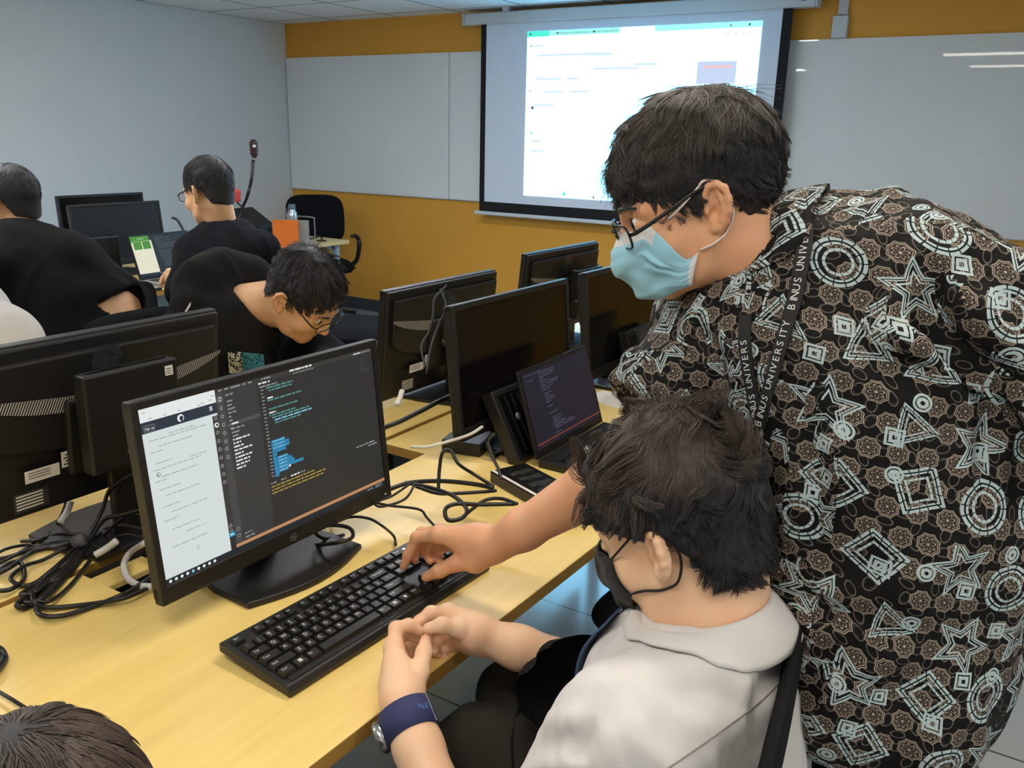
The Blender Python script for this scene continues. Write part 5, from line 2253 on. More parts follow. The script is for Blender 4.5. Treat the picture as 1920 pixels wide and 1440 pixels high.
    S2 = strands(V, Q, 9000, lambda P: .020 + .034 * top(P), fl_, .0006, 7, .62, .25, 1.0, 2.2, 15, lambda P, n_: P[:, 2] > .035, po, 34, .35, (420, .85))
    S3 = strands(V, Q, 11000, lambda P: np.where(side_(P), .006, .014), lambda P, n_: v3(0, -.25, -1) + 0 * P, .00048, 4, .2, .1, .2, .4, 25, lambda P, n_: P[:, 2] < .045, None, 60, .7, (900, .4))
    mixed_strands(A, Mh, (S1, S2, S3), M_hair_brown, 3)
    eyes(body, Mh)
    # watch on the near wrist
    return wL, elL, t


W_WRIST, W_ELBOW, BOY = build_boy()


def build_watch(w, e):
    d = unit(w - e)
    c = w - d * .028
    a = unit(np.cross(d, (0, 0, 1)))
    b = np.cross(d, a)
    t = thing('wrist_watch', 'blue fabric strap watch with steel case on the wrist of the boy in white', 'watch', Matrix.Translation(c))
    # b points along the back of the wrist; case sits away from the body
    side = unit(v3(-.62, -.62, -.35) - d * (v3(-.62, -.62, -.35) @ d))
    oth = np.cross(d, side)
    n = 40
    V, F = [], []
    prof = [(-.0195, .0), (-.019, .0028), (.019, .0028), (.0195, 0), (.019, -.001), (-.019, -.001)]
    for i in range(n):
        an = 2 * PI * i / n
        for h, r in prof:
            rr = .0315 + r
            V.append(tuple(c + side * math.cos(an) * (rr + .001) + oth * math.sin(an) * rr + d * h))
    k = len(prof)
    for i in range(n):
        for j in range(k):
            F.append((i * k + j, ((i + 1) % n) * k + j, ((i + 1) % n) * k + (j + 1) % k, i * k + (j + 1) % k))
    obj('strap', MB().add(V, F, 0, True), mat('navy blue woven strap', (46, 52, 96), .7, bump=.3, bscale=1500), t, None, True)
    B = basis(d, np.cross(side, d), side, c + side * .0345)
    obj('case', MB().lathe([(.0185, -.003), (.0205, 0), (.0205, .006), (.0185, .0085), (.0172, .0085), (.0172, .007)], 32, 0, B), mat('brushed steel', (176, 178, 182), .25, metal=.9), t, None, True)
    obj('dial', MB().disc((0, 0, .0072), .0172, 32, 0, B), mat('pale watch dial', (206, 202, 186), .2), t, None, True)
    # stripe and small blue print on the strap
    cv = unit(v3(0, 0, 1.469) - c) * .45 + v3(.85, .53, 0) * .9
    for an, wd, m, nm in ((math.atan2(cv @ oth, cv @ side), .05, M_paper, 'stripe'),):
        V = []
        for da in (-wd / 2, wd / 2):
            for h in (-.019, .019):
                V.append(tuple(c + side * math.cos(an + da) * .0355 + oth * math.sin(an + da) * .0345 + d * h))
        obj(nm, MB().add(V, [(0, 1, 3, 2)]), m, t, None, True)
    cv = unit(v3(0, 0, 1.469) - c) * .75 + v3(.85, .53, 0) * .65
    an = math.atan2(cv @ oth, cv @ side)
    nrm = unit(side * math.cos(an) + oth * math.sin(an))
    tg = np.cross(d, nrm)
    obj('print', MB().text('FILE', .009, basis(-tg, -d, nrm, c + nrm * .0352) if (-tg) @ v3(.85, .53, 0) > 0 else basis(tg, d, nrm, c + nrm * .0352)), mat('light blue print', (86, 140, 206), .6), t, None, True)


build_watch(W_WRIST, W_ELBOW)


# ------------------------------------------------------------------ the man in the patterned shirt
def build_man():
    Mh = frame_ear(v3(-0.3365, 1.0141, 1.3933), -1, (-.84, -.54, -.44), (0, 0, 1), .925)
    neck = v3(-0.2676, 1.0995, 1.3230)
    shL, shR = v3(-0.0972, 1.0791, 1.3152), v3(-0.3532, 1.1667, 1.2265)
    elL, wrL = v3(0.0720, 1.0128, 1.2289), v3(0.0638, 1.1896, 0.9028)
    elR, wR = v3(-0.4089, 1.0372, 1.0548), v3(-0.6493, 1.0225, 0.8532)
    fr = [[v3(-0.7447, 1.0006, 0.8528), v3(-0.7871, 0.9996, 0.8366), v3(-0.7999, 0.9930, 0.8049), v3(-0.8063, 0.9881, 0.7838)],
          [v3(-0.7526, 1.0185, 0.8480), v3(-0.7956, 1.0233, 0.8322), v3(-0.8063, 1.0195, 0.8044), v3(-0.8009, 1.0108, 0.7871)],
          [v3(-0.7500, 1.0339, 0.8349), v3(-0.7869, 1.0365, 0.8195), v3(-0.7919, 1.0312, 0.7948), v3(-0.7795, 1.0236, 0.7860)],
          [v3(-0.7417, 1.0404, 0.8211), v3(-0.7710, 1.0418, 0.8062), v3(-0.7728, 1.0353, 0.7907), v3(-0.7580, 1.0272, 0.7869)]]
    th = [v3(-0.6770, 1.0076, 0.8237), v3(-0.7047, 0.9946, 0.8174), v3(-0.7310, 0.9849, 0.8005), v3(-0.7540, 0.9800, 0.7843)]
    aR = hand_arm(.0018, elR, wR, fr, th, .046, .042, .028, v3(-0.4025, 1.0629, 1.1183), .048)
    aL = hand_arm(.003, elL, wrL, [[v3(0.0377, 1.2116, 0.8712) + v3(0, 0, -.016 * i), v3(0.0260, 1.2216, 0.8499) + v3(0, 0, -.016 * i), v3(0.0169, 1.2239, 0.8373) + v3(0, 0, -.016 * i), v3(0.0089, 1.2269, 0.8245) + v3(0, 0, -.016 * i)] for i in range(4)],
                  [v3(0.0537, 1.2030, 0.8889), v3(0.0404, 1.2087, 0.8935), v3(0.0275, 1.2135, 0.8949), v3(0.0178, 1.2196, 0.8945)], .045, .042, .028, shL, .05)
    hd = head_mesh(Mh, neck, .062, jaw=1.05, nose=1.05)

    def stn(p, F_, w, d):
        F_ = unit(v3(F_[0], F_[1], 0))
        return (p, v3(-F_[1], F_[0], 0), w, d, F_)
    st = [stn(v3(-0.1091, 1.0514, 0.8088), (-.8, -.6), .145, .110), stn(v3(-0.1217, 1.0662, 0.8747), (-.8, -.6), .155, .122), stn(v3(-0.1301, 1.0950, 0.9738), (-.75, -.66), .17, .136),
          stn(v3(-0.1395, 1.1166, 1.0896), (-.65, -.76), .185, .15), stn(v3(-0.1865, 1.1232, 1.1933), (-.5, -.86), .19, .135), stn(v3(-0.2233, 1.1236, 1.2785), (-.4, -.92), .165, .11),
          stn(v3(-0.2456, 1.1103, 1.3152), (-.4, -.92), .09, .065)]
    T = Field((-.42, .85, .70), (.22, 1.36, 1.50), .010)
    T.loft([(c, a, w * .9, d * .85, g) for c, a, w, d, g in st], .04)
    T.cone(shL, st[-2][0], .05, .06, .03)
    T.cone(shR, st[-2][0], .05, .06, .03)
    t, body = person('man with glasses and blue face mask leaning over in a black and white patterned shirt', (-.03, 1.14, 0), [hd, aR, aL, T.mesh(1)], M_skin_man)
    # shirt
    F = Field((-.56, .78, .70), (.36, 1.42, 1.54), .004)
    F.loft([(c, a, w + .012, d + .012, g) for c, a, w, d, g in st], .05)
    upn0 = unit(xf(Mh, (0, -.02, -.06)) - neck)
    b0 = v3(-0.2317, 1.1181, 1.3310)
    F.cone(b0, shL, .058, .074, .06)
    F.cone(neck - upn0 * .035, b0, .072, .070, .05)
    F.cone(v3(-0.2715, 1.1129, 1.3157), shR, .05, .066, .05)
    F.cone(shL, elL, .080, .070, .018)
    F.cone(elL, wrL, .066, .048, .02)
    q = v3(-0.4155, 1.0512, 1.1074)
    F.cone(shR, q + (q - shR) * .25, .074, .068, .05)
    sleeve_cut(F, shR, q, .056)
    sleeve_cut(F, elL, wrL, .04)
    F.plane(st[0][0] + v3(0, 0, -.01), (-.03, 0, -1), .4)
    c_ = st[0][0]
    F.ell(c_ + v3(0, 0, -.02), (.135, .10, .06), np.stack([st[0][1], st[0][4], v3(0, 0, 1)], 1), .01, 'sub')
    upn = unit(xf(Mh, (0, -.02, -.06)) - neck)
    F.cone(neck - upn * .01, neck + upn * .14, .066, .074, .012, 'sub')
    V, Q = F.mesh(3)
    V = folds(V, Q, .0115, 6.5, (.25, -.1, 1), 41)
    V = folds(V, Q, .0045, 13, (-.5, .2, .8), 45)
    V = folds(V, Q, .0022, 24, (.4, .2, .6), 48)
    eye_ = (0, 0, 1.469)
    for pts, dp, wd in (((v3(-0.1063, 1.0472, 1.3274), v3(-0.0909, 1.0335, 1.2954), v3(-0.0604, 1.0293, 1.2644), v3(-0.0258, 1.0299, 1.2398), v3(0.0049, 1.0414, 1.2185)), .026, .016),
                        ((v3(-0.1175, 1.0275, 1.2900), v3(-0.0810, 1.0280, 1.2617), v3(-0.0384, 1.0287, 1.2230), v3(0.0033, 1.0403, 1.1821)), .014, .014),
                        ((v3(-0.1658, 1.0096, 1.2528), v3(-0.1184, 1.0177, 1.2274), v3(-0.0759, 1.0309, 1.2253)), .010, .015),
                        ((v3(-0.0237, 1.0497, 1.1867), v3(-0.0170, 1.0473, 1.1319), v3(-0.0051, 1.0458, 1.0703)), .010, .012),
                        ((v3(-0.1928, 0.9720, 1.1555), v3(-0.1774, 0.9614, 1.0969), v3(-0.1714, 0.9430, 1.0322)), .009, .016),
                        ((v3(-0.1758, 0.9181, 0.9672), v3(-0.1350, 0.9270, 0.9558), v3(-0.0929, 0.9427, 0.9622)), .010, .014),
                        ((v3(-0.1282, 0.9255, 0.9036), v3(-0.0796, 0.9535, 0.9340), v3(-0.0289, 0.9767, 0.9466)), .008, .018),
                        ((v3(-0.3652, 1.0392, 1.2324), v3(-0.3312, 1.0284, 1.2114), v3(-0.3043, 0.9979, 1.1811)), .008, .012)):
        V = crease(V, Q, pts, dp, wd, eye_)
    uv = box_uv(V, Q, (v3(.85, .53, 0), v3(.53, -.85, 0), v3(0, 0, 1)), 1.0, .12)
    sh = solid('shirt', [(V, Q)], M_batik, t, None, uv)
    tree = bvh_of(V, Q)
    # rolled sleeve bunch
    F = Field(q - .14, q + .14, .004)
    d = unit(q - shR)
    a = unit(np.cross(d, (0, 0, 1))); b = np.cross(d, a)
    ring = [q - d * .012 + (a * math.cos(x) + b * math.sin(x)) * .056 for x in np.linspace(0, 2 * PI, 25)]
    F.chain(ring, [.017] * 25, .01)
    ring = [q - d * .038 + (a * math.cos(x) + b * math.sin(x)) * .062 for x in np.linspace(0, 2 * PI, 25)]
    F.chain(ring, [.017] * 25, .01)
    Vr, Qr = F.mesh(2)
    Vr = folds(Vr, Qr, .004, 30, None, 51)
    solid('rolled_cuff', [(Vr, Qr)], M_batik, sh, None, box_uv(Vr, Qr, (v3(.85, .53, 0), v3(.53, -.85, 0), v3(0, 0, 1)), 1.0, .6))
    collar('collar', tree, neck + upn * .002, upn, v3(-.62, -.72, -.25), .068, .042, .046, .95, M_batik, sh, .035,
           lambda a, b: box_uv(a, b, (v3(.85, .53, 0), v3(.53, -.85, 0), v3(0, 0, 1)), 1.0, 1.1))
    # lanyard: two straps down the chest
    ln = thing('lanyard', 'black lanyard with white university lettering round the neck of the man in the patterned shirt', 'lanyard', Matrix.Translation(neck))
    M_strap = mat('black lanyard ribbon', (18, 17, 17), .7)
    for pts, txt in (((v3(-0.2504, 1.0643, 1.3858), v3(-0.2389, 1.0387, 1.3617), v3(-0.2351, 1.0180, 1.3301), v3(-0.2328, 0.9955, 1.2961), v3(-0.2361, 0.9814, 1.2606), v3(-0.2388, 0.9676, 1.2251), v3(-0.2427, 0.9587, 1.1882), v3(-0.2462, 0.9499, 1.1510)), True),
                     ((v3(-0.2832, 0.9813, 1.2732), v3(-0.2791, 0.9735, 1.2433), v3(-0.2707, 0.9685, 1.2134), v3(-0.2607, 0.9644, 1.1835), v3(-0.2485, 0.9541, 1.1493)), True)):
        pn = [drape_along(tree, p, (0, 0, 1.469), (.005)) for i, p in enumerate(pts)]
        nn = [unit(x[1] + 0) for x in pn]
        mb, P, Nn = strap_on([x[0] for x in pn], nn, .0085, .0011)
        so = obj('strap', mb, M_strap, ln, None, True)
        tx = MB()
        s_ = 0
        word = 'BINUS UNIVERSITY  '
        tot = [0]
        for i in range(1, len(P)):
            tot.append(tot[-1] + (P[i] - P[i - 1]).length)
        pos, ci = tot[-1] - .004, 0
        while pos > .03:
            i = max(1, min(len(P) - 1, next(k for k in range(len(tot)) if tot[k] >= pos)))
            tg = (P[i - 1] - P[i]).normalized()
            nm = Nn[i].normalized()
            nm = (nm - tg * nm.dot(tg)).normalized()
            p = P[i] + tg * (tot[i] - pos) + nm * .0016
            ch = word[ci % len(word)]
            if ch != ' ':
                tx.text(ch, .0125, basis(tg, nm.cross(tg), nm, p))
            pos -= .0088 if ch not in 'I ' else .0055
            ci += 1
        obj('lettering', tx, M_leg, so, None, True)
    # trousers
    F = Field((-.36, .84, .0), (.34, 1.44, .92), .006)
    pl = st[0][0]
    F.loft([stn(pl + v3(0, .0, -.10), (-.8, -.6), .135, .105), stn(pl + v3(0, 0, .02), (-.8, -.6), .132, .10)], .04)
    la = v3(.6, -.8, 0)
    for s in (-1, 1):
        hp = pl + la * (.085 * s) + v3(0, 0, -.08)
        kn = hp + v3(-.03, -.02, -.34)
        ft = v3(kn[0] + .03, kn[1] + .02, .06)
        F.cone(hp, kn, .092, .07, .04)
        F.cone(kn, ft, .07, .055, .03)
    V, Q = F.mesh(2)
    V = folds(V, Q, .005, 12, (0, 0, 1), 61)
    solid('trousers', [(V, Q)], M_black_cloth, t)
    for s in (-1, 1):
        ft = pl + la * (.085 * s) + v3(0, 0, 0)
        ft[2] = .05
        F = Field(ft - .22, ft + .22, .006)
        F.ell(ft + v3(-.06, -.045, 0), (.14, .05, .045), np.stack([unit(v3(-.8, -.6, 0)), unit(v3(.6, -.8, 0)), v3(0, 0, 1)], 1), .02)
        F.cone(ft, ft + v3(0, 0, .05), .045, .05, .02)
        F.plane(ft - v3(0, 0, .048), (0, 0, -1), .35)
        solid('shoe', [F.mesh(1)], M_black_cloth, t)
    # mask, loops, glasses
    st_, sb_ = (.0665, .020, -.050), (.060, .044, -.092)
    mo = face_mask(t, Mh, [M_mask_blue, M_mask_white], [(.106, .0), (.121, -.018), (.129, -.040), (.128, -.070), (.115, -.094), (.092, -.106)], st_, sb_, 4, True, .003,
                   top=([0, .5, .60, .70, .82, 1], [0, .004, .004, -.030, -.058, -.050]), tree=bvh_of(*hd))
    ear_loops(mo, Mh, M_loop, (.066, .050, .002), (.068, .020, -.050), .0017, bvh_of(*hd))
    glasses(t, Mh, drop=.006)
    eyes(body, Mh)
    for s in (-1, 1):
        obj('eyebrow', MB().tube([xf(Mh, (s * .014, .099, .028)), xf(Mh, (s * .032, .096, .034)), xf(Mh, (s * .052, .080, .030))], [.002, .0035, .0015], 6, sub=5), M_hair_black, body, None, True)
    # hair
    cut = lambda x, y, z: np.maximum.reduce([
        np.minimum((y - .070) + (.062 - z) * .45, (y - .086) * .5 + (.082 - z)),
        np.where(np.abs(x) > .02, (.022 + .22 * np.maximum(y - .02, 0) - z) * .9 - np.maximum(0, -.036 - y) * 3.2
                 - np.maximum(0, .05 - np.abs(y - .020) * 2.6) * .85, -.2),
        (-.088 - z)]) * .8
    V, Q = hair_cap(Mh, cut, (.0825, .119, .104), (0, -.024, .043))
    A = solid('hair', [(xf(Mh, V), Q)], M_hair_deep, t)
    po = push_out((0, -.024, .043), (.0835, .120, .105))
    top = lambda P: np.clip((P[:, 2] - .03) / .07, 0, 1)

    def flw(P, n_):
        base = radial_flow((.0, -.06, .12), (0, .35, 0))(P, n_)
        s = np.clip(np.maximum((-.03 - P[:, 1]) / .05, (.075 - P[:, 2]) / .05), 0, 1)[:, None]
        return base * (1 - s) + (v3(0, -.35, -.9) + 0 * P) * s
    S1 = strands(V, Q, 27000, lambda P: .018 + .030 * top(P), flw, .00052, 6, .36, .15, .35, 1.0, 7, lambda P, n_: ~((P[:, 2] < .0) & (P[:, 1] > -.02)), po, 60, .65, (1300, .6))
    S2 = strands(V, Q, 900, lambda P: .022 + .030 * top(P), radial_flow((0, -.06, .12), (0, .5, .1)), .00045, 7, .45, .12, .6, 1.0, 17, lambda P, n_: P[:, 2] > .09, po, 50, .5)
    S3 = strands(V, Q, 2600, .046, lambda P, n_: v3(0, .9, -.45) + 0 * P, .0005, 7, .3, .5, .3, .8, 27, lambda P, n_: (P[:, 1] > .045) & (P[:, 2] > .05), None, 60, .3, (160, .7))
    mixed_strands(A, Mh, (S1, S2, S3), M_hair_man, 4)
    return t


MAN = build_man()


# ------------------------------------------------------------------ the others
def torso_st(pel, chest, neck, fwd, w=.17, d=.115):
    f = unit(v3(fwd[0], fwd[1], 0))
    l = v3(-f[1], f[0], 0)
    mid = (pel + chest) / 2
    return [(pel, l, w * .95, d, f), (mid, l, w * .95, d, f), (chest, l, w, d, f), (chest + (neck - chest) * .55, l, w * .86, d * .82, f), (neck - v3(0, 0, .01), l, w * .48, d * .55, f)], l, f


def sitter(label, Mh, neck, pel, chest, fwd, mskin, mshirt, shoulders, elbows, wrists, hair_m, cutf, long_sleeve=True, capR=(.082, .102, .096), hands=(None, None),
           strands_n=5000, hlen=.03, h=.006, wid=.17, dep=.115, mtr=None, rn=.056, sleeve_r=.06, extra=None, legs=True, sl=.62, top_len=.03, hh=.003, lift=.22, lay=.75):
    parts = [head_mesh(Mh, neck, rn, h=hh)]
    for s, e, w, hd in zip(shoulders, elbows, wrists, hands):
        if hd is not None:
            parts.append(hand_arm(.0028, e, w, hd[0], hd[1], .04, .037, .026, s, .045))
        else:
            d = unit(w - e)
            c = np.cross(d, (0, 0, 1)); c = unit(c)
            K = [w + d * .08 + c * (.025 - .017 * i) for i in range(4)]
            fg = [[k, k + d * .035 - v3(0, 0, .008), k + d * .055 - v3(0, 0, .025), k + d * .06 - v3(0, 0, .04)] for k in K]
            tb = [w + d * .02 + c * .03, w + d * .05 + c * .045, w + d * .075 + c * .04, w + d * .095 + c * .035]
            parts.append(hand_arm(.0032, e, w, fg, tb, .04, .037, .026, s, .045))
    st, l, f = torso_st(pel, chest, neck, fwd, wid, dep)
    lo = np.min([x[0] for x in st], 0) - .26
    hi = np.max([x[0] for x in st], 0) + .26
    T = Field(lo, hi, .01)
    T.loft([(c, a, w * .88, d * .85, g) for c, a, w, d, g in st], .04)
    parts.append(T.mesh(1))
    t, body = person(label, (pel[0], pel[1], 0), parts, mskin)
    pts = np.array([x[0] for x in st] + list(shoulders) + list(elbows) + list(wrists))
    F = Field(pts.min(0) - .2, pts.max(0) + .2, h)
    F.loft([(c, a, w + .010, d + .012, g) for c, a, w, d, g in st], .05)
    for s, e, w in zip(shoulders, elbows, wrists):
        F.cone(neck - v3(0, 0, .035), s, .052, sleeve_r, .05)
        if long_sleeve:
            F.cone(s, e, sleeve_r, sleeve_r * .86, .04)
            ww = e + (w - e) * .93
            F.cone(e, ww + (w - e) * .1, sleeve_r * .84, .042, .03)
            sleeve_cut(F, e, ww, .034)
        else:
            q = s + (e - s) * sl
            F.cone(s, q + (e - s) * .1, sleeve_r, sleeve_r * 1.05, .04)
            sleeve_cut(F, s, q, sleeve_r * .78)
    if extra:
        extra(F)
    up = unit(xf(Mh, (0, -.02, -.06)) - neck)
    F.cone(neck - up * .0, neck + up * .12, rn + .004, rn + .012, .01, 'sub')
    V, Q = F.mesh(2)
    V = folds(V, Q, .005, 10, (0, 0, 1), 71 + len(label))
    sh = solid('top', [(V, Q)], mshirt, t)
    if legs:
        F = Field((min(pel[0], pel[0] + f[0] * .6) - .3, pel[1] - .35, 0), (max(pel[0], pel[0] + f[0] * .6) + .3, pel[1] + .35, pel[2] + .2), .01)
        for s in (-1, 1):
            hp = pel + l * (.09 * s) + v3(0, 0, .0)
            kn = hp + f * .42 + v3(0, 0, .02)
            F.cone(hp, kn, .085, .065, .04)
            F.cone(kn, v3(kn[0] - f[0] * .03, kn[1], .06), .065, .05, .03)
        solid('trousers', [F.mesh(1)], mtr or M_black_cloth, t)
    V, Q = hair_cap(Mh, cutf, capR, (0, -.014, .040))
    A = solid('hair', [(xf(Mh, V), Q)], M_hair_deep, t)
    po = push_out((0, -.014, .040), np.array(capR) + .001)
    tp = lambda P: np.clip((P[:, 2] - .03) / .07, 0, 1)
    S1 = strands(V, Q, strands_n, lambda P: .010 + top_len * tp(P), radial_flow((0, -.06, .12), (0, .3, 0)), .0008, 5, lift, .12, .35, .7, 5 + len(label), None, po, 60, lay, (450, .6))
    solid('hair_strands', [(xf(Mh, S1[0]), S1[1])], hair_m, A)
    eyes(body, Mh)
    return t, body, sh, (V, Q)


short_cut = lambda x, y, z: np.maximum.reduce([
    np.minimum((y - .070) + (.060 - z) * .5, (y - .086) * .5 + (.080 - z)),
    np.where(np.abs(x) > .02, (.018 + .25 * np.maximum(y - .02, 0) - z) * .9 - np.maximum(0, -.034 - y) * 2.0, -.2),
    (-.062 + .25 * np.abs(x) - z)]) * .8

# boy in the hoodie, head bowed, on the far side of the desk
MhK = frame(v3(-1.6714, 1.6387, 1.0400), (.74, .23, -.74), (.25, -.1, 1))
neckK = v3(-1.8434, 1.5933, 1.0012)


def hood(F):
    n_ = neckK
    ring = [n_ + v3(-.075, -.02, .045) + v3(.02, -.115, -.03), n_ + v3(-.10, -.07, .05), n_ + v3(-.115, .01, .06), n_ + v3(-.09, .09, .045), n_ + v3(-.01, .12, -.01)]
    F.chain(ring, [.045, .066, .075, .066, .042], .04)
    F.chain([n_ + v3(-.075, -.02, .045) + v3(.02, -.115, -.03), n_ + v3(.05, -.10, -.09), n_ + v3(.075, -.04, -.16)], [.035, .03, .025], .03)


KID, kb, ks, _ = sitter('boy with glasses in a black hoodie bowing his head behind the monitors', MhK, neckK, v3(-2.08, 1.56, .50), v3(-1.94, 1.57, .86), (1, .15, 0), M_skin_kid, M_hoodie,
                        [v3(-1.90, 1.385, .905), v3(-1.90, 1.76, .905)], [v3(-1.80, 1.33, .70), v3(-1.78, 1.84, .80)], [v3(-1.62, 1.46, .79), v3(-1.60, 1.60, .79)], M_hair_black,
                        short_cut, True, (.083, .103, .098), strands_n=9000, h=.005, wid=.19, dep=.13, sleeve_r=.072, extra=hood, top_len=.026, hh=.0025, lift=.7, lay=.25)
glasses(KID, MhK)
for s in (-1, 1):
    obj('eyebrow', MB().tube([xf(MhK, (s * .014, .099, .028)), xf(MhK, (s * .032, .096, .033)), xf(MhK, (s * .052, .080, .029))], [.0018, .003, .0012], 6, sub=5), M_hair_black, kb, None, True)
_tr = bvh_of(np.array([ks.matrix_parent_inverse @ v.co if False else v.co for v in ks.data.vertices]), np.array([p.vertices[:] for p in ks.data.polygons]))
cords = MB()
for dy in (-.035, .035):
    P = [drape(_tr, neckK + v3(.10 + .02 * k, dy, -.10 - .05 * k), .004)[0] for k in range(4)]
    cords.tube(P, .0035, 6, sub=4)
obj('drawstring', cords, M_black_cloth, ks, None, True)


def print_patch(tree, c, src, w, h, name, mats, parent, fn):
    mb = MB()
    n = 26
    V = []
    for j in range(n + 1):
        for i in range(n + 1):
            p = c + w * (i / n - .5) + h * (j / n - .5)
            V.append(tuple(drape_along(tree, p, src, .004)[0]))
    F = [(j * (n + 1) + i, j * (n + 1) + i + 1, (j + 1) * (n + 1) + i + 1, (j + 1) * (n + 1) + i) for j in range(n) for i in range(n)]
    mb.add(V, F)
    mb.M = [fn(k % n, k // n) for k in range(n * n)]
    return obj(name, mb, mats, parent, None, True)


print_patch(_tr, v3(-1.7087, 1.4643, 0.8826), (0, 0, 1.469), v3(.135, .04, 0) * .75, v3(0, 0, .06), 'chest_print',
            [cloth_mat('teal print', (54, 122, 128)), cloth_mat('cream scroll print', (206, 204, 180)), M_hoodie], ks,
            lambda i, j: (1 if abs(vnoise([[i * .5, j * .5, 3.]], 4)[0]) > .22 else 2) if i < 10 else (0 if abs(vnoise([[i * .35, j * .35, 7.]], 9)[0]) > .10 else 2))
print_patch(_tr, v3(-1.9712, 1.4993, 0.9910), (0, 0, 1.469), v3(.018, .008, .028), v3(-.006, .006, .02), 'sleeve_print', [M_paper, M_hoodie], ks, lambda i, j: 0 if 6 < j < 19 and (i + j) % 5 else 1)

# person typing in the black jumper
Mh2 = frame(v3(-2.7889, 2.2631, 1.2254), (-.98, -.06, -.22))
neck2 = v3(-2.7518, 2.2860, 1.0827)
sL, sR = v3(-2.8960, 2.2764, 0.9916) , v3(-2.5448, 2.2639, 1.0398)
hand2 = ([[v3(-2.9444, 2.1771, 0.8949), v3(-2.9899, 2.1867, 0.8977), v3(-3.0074, 2.1833, 0.8833), v3(-3.0086, 2.1776, 0.8687)], [v3(-2.9638, 2.1856, 0.8832), v3(-3.0121, 2.1914, 0.8796), v3(-3.0191, 2.1827, 0.8669), v3(-3.0148, 2.1760, 0.8573)],
          [v3(-2.9710, 2.1900, 0.8733), v3(-3.0106, 2.1939, 0.8664), v3(-3.0180, 2.1857, 0.8557), v3(-3.0122, 2.1806, 0.8483)], [v3(-2.9702, 2.1935, 0.8642), v3(-3.0032, 2.1949, 0.8561), v3(-3.0092, 2.1883, 0.8476), v3(-3.0037, 2.1837, 0.8422)]],
         [v3(-2.9141, 2.1752, 0.9068), v3(-2.9457, 2.1825, 0.9134), v3(-2.9743, 2.1890, 0.9119), v3(-2.9910, 2.1882, 0.9039)])
P2, p2b, _, _ = sitter('person in a black jumper and glasses typing on the silver laptop', Mh2, neck2, v3(-2.62, 2.24, .50), v3(-2.68, 2.26, .86), (-1, .05, 0), M_skin_kid, M_navy_cloth,
                       [v3(-2.7778, 2.1672, 0.9962), v3(-2.5983, 2.3316, 1.0123)], [v3(-2.7070, 2.0491, 0.8811), v3(-2.5449, 2.3518, 0.7612)], [v3(-2.8987, 2.1757, 0.8806), v3(-3.1, 2.62, .80)], M_hair_black, short_cut, True,
                       (.082, .104, .102), hands=(hand2, None), strands_n=5000, wid=.20, dep=.12, sleeve_r=.068, top_len=.04)
glasses(P2, Mh2)

# person in the black t-shirt at the picture's edge
Mh1 = frame(v3(-2.9561, 1.5813, 1.2105), (-.88, -.35, -.12))
P1, _, _, _ = sitter('broad person in a black t-shirt seated at the wall desks, back turned', Mh1, v3(-2.8865, 1.5480, 1.0954), v3(-2.58, 1.62, .50), v3(-2.72, 1.66, .86), (-1, .1, 0), M_skin_kid, M_black_cloth,
                     [v3(-2.8318, 1.4102, 1.0233), v3(-2.7540, 1.6555, 1.0293)], [v3(-2.8425, 1.3397, 0.8361), v3(-2.6440, 1.7114, 0.8525)], [v3(-3.15, 1.5, .79), v3(-2.8484, 1.8930, 0.8569)], M_hair_black, short_cut, False,
                     (.081, .102, .092), strands_n=2400, wid=.215, dep=.14, sleeve_r=.085, top_len=.012, sl=.78)

# person in the white top, only a shoulder in view
MhW = frame(v3(-2.2050, 1.0346, 1.2305), (.95, .1, -.2))
sitter('person in a white top at the edge of the picture, only a shoulder showing', MhW, v3(-2.1692, 1.0008, 1.0673), v3(-2.08, .86, .50), v3(-2.05, .87, .82), (1, 0, 0), M_skin_kid, M_white_shirt,
       [v3(-2.1523, 0.8877, 0.9564), v3(-2.0048, 1.0239, 0.9831)], [v3(-1.95, .66, .70), v3(-1.9212, 0.9933, 0.8510)], [v3(-1.75, .75, .79), v3(-1.72, 1.05, .79)], M_hair_black, short_cut, False,
       strands_n=1200, sleeve_r=.068)

# dark-haired person bent over the near desk, only the crown in view
MhB = frame(v3(-0.5625, 0.2669, 0.8998), (-.80, .35, -.62), (-.3, 0, 1))
B_ = MhB[:3, 3]
sitter('person bent over the near desk, only the dark crown of the head showing', MhB, B_ + v3(.10, -.04, -.10), v3(-.20, .18, .50), v3(-.36, .2, .72), (-1, 0, 0), M_skin_boy, M_black_cloth,
       [B_ + v3(.12, -.22, -.16), B_ + v3(.14, .10, -.19)], [v3(-.48, -.02, .62), v3(-.47, .32, .60)], [v3(-.66, .02, .79), v3(-.68, .30, .785)], M_hair_brown, short_cut, True,
       (.084, .104, .098), strands_n=16000, top_len=.035)


# ------------------------------------------------------------------ cables
def cable(label, pts, r=.003, m=None, sub=8, extra=None):
    o = obj('cable', MB().tube(pts, r * 1.15, 8, sub=sub), m or M_cable)
    tag(o, label, 'cable', 'desk cables')
    return o


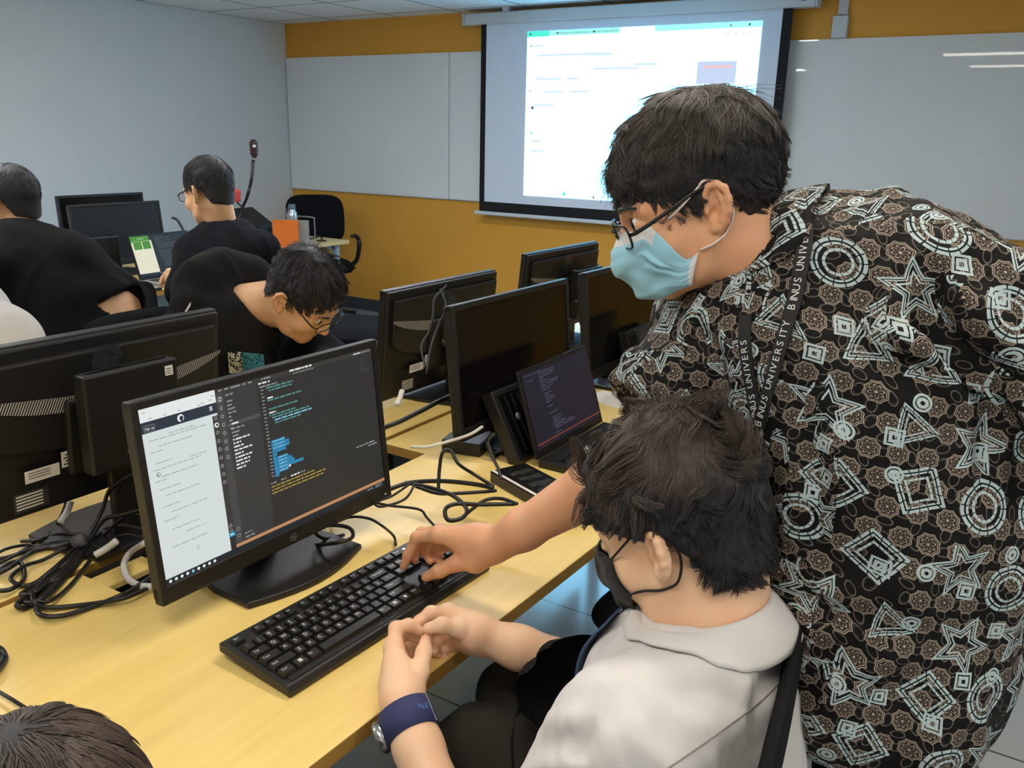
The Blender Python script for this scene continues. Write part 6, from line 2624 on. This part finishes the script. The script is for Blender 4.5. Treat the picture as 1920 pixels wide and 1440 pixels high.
D_ = DZ
cable('thin black keyboard cable arching behind the keyboard', [v3(-0.9100, 1.0932, 0.7485), v3(-0.9313, 1.1132, 0.7525), v3(-0.9243, 1.0714, 0.7925), v3(-0.9590, 1.0755, 0.7952), v3(-1.0008, 1.0717, 0.7876), v3(-1.0692, 1.0928, 0.7445)], .0022)
cable('black cable coil lying behind the monitor foot', [v3(-1.0288, 1.0118, 0.7485), v3(-0.9525, 0.9847, 0.7859), v3(-0.9400, 1.0115, 0.7885), v3(-0.9658, 1.0332, 0.7911), v3(-1.0046, 1.0268, 0.7882), v3(-1.0174, 0.9996, 0.7851), v3(-1.0267, 1.0344, 0.7525), v3(-1.0205, 1.0768, 0.7445)], .003)
cable('thin black cable running from the bright monitor to the keyboard end',
      [v3(-1.0010, 1.1464, 0.7920), v3(-0.9828, 1.1720, 0.7984), v3(-0.9755, 1.2287, 0.8082), v3(-0.9543, 1.1771, 0.7982), v3(-0.9785, 1.1354, 0.7909), v3(-0.9971, 1.1373, 0.7942), v3(-0.9660, 1.1438, 0.7932), v3(-0.9065, 1.1569, 0.7962), v3(-0.8802, 1.1467, 0.7908), v3(-0.8381, 1.1229, 0.7884)], .0022)
cable('thick black cable looping toward the docking box', [v3(-1.0030, 1.1852, 0.8020), v3(-0.9799, 1.2259, 0.8081), v3(-0.9215, 1.2523, 0.8164), v3(-0.8570, 1.2686, 0.8197), v3(-0.8152, 1.2704, 0.8216)], .004)
cable('black cable with a round loop in front of the docking box',
      [v3(-0.9918, 1.2240, 0.8059), v3(-0.9285, 1.2271, 0.8089), v3(-0.8720, 1.2191, 0.8092), v3(-0.8229, 1.1927, 0.8045), v3(-0.8153, 1.1649, 0.7991), v3(-0.8326, 1.1478, 0.7979), v3(-0.8562, 1.1719, 0.8036), v3(-0.8492, 1.1958, 0.8073), v3(-0.8086, 1.2153, 0.8094), v3(-0.7518, 1.2456, 0.8139)], .0035)
cable('black cable crossing the round loop', [v3(-0.9640, 1.2224, 0.8052), v3(-0.9097, 1.2191, 0.8053), v3(-0.8723, 1.2370, 0.8083), v3(-0.8270, 1.2607, 0.8144), v3(-0.8050, 1.2642, 0.8208)], .0032)
cable('black cable curling up from the desk to the round loop', [v3(-0.8147, 1.1692, 0.7997), v3(-0.8161, 1.2002, 0.8035), v3(-0.8091, 1.2339, 0.8111), v3(-0.7817, 1.2465, 0.8167), v3(-0.7452, 1.2443, 0.8161)], .003)
cable('black cable rising in a tall arch beside the power adapter', [v3(-0.9147, 1.2293, 0.8082), v3(-0.9251, 1.2467, 0.8421), v3(-0.9253, 1.2575, 0.8740), v3(-0.9154, 1.2702, 0.8756), v3(-0.8897, 1.2611, 0.8566), v3(-0.8653, 1.2805, 0.8337), v3(-0.8207, 1.2789, 0.8205)], .003)
cable('black cable from the cable coil down to the docking box', [v3(-0.8845, 1.3555, 0.8732), v3(-0.8548, 1.3303, 0.8534), v3(-0.8324, 1.3153, 0.8409), v3(-0.8171, 1.3016, 0.8269)], .003)
cable('white cable lying along the desk edge toward the large dark monitor', [v3(-1.0625, 1.3305, 0.8331), v3(-1.0338, 1.3483, 0.8339), v3(-1.0086, 1.3898, 0.8388), v3(-0.9885, 1.4405, 0.8439), v3(-0.9774, 1.4755, 0.8546)], .003, M_wcable)
cable('black cables bundled at the foot of the cabled monitor', [v3(-1.1685, 1.3175, 0.8423), v3(-1.1619, 1.3718, 0.8465), v3(-1.1511, 1.4047, 0.8519), v3(-1.1382, 1.4654, 0.8633), v3(-1.1200, 1.5430, 0.8789), v3(-1.0843, 1.5785, 0.8831)], .005)
cable('black cable drooping behind the large dark monitor', [v3(-1.1544, 1.6009, 0.9315), v3(-1.1184, 1.5727, 0.8915), v3(-1.0873, 1.5612, 0.8738), v3(-1.0525, 1.5544, 0.8626)], .0035)
cable('thin black cable down the back of the cabled monitor', [v3(-1.2651, 1.7374, 1.1002), v3(-1.2739, 1.6975, 1.0709), v3(-1.2647, 1.6784, 1.0344), v3(-1.2600, 1.6567, 0.9981), v3(-1.2583, 1.6218, 0.9643), v3(-1.2229, 1.5924, 0.9222)], .0028)
cable('thin black cable hanging beside the monitor stand near the hoodie', [v3(-1.2714, 1.7187, 1.0926), v3(-1.2410, 1.6998, 1.0543), v3(-1.2431, 1.6716, 1.0113), v3(-1.2383, 1.6342, 0.9649), v3(-1.2127, 1.5831, 0.9125)], .0028)
# loose bundle left of the bright monitor
zl = .006
cable('long black cable sweeping out in front of the cable bundle', [v3(-1.1725, 0.7773, 0.7485), v3(-1.1529, 0.7194, 0.7525), v3(-1.1708, 0.6748, 0.7445), v3(-1.1793, 0.6238, 0.7485), v3(-1.2082, 0.6055, 0.7525), v3(-1.2709, 0.6461, 0.7445), v3(-1.3181, 0.7224, 0.7485), v3(-1.3570, 0.7819, 0.7525)], .0036)
cable('black cable doubling back through the cable bundle', [v3(-1.1424, 0.7554, 0.7485), v3(-1.1425, 0.7028, 0.7525), v3(-1.1912, 0.6610, 0.7445), v3(-1.2273, 0.6228, 0.7485), v3(-1.2679, 0.6315, 0.7525), v3(-1.3213, 0.6957, 0.7445), v3(-1.3573, 0.7665, 0.7485), v3(-1.3761, 0.8202, 0.7525)], .0034)
cable('black cable loop lying left of the bundle', [v3(-1.3359, 0.6077, 0.7485), v3(-1.3128, 0.6210, 0.7525), v3(-1.3436, 0.6588, 0.7445), v3(-1.3946, 0.6817, 0.7485), v3(-1.3980, 0.6589, 0.7525), v3(-1.3863, 0.6297, 0.7445)], .0034)
cable('black cable running from the picture edge into the bundle', [v3(-1.3854, 0.6324, 0.7485), v3(-1.3871, 0.6663, 0.7525), v3(-1.4237, 0.7181, 0.7445), v3(-1.4030, 0.7549, 0.7485), v3(-1.3685, 0.7841, 0.7525)], .0034)
cable('black tied cable strand along the top of the bundle', [v3(-1.3799, 0.7961, 0.7485), v3(-1.3336, 0.7374, 0.7525), v3(-1.3164, 0.6881, 0.7445), v3(-1.2755, 0.6209, 0.7485), v3(-1.2571, 0.6002, 0.7525), v3(-1.2530, 0.6135, 0.7445), v3(-1.2726, 0.6670, 0.7485), v3(-1.3279, 0.7484, 0.7525), v3(-1.3783, 0.8018, 0.7445)], .0038)
cable('black tied cable strand through the middle of the bundle', [v3(-1.3646, 0.7914, 0.7485), v3(-1.3043, 0.7050, 0.7525), v3(-1.2845, 0.6470, 0.7445), v3(-1.2610, 0.6152, 0.7485), v3(-1.2447, 0.6335, 0.7525), v3(-1.2996, 0.7105, 0.7445), v3(-1.3459, 0.7743, 0.7485)], .0038)
cable('black tied cable strand on the near side of the bundle', [v3(-1.3893, 0.7949, 0.7485), v3(-1.3306, 0.7163, 0.7525), v3(-1.3077, 0.6516, 0.7445), v3(-1.2900, 0.6248, 0.7485), v3(-1.2735, 0.6417, 0.7525), v3(-1.3293, 0.7193, 0.7445), v3(-1.3647, 0.7812, 0.7485)], .0038)
cable('black cable climbing from the bundle to the back of the bright monitor', [v3(-1.3761, 0.7885, 0.7485), v3(-1.3805, 0.8278, 0.7910), v3(-1.3658, 0.8389, 0.8328), v3(-1.3018, 0.8320, 0.8764), v3(-1.2477, 0.8249, 0.9015)], .0032)
cable('second black cable climbing from the bundle behind the bright monitor', [v3(-1.3684, 0.7887, 0.7485), v3(-1.3563, 0.8165, 0.7859), v3(-1.3035, 0.8201, 0.8090), v3(-1.2432, 0.8175, 0.8361)], .0034)
cable('black cable fanning right from the tie', [v3(-1.3819, 0.7871, 0.7485), v3(-1.3880, 0.8388, 0.7525), v3(-1.2877, 0.8129, 0.7955), v3(-1.2187, 0.8006, 0.8143)], .003)
cable('black cable fanning left from the tie', [v3(-1.3800, 0.7808, 0.7485), v3(-1.4088, 0.7590, 0.7525), v3(-1.4334, 0.7237, 0.7445), v3(-1.4303, 0.6805, 0.7485), v3(-1.4327, 0.6580, 0.7525)], .0036)
cable('black cable curling round the left side of the bundle', [v3(-1.3815, 0.7899, 0.7485), v3(-1.3724, 0.7467, 0.7525), v3(-1.3805, 0.7120, 0.7445), v3(-1.3767, 0.6780, 0.7485), v3(-1.3464, 0.6395, 0.7525), v3(-1.3181, 0.6487, 0.7445), v3(-1.3176, 0.6894, 0.7485), v3(-1.3390, 0.7455, 0.7525)], .0030)
cable('thin black cable looping wide past the cable tie', [v3(-1.3838, 0.7986, 0.7485), v3(-1.4349, 0.7798, 0.7525), v3(-1.4555, 0.7461, 0.7445), v3(-1.4287, 0.6934, 0.7485), v3(-1.4088, 0.6471, 0.7525)], .0026)
cable('thin black cable dropping behind the cable tie', [v3(-1.3955, 0.7906, 0.7485), v3(-1.3876, 0.7560, 0.7525), v3(-1.4183, 0.7390, 0.7445), v3(-1.4488, 0.7235, 0.7485), v3(-1.4551, 0.6900, 0.7525), v3(-1.4605, 0.6690, 0.7445)], .0024)
cable('black cable looping over the bundle to the monitor foot', [v3(-1.3838, 0.7934, 0.7485), v3(-1.3683, 0.8204, 0.7525), v3(-1.3232, 0.8263, 0.7910), v3(-1.2794, 0.8252, 0.8165), v3(-1.2190, 0.8070, 0.8335)], .0026)
cable('thin black cable from the tie toward the yellow flap', [v3(-1.3661, 0.7903, 0.7485), v3(-1.3195, 0.7829, 0.7525), v3(-1.3524, 0.8247, 0.7445), v3(-1.2640, 0.8010, 0.7895), v3(-1.2079, 0.7918, 0.8050)], .0024)
cable('black cable folded across the front of the bundle', [v3(-1.3245, 0.7458, 0.7485), v3(-1.2829, 0.6827, 0.7525), v3(-1.2972, 0.6588, 0.7445), v3(-1.2684, 0.6296, 0.7485), v3(-1.2288, 0.6327, 0.7525), v3(-1.2585, 0.6850, 0.7445), v3(-1.3041, 0.7504, 0.7485)], .0030)
cable('black cable hanging from the turned-away monitor', [v3(-1.4768, 0.8226, 0.8057), v3(-1.4568, 0.8052, 0.7902), v3(-1.4822, 0.7976, 0.7485), v3(-1.4418, 0.7490, 0.7525), v3(-1.4787, 0.7302, 0.7445)], .003)
cable('white cable looping down behind the edge of the bright monitor', [v3(-1.2031, 0.7913, 0.7948), v3(-1.2761, 0.8099, 0.7485), v3(-1.2363, 0.7693, 0.7525), v3(-1.2038, 0.7539, 0.7445), v3(-1.1617, 0.7465, 0.7485), v3(-1.1361, 0.7512, 0.7525)], .0048, M_wcable)
t = tag(obj('cable_tie', MB().tube([v3(-1.3654, 0.7630, 0.7601), v3(-1.3522, 0.7737, 0.7677)], .012, 10), mat('grey hook-and-loop tie', (92, 92, 94), .8)), 'grey cable tie holding the black cable bundle', 'cable tie')
M_sleeve = mat('white ribbed cable sleeve', (214, 210, 204), .5)
for lab, P in (('white ribbed cable sleeve hanging under the turned-away monitor', [v3(-1.4538, 0.8158, 0.7978), v3(-1.4477, 0.8016, 0.7811), v3(-1.4409, 0.7838, 0.7706)]),
               ('white ribbed cable sleeve lying on the black cable bundle', [v3(-1.2743, 0.7856, 0.7808), v3(-1.2871, 0.7734, 0.7680), v3(-1.2978, 0.7574, 0.7585)]),
               ('white ribbed cable sleeve in front of the keyboard near the hoodie', [v3(-1.2012, 1.4752, 0.8978), v3(-1.1964, 1.4613, 0.8841), v3(-1.1937, 1.4461, 0.8706)])):
    pts = spline([Vector(p) for p in P], 8)
    mb = MB()
    rr = [.0068 if i % 2 else .0054 for i in range(len(pts))]
    mb.tube(pts, rr, 10)
    tag(obj('cable_sleeve', mb, M_sleeve), lab, 'cable sleeve', 'white cable sleeves')
cable('black cable at the near edge of the desk by the dark crown', [v3(-1.0879, 0.4723, 0.7485), v3(-1.0398, 0.4710, 0.7525), v3(-1.0024, 0.4765, 0.7445), v3(-0.9654, 0.4761, 0.7485)], .0022)
cable('thick black cable loop at the picture edge on the near desk', [v3(-1.1833, 0.5191, 0.7485), v3(-1.1606, 0.5224, 0.7525), v3(-1.1467, 0.5197, 0.7445), v3(-1.1228, 0.4986, 0.7485), v3(-1.1139, 0.4831, 0.7525)], .0045)
cable('dark cable hank lying on the floor under the desk', [v3(-.78, 1.42, .02), v3(-.72, 1.46, .03), v3(-.66, 1.43, .02), v3(-.70, 1.38, .035), v3(-.77, 1.41, .02), v3(-.69, 1.45, .045), v3(-.64, 1.47, .01)], .009)

# ------------------------------------------------------------------ things on the far tables
t = thing('water_bottle', 'silver steel water bottle with dark cap on the end table', 'bottle', Matrix.Translation((-4.37, 4.22, DZ)))
obj('flask', MB().lathe([(0, 0), (.034, 0), (.036, .004), (.036, .17), (.030, .195), (.022, .205), (.022, .215)], 28), mat('brushed steel bottle', (196, 200, 204), .25, metal=.85), t)
obj('cap', MB().lathe([(.024, .21), (.025, .214), (.025, .237), (.022, .245), (0, .246)], 24), mat('blue grey cap', (92, 110, 128), .4), t)
obj('loop', MB().tube([(-.025, 0, .225), (-.05, 0, .21), (-.055, 0, .17), (-.045, 0, .15)], .003, 6, sub=5), mat('grey strap', (120, 126, 130), .6), t)
pr_ = MB()
for k in range(5):
    for j in range(4):
        a = -1.9 + k * .22
        pr_.add([(.0365 * math.cos(a), .0365 * math.sin(a), .03 + j * .03), (.0365 * math.cos(a + .12), .0365 * math.sin(a + .12), .03 + j * .03),
                 (.0365 * math.cos(a + .12), .0365 * math.sin(a + .12), .045 + j * .03), (.0365 * math.cos(a), .0365 * math.sin(a), .042 + j * .03)], [(0, 1, 2, 3)])
obj('print', pr_, M_ink, t)
t = thing('orange_book', 'orange book standing with dark lettering on its spine beside the black jumper', 'book', rotz(.65, (-4.10, 3.90, DZ)), 'books on the end table')
obj('cover', MB().box((0, 0, .09), (.16, .05, .18), b=.002), mat('orange card', (226, 116, 36), .5), t)
lt = MB()
for k in range(6):
    lt.text('REPORT'[k], .03, basis((0, 1, 0), (0, 0, 1), (1, 0, 0), (.0808, .008, .155 - k * .026)))
obj('lettering', lt, M_ink, t)
t = thing('grey_book', 'grey book standing next to the orange book', 'book', rotz(.65, (-4.10, 4.00, DZ)), 'books on the end table')
obj('cover', MB().box((0, 0, .085), (.14, .055, .17), b=.002), mat('grey card', (150, 150, 144), .6), t)
obj('mark', MB().rect(-.010, .06, .010, .11, 0, 0, basis((0, 1, .0), (0, .3, 1), (1, 0, 0), (.0708, 0, .02))), M_ink, t)
t = thing('white_box', 'small white box in front of the steel bottle', 'box', rotz(.5, (-4.22, 4.02, DZ)))
obj('carton', MB().box((0, 0, .045), (.09, .09, .09), b=.003), M_paper, t)
tag(obj('wire_stand', MB().tube([(-.12, 0, .004), (-.12, 0, .13), (-.10, 0, .155), (.10, 0, .155), (.12, 0, .13), (.12, 0, .02), (.10, 0, .004), (-.10, 0, .004)], .004, 8, closed=True, sub=4), M_silver,
        M=rotz(.35, (-4.40, 4.30, DZ))), 'pale bent wire stand behind the steel bottle', 'stand')
tag(obj('cable', MB().tube([(-.09, .0, .004), (-.03, .03, .012), (.02, 0, .03), (.05, -.03, .012), (.02, -.05, .004), (.08, -.03, .006)], .006, 8, sub=6), M_cable, M=rotz(.4, (-4.26, 4.33, DZ))),
    'short black cable curled on the end of the pale table', 'cable', 'desk cables')
t = thing('document_camera', 'gooseneck document camera rising from the end table against the grey wall', 'camera', Matrix.Translation((-4.56, 3.95, DZ)))
q0 = np.array((-4.56, 3.95, DZ))
obj('base', MB().box((0, 0, .03), (.10, .12, .06), b=.01), M_blk, t)
obj('gooseneck', MB().tube([v3(0, 0, .05), v3(.0, .0, .2), v3(-4.0239, 3.5339, 1.0817) - q0, v3(-4.0263, 3.5807, 1.1870) - q0, v3(-4.0366, 3.6105, 1.2928) - q0], .0095, 10, sub=6), M_blk2, t)
hd_ = v3(-4.0454, 3.6278, 1.3591) - q0
obj('camera_head', MB().tube([hd_ + v3(0, 0, -.055), hd_ + v3(0, 0, -.03), hd_ + v3(0, 0, .02), hd_ + v3(0, 0, .05)], [.014, .022, .024, .014], 14, sub=4), mat('dark red brown plastic', (58, 30, 30), .35), t)
obj('lens_light', MB().tube([hd_ + v3(.015, -.012, .012), hd_ + v3(.03, -.022, .012)], .009, 12), mat('clear white plastic', (226, 226, 226), .2), t)
t = thing('microphone', 'short gooseneck microphone with a red foam head behind the black jumper', 'microphone', Matrix.Translation((-4.5, 3.70, DZ)))
q1 = np.array((-4.5, 3.70, DZ))
m0 = v3(-3.8588, 3.3138, 1.1068) - q1
obj('foam_head', MB().tube([m0 + v3(-.005, 0, .04), m0 + v3(0, 0, .02), m0 + v3(.005, 0, -.03)], [.014, .026, .020], 14, sub=4), mat('red foam', (178, 62, 56), .9), t)
obj('stalk', MB().tube([m0 + v3(.005, 0, -.03), m0 + v3(.03, 0, -.09), v3(.0, 0, .02)], .005, 8, sub=6), M_blk2, t)
obj('foot', MB().lathe([(.05, 0), (.05, .012), (.02, .02), (0, .02)], 20), M_blk, t)
t = thing('tilted_panel', 'black slanted control panel on the end table behind the black jumper', 'control panel', rotz(.05, (-4.44, 3.79, DZ)))
obj('panel', MB().prism([(0, 0), (.24, 0), (.21, .14), (.02, .24)], -.14, .14, 0, basis((.98, 0, 0), (0, 0, 1), (0, -1, 0)), .005), M_blk, t)
obj('white_switch', MB().box((.10, -.145, .17), (.03, .008, .07), b=.002), M_paper, t)
t = thing('tablet', 'dark-edged tablet with pale screen lying at the edge of the wall desk', 'tablet', rotz(1.5, (-3.56, 2.42, DZ)))
obj('case', MB().box((0, 0, .006), (.16, .22, .012), b=.003), M_blk, t)
obj('pale_screen', MB().rect(-.07, -.1, .07, .1, .0123), M_silver, t)
cable('black cable arching from the wide dark grey monitor', [v3(-3.9692, 2.9670, 1.0052), v3(-3.9519, 2.9860, 0.9939), v3(-3.9287, 2.9973, 0.9497), v3(-3.9133, 2.9956, 0.9171)], .006)
